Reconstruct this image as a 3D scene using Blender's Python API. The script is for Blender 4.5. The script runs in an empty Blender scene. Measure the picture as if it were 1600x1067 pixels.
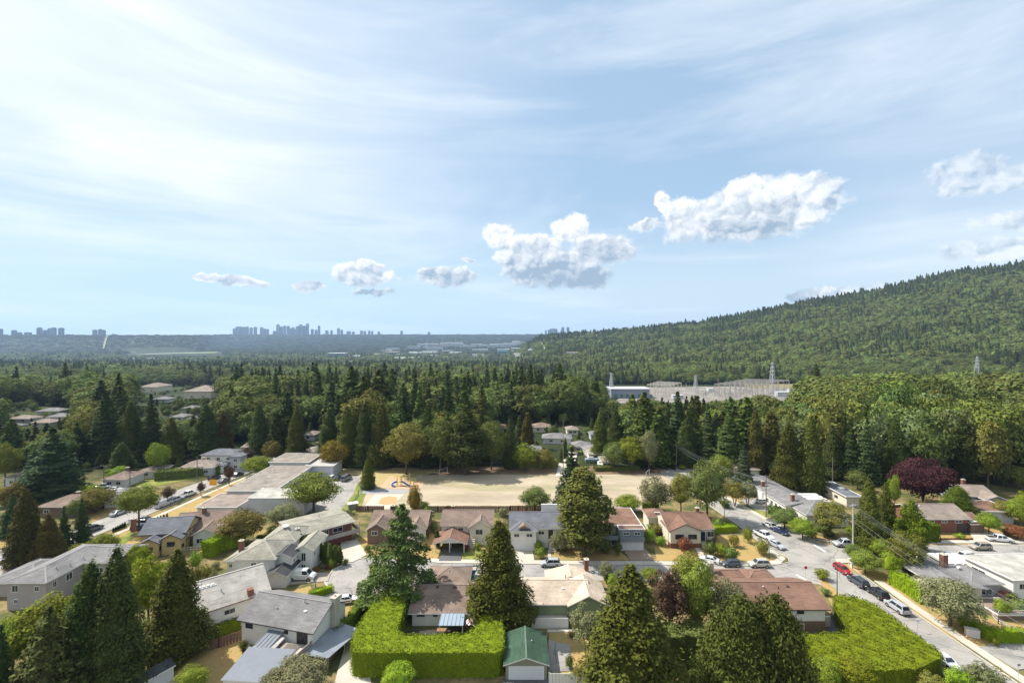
import bpy, math, random
import numpy as np
from mathutils import Vector, Matrix, noise as mnoise
R = math.radians
sc = bpy.context.scene
COL = sc.collection
F = 760.0          # focal length in photo pixels (1600 wide)
HZ = 526.0         # photo row of the eye level
CH = 54.0          # camera height above the near ground
# ------------------------------------------------------------------ camera
cam = bpy.data.cameras.new('camera'); camo = bpy.data.objects.new('camera', cam); COL.objects.link(camo)
camo.location = (0, 0, CH); camo.rotation_euler = (R(90), 0, 0)
cam.sensor_width = 36; cam.lens = 36*F/1600; cam.shift_y = (HZ-533.5)/1600
cam.clip_end = 60000; cam.clip_start = 0.5
sc.camera = camo
sc.view_settings.view_transform = 'Standard'; sc.view_settings.look = 'None'
sc.view_settings.exposure = 0.6; sc.view_settings.gamma = 1
sc.cycles.use_denoising = True
sc.cycles.max_bounces = 6; sc.cycles.diffuse_bounces = 3; sc.cycles.glossy_bounces = 2
sc.cycles.transmission_bounces = 3; sc.cycles.volume_bounces = 0; sc.cycles.transparent_max_bounces = 6
sc.cycles.caustics_reflective = False; sc.cycles.caustics_refractive = False
sc.cycles.use_adaptive_sampling = True
# ------------------------------------------------------------------ sun and sky
SUN_EL, SUN_AZ = 50.0, 66.0      # elevation; degrees to the left of the view direction (+Y)
sl = bpy.data.lights.new('sun', 'SUN'); sl.energy = 5.0; sl.angle = R(0.6); sl.color = (1, .95, .87)
so = bpy.data.objects.new('sun', sl); COL.objects.link(so)
sd = Vector((-math.sin(R(SUN_AZ))*math.cos(R(SUN_EL)), math.cos(R(SUN_AZ))*math.cos(R(SUN_EL)), math.sin(R(SUN_EL))))
so.rotation_euler = sd.to_track_quat('Z', 'Y').to_euler(); so.location = (-60, 30, 120)

class NT:
    """tiny helper for node trees"""
    def __init__(s, nt): s.nt = nt; s.n = nt.nodes; s.l = nt.links
    def node(s, t, **kw):
        o = s.n.new(t)
        for k, v in kw.items(): setattr(o, k, v)
        return o
    def put(s, sock, v):
        if v is None: return
        if hasattr(v, 'is_output') or isinstance(v, bpy.types.NodeSocket): s.l.new(v, sock)
        else: sock.default_value = v
    def m(s, op, a, b=None, c=None, clamp=False):
        o = s.node('ShaderNodeMath', operation=op, use_clamp=clamp)
        s.put(o.inputs[0], a); s.put(o.inputs[1], b)
        if c is not None: s.put(o.inputs[2], c)
        return o.outputs[0]
    def ramp(s, v, lo, hi, smooth=True, a=0.0, b=1.0):
        o = s.node('ShaderNodeMapRange', interpolation_type='SMOOTHSTEP' if smooth else 'LINEAR')
        s.put(o.inputs[0], v); o.inputs[1].default_value = lo; o.inputs[2].default_value = hi
        o.inputs[3].default_value = a; o.inputs[4].default_value = b
        return o.outputs[0]
    def xyz(s, x, y, z):
        o = s.node('ShaderNodeCombineXYZ'); s.put(o.inputs[0], x); s.put(o.inputs[1], y); s.put(o.inputs[2], z); return o.outputs[0]
    def noise(s, vec, scale, detail=4, rough=.55, dist=0.0):
        o = s.node('ShaderNodeTexNoise'); s.put(o.inputs['Vector'], vec); o.inputs['Scale'].default_value = scale
        o.inputs['Detail'].default_value = detail; o.inputs['Roughness'].default_value = rough; o.inputs['Distortion'].default_value = dist
        return o.outputs[0]
    def mix(s, f, a, b, blend='MIX'):
        o = s.node('ShaderNodeMix', data_type='RGBA', blend_type=blend)
        s.put(o.inputs[0], f)
        for i, v in ((6, a), (7, b)):
            if isinstance(v, tuple): v = v if len(v) == 4 else v+(1,)
            s.put(o.inputs[i], v)
        return o.outputs[2]

world = bpy.data.worlds.new('World'); sc.world = world; world.use_nodes = True
world.cycles.sampling_method = 'MANUAL'; world.cycles.sample_map_resolution = 256
def build_sky():
    nt = world.node_tree; nt.nodes.clear(); t = NT(nt)
    out = t.node('ShaderNodeOutputWorld'); bg = t.node('ShaderNodeBackground'); t.l.new(bg.outputs[0], out.inputs[0])
    sky = t.node('ShaderNodeTexSky', sky_type='NISHITA', sun_disc=False)
    sky.sun_elevation = R(SUN_EL); sky.sun_rotation = R(-SUN_AZ); sky.altitude = 60
    sky.air_density = 1.0; sky.dust_density = .6; sky.ozone_density = 1.5
    STR = .10; bg.inputs[1].default_value = STR
    tc = t.node('ShaderNodeTexCoord'); sep = t.node('ShaderNodeSeparateXYZ'); t.l.new(tc.outputs['Generated'], sep.inputs[0])
    X, Y, Z = sep.outputs
    az = t.m('MULTIPLY', t.m('ARCTAN2', X, Y), 57.2958)            # degrees right of +Y
    el = t.m('MULTIPLY', t.m('ARCSINE', Z), 57.2958)
    P = t.xyz(az, el, 0)
    W = lambda v: tuple(c*.93/STR for c in v)
    # thin veil of high cloud, streaks climbing to the right
    rot = t.node('ShaderNodeMapping'); t.l.new(P, rot.inputs[0]); rot.inputs['Rotation'].default_value = (0, 0, R(-14)); rot.inputs['Scale'].default_value = (.22, 1.0, 1)
    n1 = t.noise(rot.outputs[0], .11, 6, .6, .6)
    rot2 = t.node('ShaderNodeMapping'); t.l.new(P, rot2.inputs[0]); rot2.inputs['Rotation'].default_value = (0, 0, R(5)); rot2.inputs['Scale'].default_value = (.1, 1.0, 1)
    n2 = t.noise(rot2.outputs[0], .32, 5, .55, .3)
    n3 = t.noise(P, .045, 3, .5)
    # how thick the veil is: dense high up towards the sun, thin to the right
    side = t.ramp(az, -55, 20, True, .84, .04)
    up = t.ramp(el, 3, 17, True, .05, 1.0)
    v = t.m('MULTIPLY', side, up)
    right = t.m('MULTIPLY', t.ramp(az, 18, 45), .25)
    v = t.m('ADD', v, right)
    streak = t.m('MULTIPLY', t.ramp(n1, .42, .72), .42)
    v = t.m('ADD', t.m('MULTIPLY', v, t.m('ADD', t.m('MULTIPLY', n3, 1.0), .50)), t.m('MULTIPLY', streak, t.ramp(el, 4, 14, True, .45, 1)))
    low = t.m('MULTIPLY', t.m('MULTIPLY', t.ramp(n2, .44, .66), t.ramp(el, 0, 15, True, 1, .15)), .5)
    v = t.m('ADD', v, t.m('SUBTRACT', low, .10)); v = t.m('MINIMUM', t.m('MAXIMUM', v, 0.0), 1.0)
    hol = t.m('MULTIPLY', t.ramp(t.noise(rot2.outputs[0], .22, 5, .55), .50, .66), t.ramp(el, 22, 10))
    v = t.m('MULTIPLY', v, t.m('SUBTRACT', 1.0, t.m('MULTIPLY', hol, .75)))
    tint = t.mix(1.0, sky.outputs[0], (1.02, 1.12, 1.02), 'MULTIPLY')
    tint = t.mix(.75, tint, W((.335, .465, .63)))
    base = t.mix(t.ramp(el, 16, 1), tint, t.mix(t.ramp(az, -30, 20), W((.46, .625, .72)), W((.49, .61, .70))))
    c = t.mix(v, base, W((.74, .785, .82)))
    # cumulus: (azimuth, elevation, half-width, half-height) lobes in degrees
    lobes = [  # big right cloud
      (25.5, 12.5, 7.2, 2.7, 1), (29.0, 13.3, 5.6, 2.9, 1), (19.2, 12.8, 2.4, 2.4, 1), (17.4, 14.6, .9, 1.5, 1), (32.3, 13.8, 2.2, 1.6, 1), (25.5, 15.0, 2.2, 1.5, 1), (15.5, 12.5, 1.6, .7, 1),
      # middle cluster
      (2.0, 10.2, 4.3, 1.7, 2), (7.0, 12.4, 2.2, 1.6, 2), (4.0, 8.2, 5.2, 2.6, 2), (10.6, 10.0, 4.0, 1.8, 2), (-1.6, 11.6, 1.9, 1.3, 2), (8.5, 7.0, 3.2, 1.4, 2),(0.2, 9.3, 2.6, 1.2, 2), (4.0, 7.7, 5.6, 1.3, 2), (26, 11.6, 7.0, 1.2, 1),
      (-7.6, 7.0, 3.7, 1.2, 3), (-9.5, 7.3, 1.5, .8, 3), (-5, 8.9, 1.2, .4, 3),
      (-17.1, 6.9, 3.4, 1.3, 4), (-16.4, 7.9, 1.6, .8, 4), (-22.6, 5.5, 2.2, .7, 4), (-16, 5.0, 2.4, .4, 4),
      (-28.6, 5.6, 2.2, .55, 5), (-31.0, 6.0, 2.6, .4, 5),
      (43.2, 13.6, 3.2, 1.8, 6), (45.8, 12.9, 2.6, 1.4, 6),
      (45.8, 7.3, 4.6, 1.1, 7), (47, 9.6, 4.2, .9, 7), (34.6, 4.4, 4.2, .75, 8), (31.5, 3.9, 2.2, .5, 8)]
    w1 = t.noise(P, .42, 8, .62); w2 = t.noise(t.xyz(t.m('ADD', az, 31.7), el, 4.2), .42, 8, .62)
    az2 = t.m('ADD', az, t.m('MULTIPLY', t.m('SUBTRACT', w1, .5), 3.4)); el2 = t.m('ADD', el, t.m('MULTIPLY', t.m('SUBTRACT', w2, .5), 2.3))
    fld = None
    for (a, e, ra, re, g) in lobes:
        dx = t.m('DIVIDE', t.m('SUBTRACT', az2, a), ra); dy = t.m('DIVIDE', t.m('SUBTRACT', el2, e), re)
        q = t.m('SUBTRACT', 1.0, t.m('MULTIPLY_ADD', dx, dx, t.m('MULTIPLY', dy, dy)))
        if g in (3, 5, 6, 7, 8): q = t.m('SUBTRACT', q, .12)
        fld = q if fld is None else t.m('SMOOTH_MAX', fld, q, .12)
    puff = t.noise(P, 1.1, 7, .62)
    def bill(vec):
        o = t.node('ShaderNodeTexVoronoi', feature='F1'); t.put(o.inputs['Vector'], vec); o.inputs['Scale'].default_value = .55
        o.inputs['Detail'].default_value = 3; o.inputs['Roughness'].default_value = .5
        try: o.inputs['Smoothness'].default_value = .35
        except Exception: pass
        return o.outputs[0]
    wp = t.xyz(az2, t.m('MULTIPLY', el2, 1.25), 0)
    b0 = bill(wp); b1 = bill(t.xyz(t.m('ADD', az2, -.38), t.m('MULTIPLY', t.m('ADD', el2, .42), 1.25), 0))
    dens = t.m('ADD', t.m('SUBTRACT', fld, t.m('MULTIPLY', t.m('SUBTRACT', b0, .46), .50)), t.m('MULTIPLY', t.m('SUBTRACT', puff, .5), .75))
    mask = t.ramp(dens, -.52, .12)
    # relief: brighter where the billow faces the sun (up and to the left), greyer under and behind
    rel = t.m('MULTIPLY', t.m('SUBTRACT', b1, b0), .75)
    e0 = t.m('SUBTRACT', 1.0, t.ramp(az, -12, 26, False, 0, 1))
    basee = t.m('ADD', t.ramp(az, -25, 25, False, 4.6, 11.2), t.ramp(az, 30, 34, False, 0, -5.2))
    hgt = t.m('DIVIDE', t.m('SUBTRACT', el, basee), 4.2)
    deep = t.ramp(fld, .1, .8)
    lit = t.m('ADD', t.m('ADD', .40, t.m('MULTIPLY', hgt, .62)), rel); lit = t.m('SUBTRACT', lit, t.m('MULTIPLY', deep, .30)); lit = t.m('ADD', lit, .12)
    lit = t.m('MINIMUM', t.m('MAXIMUM', lit, 0.0), 1.0)
    far_r = t.ramp(az, 29, 34); lit = t.m('ADD', t.m('MULTIPLY', lit, t.m('SUBTRACT', 1.0, far_r)), t.m('MULTIPLY', far_r, t.m('ADD', .62, t.m('MULTIPLY', rel, 1.6))))
    cc = t.mix(lit, W((.27, .36, .46)), W((.80, .81, .83)))
    c = t.mix(t.m('MULTIPLY', mask, t.ramp(az, 30, 36, True, .96, .50)), c, cc)
    # below the horizon: a dull ground tone
    c = t.mix(t.ramp(el, -1.2, -.4), W((.12, .16, .17)), c)
    t.l.new(c, bg.inputs[0])
build_sky()
# ------------------------------------------------------------------ helpers
def P(px, py, z=0.0):
    """photo pixel on the plane at height z -> world x, y"""
    Yd = F*(CH-z)/(py-HZ); return ((px-800)/F*Yd, Yd)
def tag(o, label=None, cat=None, group=None, kind=None):
    if label: o['label'] = label
    if cat: o['category'] = cat
    if group: o['group'] = group
    if kind: o['kind'] = kind
    return o
def empty(name, loc=(0, 0, 0), rz=0.0, label=None, cat=None, group=None):
    o = bpy.data.objects.new(name, None); COL.objects.link(o); o.location = loc; o.rotation_euler = (0, 0, rz); o.empty_display_size = .5
    return tag(o, label, cat, group)
MATS = {}
CLEAR = []     # (x0, x1, y0, y1) world rectangles without trees
def mat(name, col, rough=.8, var=.12, vscale=1.2, metal=0.0, spec=.3, var2=0, v2scale=.15, col2=None, c2scale=.5, c2lo=.45, c2hi=.65, bump=0, stretch=None, course=0, cracks=0):
    """procedural surface: a base colour with fine mottling, optional second colour in patches"""
    if name in MATS: return MATS[name]
    m = bpy.data.materials.new(name); m.use_nodes = True; t = NT(m.node_tree); b = m.node_tree.nodes['Principled BSDF']
    tc = t.node('ShaderNodeTexCoord'); vec = tc.outputs['Object']
    if stretch:
        mp = t.node('ShaderNodeMapping'); t.l.new(vec, mp.inputs[0]); mp.inputs['Scale'].default_value = stretch; vec = mp.outputs[0]
    c = t.mix(0.0, col, col)
    if col2: c = t.mix(t.ramp(t.noise(vec, c2scale, 5, .6), c2lo, c2hi), col, col2)
    if var:
        n = t.noise(vec, vscale, 5, .65); c = t.mix(1.0, c, t.mix(t.ramp(n, .25, .75, False), (1-var,)*3, (1+var,)*3), 'MULTIPLY')
    if var2:
        n = t.noise(vec, v2scale, 3, .5); c = t.mix(1.0, c, t.mix(t.ramp(n, .3, .7, False), (1-var2,)*3, (1+var2,)*3), 'MULTIPLY')
    if course:      # weathering in thin level bands, as shingle courses age
        mp = t.node('ShaderNodeMapping'); t.l.new(tc.outputs['Object'], mp.inputs[0]); mp.inputs['Scale'].default_value = (.5, .5, 9)
        c = t.mix(1.0, c, t.mix(t.ramp(t.noise(mp.outputs[0], 1.0, 3, .6), .35, .65, False), (1-course,)*3, (1+course,)*3), 'MULTIPLY')
    if cracks:      # sealed cracks
        vo = t.node('ShaderNodeTexVoronoi', feature='DISTANCE_TO_EDGE'); wv = t.node('ShaderNodeVectorMath', operation='ADD'); t.l.new(tc.outputs['Object'], wv.inputs[0])
        nv = t.node('ShaderNodeTexNoise'); t.l.new(tc.outputs['Object'], nv.inputs['Vector']); nv.inputs['Scale'].default_value = .35; t.l.new(nv.outputs['Color'], wv.inputs[1]); t.l.new(wv.outputs[0], vo.inputs['Vector']); vo.inputs['Scale'].default_value = .13
        c = t.mix(1.0, c, t.mix(t.ramp(vo.outputs[0], .004, .016), (cracks,)*3, (1, 1, 1)), 'MULTIPLY')
    t.l.new(c, b.inputs['Base Color']); b.inputs['Roughness'].default_value = rough; b.inputs['Metallic'].default_value = metal
    b.inputs['Specular IOR Level'].default_value = spec
    if bump:
        bp = t.node('ShaderNodeBump'); bp.inputs['Strength'].default_value = bump; t.l.new(t.noise(vec, 6, 4), bp.inputs['Height']); t.l.new(bp.outputs[0], b.inputs['Normal'])
    MATS[name] = m; return m
def leafmat(name, col, hue=.035, val=.30, trans=.22, rough=.65, patch=.35):
    """foliage: tinted by the object's own colour, each leaf clump a little different"""
    if name in MATS: return MATS[name]
    m = bpy.data.materials.new(name); m.use_nodes = True; t = NT(m.node_tree); t.n.clear()
    out = t.node('ShaderNodeOutputMaterial')
    oi = t.node('ShaderNodeObjectInfo'); tc = t.node('ShaderNodeTexCoord'); geo = t.node('ShaderNodeNewGeometry')
    n = t.noise(tc.outputs['Object'], .55, 3, .6)
    rnd = geo.outputs['Random Per Island']
    c = t.mix(1.0, col, oi.outputs['Color'], 'MULTIPLY')
    if name == 'hedge_leaves': c = t.mix(t.ramp(t.noise(tc.outputs['Object'], .8, 5, .7), .60, .72), c, (.13, .115, .045))
    hs = t.node('ShaderNodeHueSaturation'); t.l.new(c, hs.inputs['Color'])
    t.l.new(t.m('ADD', t.m('MULTIPLY', t.m('SUBTRACT', t.m('ADD', t.m('MULTIPLY', rnd, .4), t.m('MULTIPLY', oi.outputs['Random'], .6)), .5), hue*2), .5), hs.inputs['Hue'])
    v = t.m('ADD', t.m('MULTIPLY', t.m('SUBTRACT', rnd, .5), val*1.6), t.m('ADD', t.m('MULTIPLY', t.m('SUBTRACT', n, .5), patch*2), 1.0))
    v = t.m('MULTIPLY', v, t.m('ADD', t.m('MULTIPLY', oi.outputs['Random'], .5), .75))
    t.l.new(v, hs.inputs['Value'])
    d = t.node('ShaderNodeBsdfPrincipled'); t.l.new(hs.outputs[0], d.inputs['Base Color']); d.inputs['Roughness'].default_value = .8; d.inputs['Specular IOR Level'].default_value = .06
    tr = t.node('ShaderNodeBsdfTranslucent'); tcx = t.mix(1.0, hs.outputs[0], (1.5, 1.6, .7), 'MULTIPLY'); t.l.new(tcx, tr.inputs[0])
    mx = t.node('ShaderNodeMixShader'); mx.inputs[0].default_value = trans; t.l.new(d.outputs[0], mx.inputs[1]); t.l.new(tr.outputs[0], mx.inputs[2])
    t.l.new(mx.outputs[0], out.inputs[0]); MATS[name] = m; return m

class MB:
    """collects shapes into one mesh"""
    def __init__(s): s.v = []; s.f = []; s.m = []
    def poly(s, pts, mi=0):
        k = len(s.v); s.v += [tuple(p) for p in pts]; s.f.append(tuple(range(k, k+len(pts)))); s.m.append(mi); return s
    def box(s, x0, x1, y0, y1, z0, z1, mi=0, rz=0, c=None):
        pts = [(x0, y0, z0), (x1, y0, z0), (x1, y1, z0), (x0, y1, z0), (x0, y0, z1), (x1, y0, z1), (x1, y1, z1), (x0, y1, z1)]
        if rz:
            cx, cy = c or ((x0+x1)/2, (y0+y1)/2); co, si = math.cos(rz), math.sin(rz)
            pts = [(cx+(x-cx)*co-(y-cy)*si, cy+(x-cx)*si+(y-cy)*co, z) for x, y, z in pts]
        return s.hexa(pts, mi)
    def hexa(s, p, mi=0):
        k = len(s.v); s.v += [tuple(q) for q in p]
        for q in ((3, 2, 1, 0), (4, 5, 6, 7), (0, 1, 5, 4), (1, 2, 6, 5), (2, 3, 7, 6), (3, 0, 4, 7)):
            s.f.append(tuple(k+i for i in q)); s.m.append(mi)
        return s
    def prism(s, pts, z0, z1, mi=0, side=None):
        n = len(pts); a = sum(pts[i][0]*pts[(i+1) % n][1]-pts[(i+1) % n][0]*pts[i][1] for i in range(n))
        if a < 0: pts = pts[::-1]
        k = len(s.v); s.v += [(x, y, z0) for x, y in pts]+[(x, y, z1) for x, y in pts]
        s.f.append(tuple(range(k+n, k+2*n))); s.m.append(mi); s.f.append(tuple(range(k+n-1, k-1, -1))); s.m.append(mi)
        for i in range(n):
            j = (i+1) % n; s.f.append((k+i, k+j, k+n+j, k+n+i)); s.m.append(mi if side is None else side)
        return s
    def bar(s, a, b, w, h=None, mi=0):
        """a straight bar of section w x h between two points"""
        a, b = Vector(a), Vector(b); d = (b-a); L = d.length
        if L < 1e-6: return s
        d /= L; up = Vector((0, 0, 1)) if abs(d.z) < .95 else Vector((1, 0, 0)); x = d.cross(up).normalized(); y = x.cross(d); h = h or w
        q = [a-x*w/2-y*h/2, a+x*w/2-y*h/2, a+x*w/2+y*h/2, a-x*w/2+y*h/2]
        return s.hexa(q+[p+d*L for p in q], mi)
    def tube(s, a, b, r0, r1=None, n=8, mi=0, cap=True):
        a, b = Vector(a), Vector(b); r1 = r0 if r1 is None else r1; d = (b-a).normalized(); up = Vector((0, 0, 1)) if abs(d.z) < .95 else Vector((1, 0, 0))
        x = d.cross(up).normalized(); y = d.cross(x); k = len(s.v)
        for p, r in ((a, r0), (b, r1)):
            for i in range(n):
                t_ = 2*math.pi*i/n; s.v.append(tuple(p+x*r*math.cos(t_)+y*r*math.sin(t_)))
        for i in range(n):
            j = (i+1) % n; s.f.append((k+i, k+n+i, k+n+j, k+j)); s.m.append(mi)
        if cap: s.f.append(tuple(range(k, k+n))); s.m.append(mi); s.f.append(tuple(range(k+2*n-1, k+n-1, -1))); s.m.append(mi)
        return s
    def ball(s, c, rx, ry, rz, n=10, mi=0, z0=-1.0):
        k = len(s.v); rows = max(4, n//2+1)
        for i in range(rows+1):
            ph = math.asin(z0)+(math.pi/2-math.asin(z0))*i/rows
            for j in range(n):
                th = 2*math.pi*j/n; s.v.append((c[0]+rx*math.cos(ph)*math.cos(th), c[1]+ry*math.cos(ph)*math.sin(th), c[2]+rz*math.sin(ph)))
        for i in range(rows):
            for j in range(n):
                jj = (j+1) % n; s.f.append((k+i*n+j, k+i*n+jj, k+(i+1)*n+jj, k+(i+1)*n+j)); s.m.append(mi)
        return s
    def mesh(s, name, mats, smooth=False):
        me = bpy.data.meshes.new(name); me.from_pydata(s.v, [], s.f)
        for q in mats: me.materials.append(q)
        me.polygons.foreach_set('material_index', s.m)
        if smooth: me.polygons.foreach_set('use_smooth', [True]*len(s.f))
        me.update(); return me
    def build(s, name, mats, parent=None, smooth=False, bevel=0):
        if not isinstance(mats, (list, tuple)): mats = [mats]
        o = bpy.data.objects.new(name, s.mesh(name, mats, smooth)); COL.objects.link(o)
        if parent: o.parent = parent
        if bevel:
            b = o.modifiers.new('bevel', 'BEVEL'); b.width = bevel; b.segments = 2; b.limit_method = 'ANGLE'
        return o
def mesh_np(name, V, Q, mats, mi=None):
    """mesh from numpy verts (n,3) and quads (k,4)"""
    me = bpy.data.meshes.new(name); me.vertices.add(len(V)); me.vertices.foreach_set('co', V.astype(np.float32).ravel())
    k = len(Q); me.loops.add(k*4); me.loops.foreach_set('vertex_index', Q.astype(np.int32).ravel())
    me.polygons.add(k); me.polygons.foreach_set('loop_start', np.arange(0, 4*k, 4, dtype=np.int32)); me.polygons.foreach_set('loop_total', np.full(k, 4, dtype=np.int32))
    for q in mats: me.materials.append(q)
    if mi is not None: me.polygons.foreach_set('material_index', mi.astype(np.int32))
    me.update(calc_edges=True); return me
def smooth(a, b, x):
    t = np.clip((np.asarray(x, float)-a)/(b-a), 0, 1); return t*t*(3-2*t)
# ------------------------------------------------------------------ terrain
A_R = np.array([-1.6, .03, .066, .13, .197, .263, .329, .395, .46, .526, .592, .658, .72, .79, .855, .92, .987, 1.053, 1.25, 1.6])
PX_R = np.array([0, 0, 2, 6, 10, 15, 20, 26, 34, 45, 54, 62, 71, 80, 93, 104, 109, 114, 124, 127])
def terrain_z(X, Yv):
    X = np.asarray(X, float); Yv = np.asarray(Yv, float); a = X/np.maximum(Yv, 30)
    z = -25*smooth(350, 600, Yv) - 50*smooth(650, 2300, Yv)
    # far ridge: nearer on the left, far in the middle
    YR = 7900-3300*smooth(-.52, -.68, a)
    ZR = 54 + (4.0/760)*YR - 16
    lo = .52+.29*smooth(-.50, -.62, a); up = np.clip((Yv/YR-lo)/(1.0-lo), 0, 1); up = up*up*(3-2*up)
    z = z*(1-up) + ZR*up - 160*smooth(1.0, 1.25, Yv/YR)
    und = np.sin(X*.0021+1)*np.cos(Yv*.0017)*5*smooth(1200, 2600, Yv)*(1-smooth(.8, 1.0, Yv/YR)); z = z+und
    # wooded hill on the right
    p = np.interp(a, A_R, PX_R); Yt = np.interp(a, [.03, .2, .5, 1.05, 1.6], [2700, 2500, 2000, 1650, 1600]); Yf = np.interp(a, [.03, .3, 1.05], [1100, 860, 700])
    top = 54 + p/760*Yt - 24
    t = np.clip((Yv-Yf)/(Yt-Yf), 0, 1); t = t*t*(3-2*t)*.55+t*.45
    t = t*smooth(-.02, .07, a)
    base = np.where(Yv > Yt, np.maximum(z, -75), z); hz = base+(top-base)*t
    hz = np.where(Yv > Yt, np.maximum(hz, z), hz)
    hz = hz - (top+40)*.8*smooth(1.0, 1.9, Yv/Yt)*smooth(.06, .18, a)
    hz = hz + (np.sin(X*.013)*np.cos(Yv*.009+X*.004))*5*t*(1-smooth(.85, 1, Yv/Yt))
    return hz
def tz(x, y): return float(terrain_z(x, y))
def build_ground():
    aa = np.linspace(-1.9, 1.9, 300); ys = np.concatenate([np.linspace(-160, 340, 26), 340*np.exp(np.linspace(0.015, math.log(11500/340), 230))])
    A, Yg = np.meshgrid(aa, ys); X = A*(np.maximum(Yg, 0)+200); Z = terrain_z(X, Yg)
    Z = np.where(Yg < 345, 0, Z)
    V = np.stack([X, Yg, Z], -1).reshape(-1, 3); n = len(aa); i, j = np.meshgrid(np.arange(len(ys)-1), np.arange(n-1), indexing='ij')
    k = (i*n+j).ravel(); Q = np.stack([k, k+1, k+n+1, k+n], -1)
    m = bpy.data.materials.new('ground_cover'); m.use_nodes = True; t = NT(m.node_tree); b = m.node_tree.nodes['Principled BSDF']; b.inputs['Roughness'].default_value = .95; b.inputs['Specular IOR Level'].default_value = .1
    tc = t.node('ShaderNodeTexCoord'); v = tc.outputs['Object']
    sep = t.node('ShaderNodeSeparateXYZ'); t.l.new(v, sep.inputs[0])
    near = t.mix(t.ramp(t.noise(v, .16, 6, .65), .42, .60), (.075, .085, .028), (.27, .195, .095))
    near = t.mix(t.ramp(t.noise(v, 1.3, 5, .7), .40, .75), near, (.13, .12, .045))
    far = t.mix(t.ramp(t.noise(v, .02, 5, .6), .4, .6), (.022, .032, .012), (.045, .055, .02))
    c = t.mix(t.ramp(sep.outputs[1], 165, 205), near, far); t.l.new(c, b.inputs['Base Color'])
    o = bpy.data.objects.new('ground', mesh_np('ground', V, Q, [m])); COL.objects.link(o); tag(o, kind='structure')
build_ground()
# ------------------------------------------------------------------ foliage
def leaves(Pn, N, size, rng, spread=.7, asp=1.5, down=0.0):
    """one small rhombic leaf spray per point, facing roughly along N"""
    n = len(Pn); N = N+rng.normal(0, spread, (n, 3)); N /= np.linalg.norm(N, axis=1)[:, None]+1e-9
    T = rng.normal(0, 1, (n, 3)); T[:, 2] -= down; T -= N*(T*N).sum(1)[:, None]; T /= np.linalg.norm(T, axis=1)[:, None]+1e-9
    B = np.cross(N, T); s = (size*rng.uniform(.6, 1.35, n))[:, None]
    V = np.stack([Pn-T*s*asp*.5, Pn+B*s*.5, Pn+T*s*asp*.5, Pn-B*s*.5], 1).reshape(-1, 3)
    Q = np.arange(n*4).reshape(n, 4); return V, Q
def merge(parts):
    Vs, Qs, Ms, k = [], [], [], 0
    for V, Q, m in parts:
        Vs.append(V); Qs.append(Q+k); Ms.append(np.full(len(Q), m)); k += len(V)
    return np.concatenate(Vs), np.concatenate(Qs), np.concatenate(Ms)
def np_tube(a, b, r0, r1, n=7):
    a = np.array(a, float); b = np.array(b, float); d = b-a; d /= np.linalg.norm(d)+1e-9; up = np.array([0, 0, 1.]) if abs(d[2]) < .95 else np.array([1., 0, 0])
    x = np.cross(d, up); x /= np.linalg.norm(x); y = np.cross(d, x); th = np.arange(n)*2*np.pi/n; c = x[None]*np.cos(th)[:, None]+y[None]*np.sin(th)[:, None]
    V = np.concatenate([a+c*r0, b+c*r1]); i = np.arange(n); j = (i+1) % n; return V, np.stack([i, j, j+n, i+n], -1)
def core_shape(H, z0, prof, rng, k=.62, nth=12, nz=9):
    """a dark inner mass so that the crown is not see-through"""
    ts = np.linspace(0, 1, nz); th = np.arange(nth)*2*np.pi/nth; V = []
    for t_ in ts:
        r = prof(t_)*k*(1+rng.uniform(-.22, .22, nth)); V.append(np.stack([np.cos(th)*r, np.sin(th)*r, np.full(nth, z0+(H-z0)*(.02+.93*t_))], -1))
    V = np.concatenate(V); Q = []
    for i in range(nz-1):
        for j in range(nth): jj = (j+1) % nth; Q.append((i*nth+j, i*nth+jj, (i+1)*nth+jj, (i+1)*nth+j))
    return V, np.array(Q)
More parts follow.
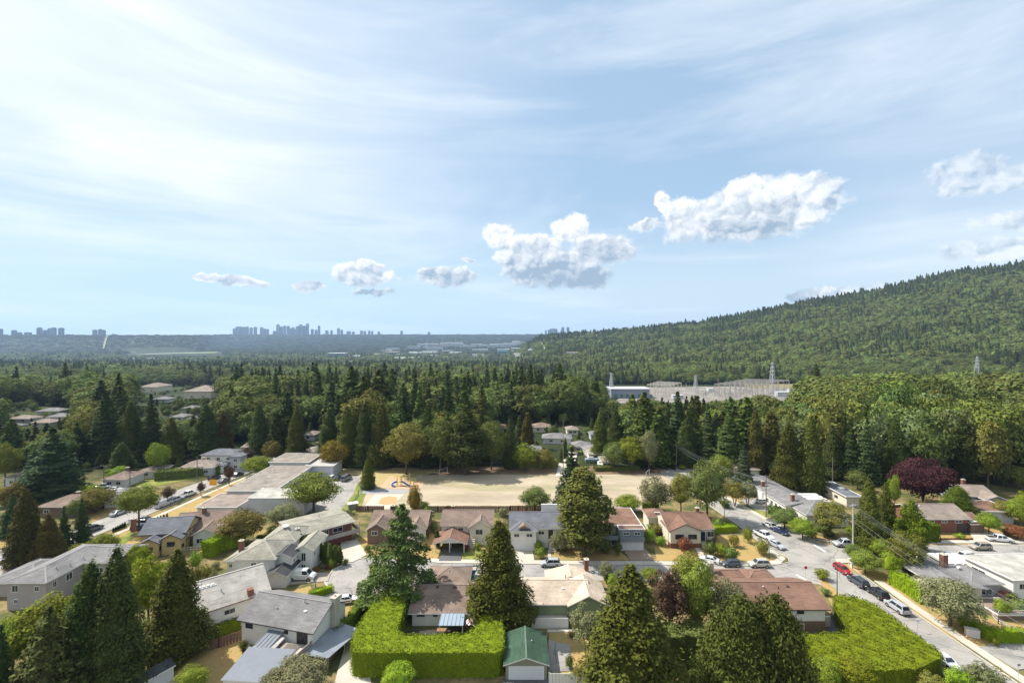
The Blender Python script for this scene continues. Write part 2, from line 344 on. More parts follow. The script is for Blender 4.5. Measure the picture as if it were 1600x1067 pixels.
def conifer(seed, H, Rr, n, leaf, style='cedar', z0=None, bark=1, spr=.40, ck=None):
    """returns crown (V,Q,M) and trunk (V,Q,M); style sets branch layering"""
    rng = np.random.default_rng(seed); z0 = H*.06 if z0 is None else z0
    lean = rng.uniform(0, 6.28)
    if style == 'column': prof = lambda t_: Rr*np.clip(1.02-t_, 0, 1)**.42*np.minimum(1, .75+t_*1.5)
    elif style == 'cedar': prof = lambda t_: Rr*np.clip(1.0-t_, 0, 1)**.60*np.minimum(1, .70+t_*2.2)
    elif style == 'weep': prof = lambda t_: Rr*np.clip(1.0-t_, 0, 1)**.38*np.minimum(1, .80+t_*1.2)
    elif style == 'pine': prof = lambda t_: Rr*np.clip(1.0-t_, 0, 1)**.55*np.minimum(1, .55+t_*1.6)
    else: prof = lambda t_: Rr*np.clip(1.0-t_, 0, 1)**.80
    nb = {'cedar': 230, 'column': 200, 'fir': 150, 'pine': 120, 'deodar': 85, 'weep': 260, 'spruce': 120}[style]
    if n < 2600: nb = max(30, int(nb*math.sqrt(n/2600.)))
    k = np.arange(nb); t_ = (k+.5)/nb; t_ = 1-(1-t_)**.78 if style not in ('deodar',) else t_
    t_ = np.clip(t_+rng.normal(0, .012, nb), 0, .985)
    if style in ('fir', 'spruce', 'deodar'): lv = 17 if style != 'deodar' else 11; t_ = (np.floor(t_*lv)+rng.uniform(.0, .28, nb))/lv
    th = k*2.39996+rng.normal(0, .25, nb)
    lob = 1+.16*np.sin(th*2+lean)+.10*np.sin(th*3+t_*7+lean*2)
    L = prof(t_)*lob*rng.uniform(.72, 1.14, nb)
    if style == 'deodar': L = prof(t_)*rng.uniform(.55, 1.3, nb)
    if style == 'pine': L = prof(t_)*rng.uniform(.6, 1.2, nb)
    wt = L+Rr*.10; cnt = np.maximum(3, (n*wt/wt.sum())).astype(int)
    up = {'cedar': -.12, 'column': .55, 'fir': -.16, 'pine': .12, 'deodar': -.06, 'weep': -.25, 'spruce': -.22}[style]
    PP, NN = [], []
    for i in range(nb):
        c = cnt[i]; s = rng.uniform(.30, 1.0, c)**(.62); z = z0+(H-z0)*t_[i]; l = max(L[i], Rr*.05)
        d = np.array([math.cos(th[i]), math.sin(th[i])]); pr = np.array([-d[1], d[0]])
        w = l*.20*(1.25-s*.75)+.12*Rr*.4
        if style in ('deodar', 'spruce'): w = l*.22*(1.15-s)+.04*Rr
        lat = rng.normal(0, 1, c)*w; hz = up*l*s + (-.10*l*s*s if style != 'column' else 0)
        thick = {'cedar': .10, 'column': .10, 'fir': .045, 'pine': .11, 'deodar': .03, 'weep': .10, 'spruce': .05}[style]*Rr
        dz = rng.normal(0, 1, c)*thick*(1.2-.4*s)
        if style in ('weep', 'spruce'): dz = dz-np.abs(rng.normal(0, 1, c))*Rr*.10*s
        p = np.stack([d[0]*l*s+pr[0]*lat, d[1]*l*s+pr[1]*lat, z+hz+dz], -1)
        nn = np.stack([d[0]*.55+pr[0]*lat/(w.max()+1e-6)*.3, d[1]*.55+pr[1]*lat/(w.max()+1e-6)*.3, np.full(c, .75)+dz/(thick+1e-6)*.35], -1)
        if style in ('weep',): nn[:, 2] *= .35
        PP.append(p); NN.append(nn)
    c = max(8, n//60); s = rng.uniform(0, 1, c); PP.append(np.stack([rng.normal(0, .03*Rr, c), rng.normal(0, .03*Rr, c), H*(.93+.075*s)], -1)); NN.append(np.tile([0, 0, 1.], (c, 1)))
    Pn = np.concatenate(PP); Nn = np.concatenate(NN); Pn[:, 2] = np.maximum(Pn[:, 2], z0*.4)
    V, Q = leaves(Pn, Nn, leaf, rng, spr, 2.6 if style == 'weep' else (1.9 if style in ('deodar', 'spruce') else 1.6), 2.2 if style == 'weep' else (.5 if style in ('cedar', 'pine') else 0))
    parts = [(V, Q, 0)]
    if style not in ('deodar', 'spruce'):
        cv, cq = core_shape(H, z0+H*.01, prof, rng, ck or {'pine': .38, 'fir': .48}.get(style, .60)); parts.append((cv, cq, 0))
    else:
        cv, cq = core_shape(H, z0+H*.04, prof, rng, .16); parts.append((cv, cq, 0))
    tr = []; r0 = H*.017+.06
    v, q = np_tube((0, 0, -.3), (0, 0, H*.6), r0, r0*.5); tr.append((v, q, bark)); v, q = np_tube((0, 0, H*.6), (0, 0, H*.97), r0*.5, r0*.1); tr.append((v, q, bark))
    for i in range(0, nb, 3 if style in ('deodar', 'spruce') else 9):
        z = z0+(H-z0)*t_[i]; l = L[i]*.8; tr.append((*np_tube((0, 0, z), (math.cos(th[i])*l, math.sin(th[i])*l, z+up*l), r0*.22, r0*.06, 4), bark))
    return merge(parts), merge(tr)
def broadleaf(seed, H, Rr, n, leaf, trunk=.22, ncl=46, clr=.30, flat=.0, open_=0, multi=False, bark=1, spr=.38, ck=None):
    rng = np.random.default_rng(seed); zb = H*trunk; cz = (H+zb)/2; rz = (H-zb)/2
    k = np.arange(ncl); zz = 1-2*(k+.5)/ncl; th = k*2.39996+rng.normal(0, .3, ncl); rr = np.sqrt(1-zz**2); rad = rng.uniform(.60, .98, ncl)*(1-open_*rng.uniform(0, .35, ncl))
    C = np.stack([rr*np.cos(th)*Rr*rad, rr*np.sin(th)*Rr*rad, cz+zz*rz*rad*(1-flat*.3)], -1); C[:, 2] = np.where(zz < -.3, C[:, 2]+rz*.15, C[:, 2])
    sc_ = rng.uniform(.7, 1.3, ncl)*clr; n_i = np.maximum(3, (n*sc_**2/(sc_**2).sum())).astype(int); PP, NN = [], []
    for i in range(ncl):
        c = n_i[i]; d = rng.normal(0, 1, (c, 3)); d[:, 2] = np.where(rng.uniform(0, 1, c) < .65, np.abs(d[:, 2]), d[:, 2]); d /= np.linalg.norm(d, axis=1)[:, None]
        e = rng.uniform(.75, 1.12, c)[:, None]*np.array([Rr*sc_[i], Rr*sc_[i], min(Rr, rz*1.15)*sc_[i]*.85]); p = C[i]+d*e
        PP.append(p); o = p-np.array([0, 0, cz]); o /= np.linalg.norm(o, axis=1)[:, None]+1e-9; NN.append(d*.8+o*.4+np.array([0, 0, .25]))
    Pn = np.concatenate(PP); Nn = np.concatenate(NN); V, Q = leaves(Pn, Nn, leaf, rng, spr, 1.25)
    parts = [(V, Q, 0)]
    prof = lambda t_: Rr*np.sqrt(np.clip(1-(2*t_-1)**2, 0.02, 1)); kk = ck or (.70 if not open_ else .40)
    cv, cq = core_shape(H, zb+(H-zb)*.08, prof, rng, kk); cv[:, 2] = cz+(cv[:, 2]-cz)*(.84 if not open_ else .7); parts.append((cv, cq, 0))
    tr = []; r0 = H*.02+.07
    if multi:
        for a_ in range(4):
            x = math.cos(a_*1.6+seed)*Rr*.3; y = math.sin(a_*1.6+seed)*Rr*.3; tr.append((*np_tube((x*.1, y*.1, -.2), (x, y, cz), r0*.5, r0*.2, 6), bark))
    else:
        tr.append((*np_tube((0, 0, -.3), (0, 0, cz), r0, r0*.55), bark))
    for i in range(0, ncl, 5): tr.append((*np_tube((0, 0, zb+(cz-zb)*.4), C[i]*np.array([.9, .9, 1]), r0*.35, r0*.1, 4), bark))
    return merge(parts), merge(tr)
LM = {
 'conifer': leafmat('conifer_leaves', (.066, .084, .022), .03, .45, .07),
 'fir': leafmat('fir_leaves', (.052, .073, .024), .02, .45, .06),
 'broad': leafmat('broad_leaves', (.118, .140, .038), .04, .45, .13),
 'hedge': leafmat('hedge_leaves', (.115, .150, .014), .02, .45, .10, patch=.3),
 'purple': leafmat('purple_leaves', (.052, .020, .024), .02, .5, .12),
}
BARK = mat('bark', (.10, .075, .055), .9, .3, 3)
PROTO = {}
def proto(name, kind, mk, *a, **k):
    (cV, cQ, cM), (tV, tQ, tM) = (conifer if kind == 'c' else broadleaf)(*a, **k)
    PROTO[name] = dict(crown=mesh_np('crown', cV, cQ, [LM[mk]]), trunk=mesh_np('trunk', tV, tQ, [BARK, BARK], tM), H=cV[:, 2].max(), R=np.percentile(np.abs(cV[:, :2]), 99.3))
def proto1(name, kind, mk, *a, **k):
    """crown and trunk in one mesh, for trees too far off to show a trunk"""
    (cV, cQ, cM), (tV, tQ, tM) = (conifer if kind == 'c' else broadleaf)(*a, **k); V, Q, M = merge([(cV, cQ, 0), (tV, tQ, 1)])
    PROTO[name] = dict(mesh=mesh_np(name, V, Q, [LM[mk], BARK], M), H=cV[:, 2].max(), R=np.percentile(np.abs(cV[:, :2]), 99.3))
for i in range(3): proto('cedar%d' % i, 'c', 'conifer', 10+i, 20, 5.2, 20000, .27, 'cedar')
for i in range(2): proto('weep%d' % i, 'c', 'conifer', 20+i, 20, 6, 34000, .20, 'weep')
for i in range(2): proto('fir%d' % i, 'c', 'fir', 30+i, 24, 5.2, 12000, .34, 'fir')
for i in range(2): proto('pine%d' % i, 'c', 'conifer', 40+i, 22, 6, 13000, .36, 'pine', z0=4)
proto('deodar0', 'c', 'fir', 50, 17, 7.5, 13000, .27, 'deodar', z0=1.5)
proto('spruce0', 'c', 'fir', 51, 17, 6, 7000, .34, 'spruce')
for i in range(2): proto('column%d' % i, 'c', 'conifer', 60+i, 18, 3.2, 6500, .38, 'column')
for i in range(4): proto('broad%d' % i, 'b', 'broad', 70+i, 12, 5, 7500, .30, .18, 52, .30)
for i in range(2): proto('open%d' % i, 'b', 'broad', 80+i, 9, 4.2, 4200, .26, .2, 40, .24, open_=1, multi=True)
proto('lolly0', 'b', 'broad', 86, 11, 5, 7500, .26, .34, 60, .24, flat=.3)
proto('purple0', 'b', 'purple', 87, 15, 8, 8500, .42, .12, 70, .25)
proto('purple1', 'b', 'purple', 88, 14, 4.5, 6000, .30, .15, 50, .26, open_=1)
for i in range(3): proto('bush%d' % i, 'b', 'broad', 90+i, 2.4, 1.6, 1500, .16, .02, 16, .42)
for i in range(4): proto1('mc%d' % i, 'c', 'conifer', 100+i, 24, 4.6+.4*i, 2400, .80, 'cedar' if i < 2 else 'fir')
for i in range(2): proto1('mk%d' % i, 'c', 'fir', 106+i, 26, 5.0, 2400, .80, 'fir')
for i in range(4): proto1('mb%d' % i, 'b', 'broad', 110+i, 18, 6.5, 3200, .66, .10, 34, .34)
# hedges: leaf sprays all over a clipped block
def hedge(pts, h, label, leaf=.16, dens=34, col=(1, 1, 1, 1), mk='hedge', lump=.18, group=None, z0=0.0, seed=1, name='hedge', cat='hedge', rnd=0):
    """pts: world outline; leafy skin over a solid clipped block"""
    rng = np.random.default_rng(seed); n = len(pts); a = sum(pts[i][0]*pts[(i+1) % n][1]-pts[(i+1) % n][0]*pts[i][1] for i in range(n))
    if a < 0: pts = pts[::-1]
    if rnd:
        q2 = []
        for i in range(n):
            p0, p1, p2 = Vector(pts[i-1]), Vector(pts[i]), Vector(pts[(i+1) % n]); d0 = min(rnd, (p0-p1).length*.4); d1 = min(rnd, (p2-p1).length*.4); u = p1+(p0-p1).normalized()*d0; v = p1+(p2-p1).normalized()*d1; q2 += [tuple(u), tuple((u+v)*.3+p1*.4), tuple(v)]
        pts = q2; n = len(pts)
    PP, NN = [], []
    xs = [p[0] for p in pts]; ys = [p[1] for p in pts]; A = (max(xs)-min(xs))*(max(ys)-min(ys)); k = int(A*dens)
    q = np.stack([rng.uniform(min(xs), max(xs), k), rng.uniform(min(ys), max(ys), k)], -1); ins = np.zeros(k, bool)
    for i in range(n):
        x0, y0 = pts[i]; x1, y1 = pts[(i+1) % n]; c = ((y0 > q[:, 1]) != (y1 > q[:, 1])) & (q[:, 0] < (x1-x0)*(q[:, 1]-y0)/((y1-y0) or 1e-9)+x0); ins ^= c
    q = q[ins]
    def bump(p): return lump*(np.sin(p[:, 0]*1.9+p[:, 1]*.7)+np.sin(p[:, 1]*2.3-p[:, 0]*.8)+np.sin((p[:, 0]+p[:, 1])*3.7))*.5
    z = h+bump(q)+rng.uniform(-.18, .08, len(q)); PP.append(np.c_[q, z]); NN.append(np.tile([0, 0, 1.], (len(q), 1)))
    for i in range(n):
        x0, y0 = pts[i]; x1, y1 = pts[(i+1) % n]; L = math.hypot(x1-x0, y1-y0); k = int(L*h*dens*.9); s = rng.uniform(0, 1, k); z = rng.uniform(.05, h, k)
        nx, ny = (y1-y0)/L, -(x1-x0)/L; off = rng.uniform(-.16, .10, k)+lump*.6*np.sin(s*L*2.1+z*1.7)+lump*.4*np.sin(s*L*5.3)
        PP.append(np.stack([x0+(x1-x0)*s+nx*off, y0+(y1-y0)*s+ny*off, z], -1)); NN.append(np.tile([nx*1.6, ny*1.6, .05], (k, 1)))
    Pn = np.concatenate(PP); V, Q = leaves(Pn, np.concatenate(NN), leaf, rng, .42, 1.4)
    cx, cy = sum(xs)/n, sum(ys)/n; ps = np.array(pts); V2 = []
    ctr = np.array([cx, cy])
    # inset solid
    inn = []
    for i in range(n):
        p = ps[i]; e0 = ps[i]-ps[i-1]; e1 = ps[(i+1) % n]-ps[i]; e0 = e0/np.linalg.norm(e0); e1 = e1/np.linalg.norm(e1); nn = np.array([e0[1]+e1[1], -e0[0]-e1[0]]); d = 1+(e0@e1); inn.append(tuple(p-nn/max(d, .4)*.2))
    mb = MB(); mb.prism(inn, 0, h-.22)
    me0 = bpy.data.meshes.new(name); Vb = np.array(mb.v); k0 = len(Vb)
    faces = [f for f in mb.f]+[tuple(int(i)+k0 for i in r) for r in Q]
    me0.from_pydata(np.concatenate([Vb, V]).tolist(), [], faces); me0.materials.append(LM[mk]); me0.update()
    o = bpy.data.objects.new(name, me0); COL.objects.link(o); o.color = col; o.location.z = z0; tag(o, label, cat, group); return o
TINT = {'n': (1, 1, 1, 1), 'dark': (.80, .86, .72, 1), 'gold': (1.30, 1.14, .75, 1), 'bright': (1.4, 1.4, .85, 1), 'yellow': (1.65, 1.7, .5, 1), 'olive': (1.45, 1.1, .95, 1),
        'grey': (1.3, 1.25, 1.9, 1), 'lime': (1.55, 1.6, .7, 1), 'blue': (.85, .97, 1.1, 1), 'brown': (1.5, .95, .85, 1), 'red': (1.5, .45, .9, 1), 'orange': (1.7, 1.1, .6, 1), 'mid': (1.25, 1.22, .95, 1), 'copper': (1.9, 3.0, 1.6, 1), 'plum': (1.3, 1.0, 1.0, 1), 'sage': (1.6, 1.35, 2.4, 1)}
def tree_at(x, y, H, Rr, pr, tint, label, name, cat, group=None, z=0.0, rz=None):
    p = PROTO[pr]; o = empty(name, (x, y, z), random.uniform(0, 6.28) if rz is None else rz, label, cat, group)
    for part in ('trunk', 'crown'):
        c = bpy.data.objects.new(part, p[part]); COL.objects.link(c); c.parent = o; c.scale = (Rr/p['R'], Rr/p['R'], H/p['H']); c.color = TINT[tint]
    return o
OCC = []   # circles kept clear of scattered trees: x, y, r
def tree(px, yb, yt, wpx, pr, tint, label, name=None, cat='tree', group=None, rz=None):
    x, y = P(px, yb); H = (yb-yt)*y/F; Rr = wpx*y/F/2; OCC.append((x, y, Rr*.9))
    if name is None: name = {'cedar': 'conifer_tree', 'weep': 'cypress_tree', 'fir': 'fir_tree', 'pine': 'pine_tree', 'deodar': 'cedar_tree', 'spruce': 'spruce_tree', 'column': 'columnar_conifer', 'broad': 'broadleaf_tree', 'open': 'small_tree', 'lolly': 'round_tree', 'purple': 'purple_tree', 'bush': 'shrub'}[pr.rstrip('0123456789')]
    if name == 'shrub' and cat == 'tree': cat = 'shrub'
    return tree_at(x, y, H, Rr, pr, tint, label, name, cat, group, rz=rz)
# ------------------------------------------------------------------ roads, pavements, lawns
def sheet(name, pts, m, z, px=True, top=None, kind='structure'):
    """flat patch; given height z above the ground it becomes a low slab with real edges"""
    q = [P(*p) for p in pts] if px else pts; mb = MB()
    mb.prism(q, -.05, z); o = mb.build(name, m); tag(o, kind=kind); return o
def strip(name, pts, w, m, z):
    """slab of constant width along a world polyline"""
    L_, R_ = [], []
    for i, p in enumerate(pts):
        a = Vector(pts[max(0, i-1)]); b = Vector(pts[min(len(pts)-1, i+1)]); d = (b-a).normalized(); n = Vector((-d.y, d.x)); p = Vector(p); L_.append(tuple(p+n*w/2)); R_.append(tuple(p-n*w/2))
    mb = MB()
    for i in range(len(pts)-1): mb.prism([L_[i], L_[i+1], R_[i+1], R_[i]], -.05, z)
    o = mb.build(name, m); tag(o, kind='structure'); return o
ASPH = mat('asphalt', (.30, .28, .255), .9, .10, 1.6, var2=.14, v2scale=.16, bump=.05, col2=(.235, .225, .21), c2scale=.25, c2lo=.52, c2hi=.60, cracks=.62)
ASPH2 = mat('dark_asphalt', (.10, .098, .10), .9, .15, 1.0, var2=.12)
CONC = mat('concrete', (.45, .41, .345), .9, .08, 1.1, var2=.10, v2scale=.3)
DRYL = mat('dry_lawn', (.36, .235, .10), .95, .16, 1.6, col2=(.30, .235, .085), c2scale=.35, c2lo=.40, c2hi=.62, spec=.1, bump=.2)
GRNL = mat('green_lawn', (.15, .185, .04), .95, .15, 1.6, col2=(.30, .25, .08), c2scale=.45, c2lo=.45, c2hi=.7, spec=.1, bump=.2)
FIELD = mat('field_dirt', (.375, .31, .225), .95, .12, .9, var2=.16, v2scale=.12, col2=(.28, .25, .15), c2scale=.09, c2lo=.45, c2hi=.65, stretch=(.35, 1, 1), spec=.1)
PAINT = mat('road_paint', (.75, .73, .68), .7, .08)
BRNR = mat('brown_earth', (.20, .125, .075), .95, .2, 1.2, col2=(.12, .10, .05), c2scale=.3)
MULCH = mat('play_mulch', (.48, .32, .20), .95, .12, 2)
# streets (world metres; the streets run along X or Y)
mb = MB()
road = [(-16, 116.2), (-21, 117), (-23, 119), (-28, 120), (-34, 119.6), (-38.5, 117.3), (-41.3, 112.5), (-41, 107), (-38, 102.8), (-33.5, 100.6), (-28, 100.5), (-24.5, 103), (-20.5, 107.2), (-14, 107.9), (62, 107.9), (67, 106.2), (69, 103), (69.2, 56), (78.6, 56), (78.6, 97), (79.2, 108), (79.4, 115.0), (81.3, 117.7), (84, 118.6), (190, 118.6), (190, 126.4), (86, 126.9), (79.6, 127.2), (76.5, 134.8), (73.8, 143.5), (71.2, 160), (68.5, 176), (66, 196), (61, 212), (56, 214), (58.5, 196), (60.5, 176), (62.6, 160), (64, 146.6), (64.8, 138.6), (64.9, 130), (66, 123.4), (67.6, 118.8), (66.3, 116.2), (62, 114.9), (58, 114.3), (40, 114.9), (15, 115.2)]
sheet('road', road, ASPH, .02, px=False)
sheet('street', [(-117, 108), (-114, 118), (-113.8, 130), (-111.2, 143), (-108.3, 168), (-104.8, 192), (-101, 216), (-108.5, 218), (-112.5, 196), (-117.5, 174), (-121.3, 150), (-123, 130), (-125, 108)], ASPH, .02, px=False)
sheet('lane', [(545, 988), (556, 980), (570, 1010), (580, 1067), (592, 1120), (510, 1120), (527, 1050)], CONC, .03)
strip('pavement', [(-20.5, 117.6), (-16, 117.0), (15, 116.3), (40, 116.0), (58, 115.5), (63.5, 116.4), (65.8, 118.6), (65, 122.5), (63.7, 126.5)], 1.7, CONC, .14)
strip('pavement', [(80.4, 56), (80.4, 96), (80.9, 107.5)], 1.7, CONC, .14)
strip('pavement', [(190, 127.9), (87, 128.2), (80.7, 128.8), (78.0, 135.2), (75.2, 144), (72.6, 160.5), (70, 176)], 1.6, CONC, .14)
strip('kerb', [(-17, 116.05), (15, 115.35), (40, 115.05), (58, 114.5), (62.2, 115.1), (66.4, 116.4), (67.4, 118.8), (66.1, 123.2), (65, 130), (64.8, 138.6), (64, 146.6), (62.6, 160)], .18, CONC, .15)
strip('kerb', [(-17, 116.2), (-21, 117.1), (-23, 119.1), (-28, 120.1), (-34.1, 119.7), (-38.7, 117.4), (-41.5, 112.5), (-41.2, 107), (-38.2, 102.7), (-33.6, 100.4), (-27.9, 100.3), (-24.2, 103)], .35, CONC, .12)
strip('kerb', [(78.8, 56), (78.8, 97), (79.4, 108), (79.6, 115.0), (81.4, 117.5), (84, 118.4), (190, 118.4)], .2, CONC, .15)
strip('kerb', [(190, 126.6), (86, 127.1), (79.8, 127.4), (76.7, 134.9), (74, 143.6), (71.4, 160)], .2, CONC, .15)
strip('kerb', [(-113.5, 118), (-113.4, 130), (-110.9, 143), (-108, 168), (-104.5, 192), (-101, 216)], .2, CONC, .15)
strip('pavement', [(-108.5, 130), (-106.8, 143), (-104.4, 168), (-101.5, 192)], 1.4, CONC, .14)
for a, b in (((1271, 850.5), (1290, 862)), ((1244, 897), (1259, 906)),): 
    (x0, y0), (x1, y1) = P(*a), P(*b); d = Vector((x1-x0, y1-y0)).normalized(); n = Vector((-d.y, d.x))*.25
    sheet('road_marking', [(x0+n.x, y0+n.y), (x1+n.x, y1+n.y), (x1-n.x, y1-n.y), (x0-n.x, y0-n.y)], PAINT, .026, px=False)
# gravel field, school yard, playground
sheet('field', [(560, 742), (600, 737), (1000, 733), (1040, 741), (1075, 752), (1060, 772), (1015, 798), (560, 799)], FIELD, .015)
sheet('field_edge_path', [(545, 731), (1010, 727), (1040, 737), (1000, 741), (700, 741), (560, 745)], BRNR, .022)
sheet('school_lawn', [(460, 740), (560, 730), (700, 733), (640, 748), (570, 762), (560, 742)], mat('pale_dry_grass', (.36, .29, .13), .95, .15), .03)
sheet('car_park', [(497, 737), (563, 744), (552, 772), (530, 800), (470, 800), (480, 765)], ASPH, .035)
sheet('school_path', [(572, 763.5), (640, 765), (632, 771), (560, 771)], mat('path_tarmac', (.30, .29, .30), .9), .04)
sheet('play_area', [(592, 762), (610, 743), (664, 753), (656, 765)], MULCH, .06)
sheet('play_area', [(566, 795), (586, 772), (632, 772), (607, 795)], mat('play_concrete', (.55, .43, .35), .95, .1, 1.5), .06)
sheet('play_sand', [(590, 787), (596, 778), (608, 775), (622, 777), (618, 786), (606, 789)], mat('orange_sand', (.42, .27, .13), .95), .075)
sheet('lawn', [(550, 745), (574, 765), (562, 800), (530, 800)], GRNL, .03)
# lawns, drives and paths of the yards
LK = [0]
def lw(pts, m=DRYL, z=.04, n='lawn'): LK[0] += 1; sheet(n, pts, m, z+LK[0]*.0012)
for pts in ([(672, 823), (690, 862), (682, 874), (660, 878), (668, 852)], [(570, 840), (668, 840), (672, 876), (640, 877), (585, 868)], [(722, 854), (760, 854), (790, 875), (722, 875)], [(862, 850), (950, 852), (985, 875), (862, 875)], [(1022, 850), (1100, 856), (1100, 876), (1026, 876)],
            [(1100, 838), (1166, 836), (1198, 858), (1224, 868), (1228, 875), (1205, 882), (1180, 881), (1108, 876)], [(862, 850), (960, 855), (985, 874), (864, 874)]): lw(pts)
lw([(1437, 836), (1520, 836), (1514, 851), (1437, 851)]); lw([(1500, 822), (1600, 822), (1640, 850), (1590, 850)]); lw([(720, 855), (752, 855), (757, 874), (724, 874)], GRNL, .05)
lw([(1303, 877), (1330, 880), (1400, 925), (1450, 955), (1500, 985), (1560, 1010), (1525, 1012), (1470, 985), (1425, 952), (1365, 905), (1312, 886)])
lw([(1300, 880), (1440, 905), (1480, 960), (1562, 1010), (1516, 1008), (1430, 950), (1370, 905)], DRYL, .035)
lw([(1180, 795), (1235, 820), (1300, 845), (1300, 851), (1276, 848), (1238, 830), (1210, 816), (1182, 802)]); lw([(1165, 785), (1195, 785), (1212, 805), (1190, 808)], GRNL, .05); lw([(1135, 770), (1160, 764), (1170, 782), (1148, 785)])
lw([(1300, 946), (1320, 935), (1290, 905), (1280, 905)]); lw([(1520, 960), (1600, 950), (1600, 985), (1545, 985)]); lw([(1530, 955), (1570, 952), (1580, 962), (1540, 968)], GRNL, .05)
lw([(320, 975), (378, 985), (378, 1067), (318, 1100), (255, 1067), (250, 1040)]); lw([(180, 1000), (250, 990), (240, 1070), (180, 1070)]); lw([(530, 950), (560, 945), (540, 985), (525, 985)]); lw([(858, 988), (925, 988), (930, 1070), (858, 1050)]); lw([(450, 925), (485, 915), (490, 930), (455, 935)])
lw([(300, 838), (345, 835), (330, 862), (296, 862)]); lw([(395, 830), (455, 822), (450, 850), (400, 845)]); lw([(555, 840), (580, 840), (600, 868), (575, 868)])
lw([(130, 795), (185, 790), (182, 800), (140, 817)]); lw([(0, 835), (28, 835), (25, 850), (0, 858)]); lw([(0, 880), (60, 850), (70, 858), (0, 897)], DRYL, .05)
lw([(160, 842), (205, 820), (330, 770), (395, 740), (410, 745), (330, 790), (230, 845), (165, 860)]); lw([(165, 850), (210, 828), (212, 838), (170, 868)], GRNL, .055); lw([(205, 750), (330, 735), (335, 742), (215, 765)], GRNL, .05)
lw([(272, 715), (340, 700), (345, 712), (300, 725)], DRYL)
DRV = dict(n='driveway', z=.10)
lw([(693, 857), (724, 857), (720, 877), (685, 877)], ASPH2, **DRV); lw([(802, 858), (832, 858), (835, 876), (806, 876)], CONC, **DRV); lw([(969, 850), (1004, 850), (1022, 876), (985, 876)], mat('brown_paving', (.27, .2, .15), .9), **DRV)
lw([(450, 902), (480, 894), (517, 896), (513, 908), (430, 916), (425, 905)], mat('worn_concrete', (.33, .28, .23), .9, .2, .8), **DRV); lw([(532, 847), (558, 843), (573, 867), (552, 878), (535, 880)], CONC, **DRV); lw([(505, 930), (522, 925), (566, 931), (556, 942), (510, 945)], ASPH, **DRV)
lw([(856, 855), (860, 855), (862, 876), (856, 876)], CONC, **DRV); lw([(857, 1000), (890, 1008), (895, 1048), (857, 1052)], ASPH, **DRV); lw([(785, 1061), (860, 1061), (862, 1120), (783, 1120)], ASPH2, **DRV); lw([(855, 984), (898, 984), (898, 988), (855, 988)], CONC, **DRV)
lw([(1155, 780), (1205, 778), (1230, 795), (1200, 800), (1180, 796)], ASPH, **DRV); lw([(1195, 812), (1215, 806), (1240, 818), (1212, 820)], ASPH2, **DRV); lw([(1515, 832), (1555, 832), (1580, 851), (1525, 851)], CONC, **DRV); lw([(1530, 1012), (1570, 1000), (1640, 1000), (1640, 1040), (1590, 1047)], ASPH, **DRV)
lw([(200, 812), (235, 812), (235, 826), (205, 832)], ASPH2, **DRV); lw([(1085, 855), (1092, 855), (1105, 875), (1096, 876)], CONC, **DRV); lw([(1305, 873.5), (1345, 874), (1340, 880), (1310, 881)], CONC, **DRV); lw([(868, 745), (880, 700), (892, 690), (905, 700), (893, 742)], CONC, n='lane', z=.10)
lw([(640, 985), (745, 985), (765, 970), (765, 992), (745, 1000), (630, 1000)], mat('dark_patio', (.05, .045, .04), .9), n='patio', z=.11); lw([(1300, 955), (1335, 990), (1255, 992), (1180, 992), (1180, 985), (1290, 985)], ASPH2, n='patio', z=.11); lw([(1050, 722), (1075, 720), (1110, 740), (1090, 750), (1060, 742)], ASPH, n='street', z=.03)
lw([(0, 905), (0, 860), (28, 847), (60, 838), (60, 850), (30, 862), (10, 880)], ASPH, n='street', z=.03); lw([(240, 1067), (310, 1067), (300, 1100), (235, 1100)], CONC, **DRV)
# ------------------------------------------------------------------ houses
WHITE = mat('white_trim', (.74, .72, .68), .6, .05); DTRIM = mat('dark_trim', (.06, .045, .04), .6, .1); GLASS = mat('window_glass', (.025, .032, .04), .08, .15, 1.0, spec=.6)
GDOOR = mat('garage_door_panel', (.66, .65, .64), .6, .04); BRICK = mat('brick', (.20, .085, .06), .9, .25, 5); METAL = mat('grey_metal', (.42, .42, .43), .4, .1, metal=.4)
def roofm(n, c, c2=None): return mat(n, c, .9, .14, 2.2, var2=.20, v2scale=.30, col2=c2 or tuple(v*.72 for v in c), c2scale=.5, c2lo=.5, c2hi=.85, bump=.25, spec=.15, course=.13)
RF = {'grey': roofm('roof_grey', (.185, .178, .175)), 'brown': roofm('roof_brown', (.205, .150, .120)), 'red': roofm('roof_red_brown', (.185, .108, .078)), 'taupe': roofm('roof_taupe', (.24, .195, .165)), 'beige': roofm('roof_beige', (.46, .375, .29), (.36, .30, .24)),
      'blue': roofm('roof_blue_grey', (.135, .14, .155)), 'pale': roofm('roof_pale_grey', (.40, .37, .33), (.30, .27, .24)), 'olive': roofm('roof_olive_grey', (.26, .245, .20)), 'green': roofm('roof_green', (.042, .078, .050), (.032, .060, .040)), 'white': roofm('roof_white', (.40, .37, .345), (.34, .32, .30)), 'flat': roofm('roof_gravel', (.235, .205, .175)), 'dark': roofm('roof_dark', (.06, .06, .065)), 'metal': mat('roof_metal', (.19, .205, .23), .75, .08, spec=.1), 'flatpale': roofm('roof_pale_gravel', (.36, .35, .31), (.38, .36, .31))}
def wallm(n, c): return mat(n, c, .85, .05, .6, var2=.06, v2scale=.3)
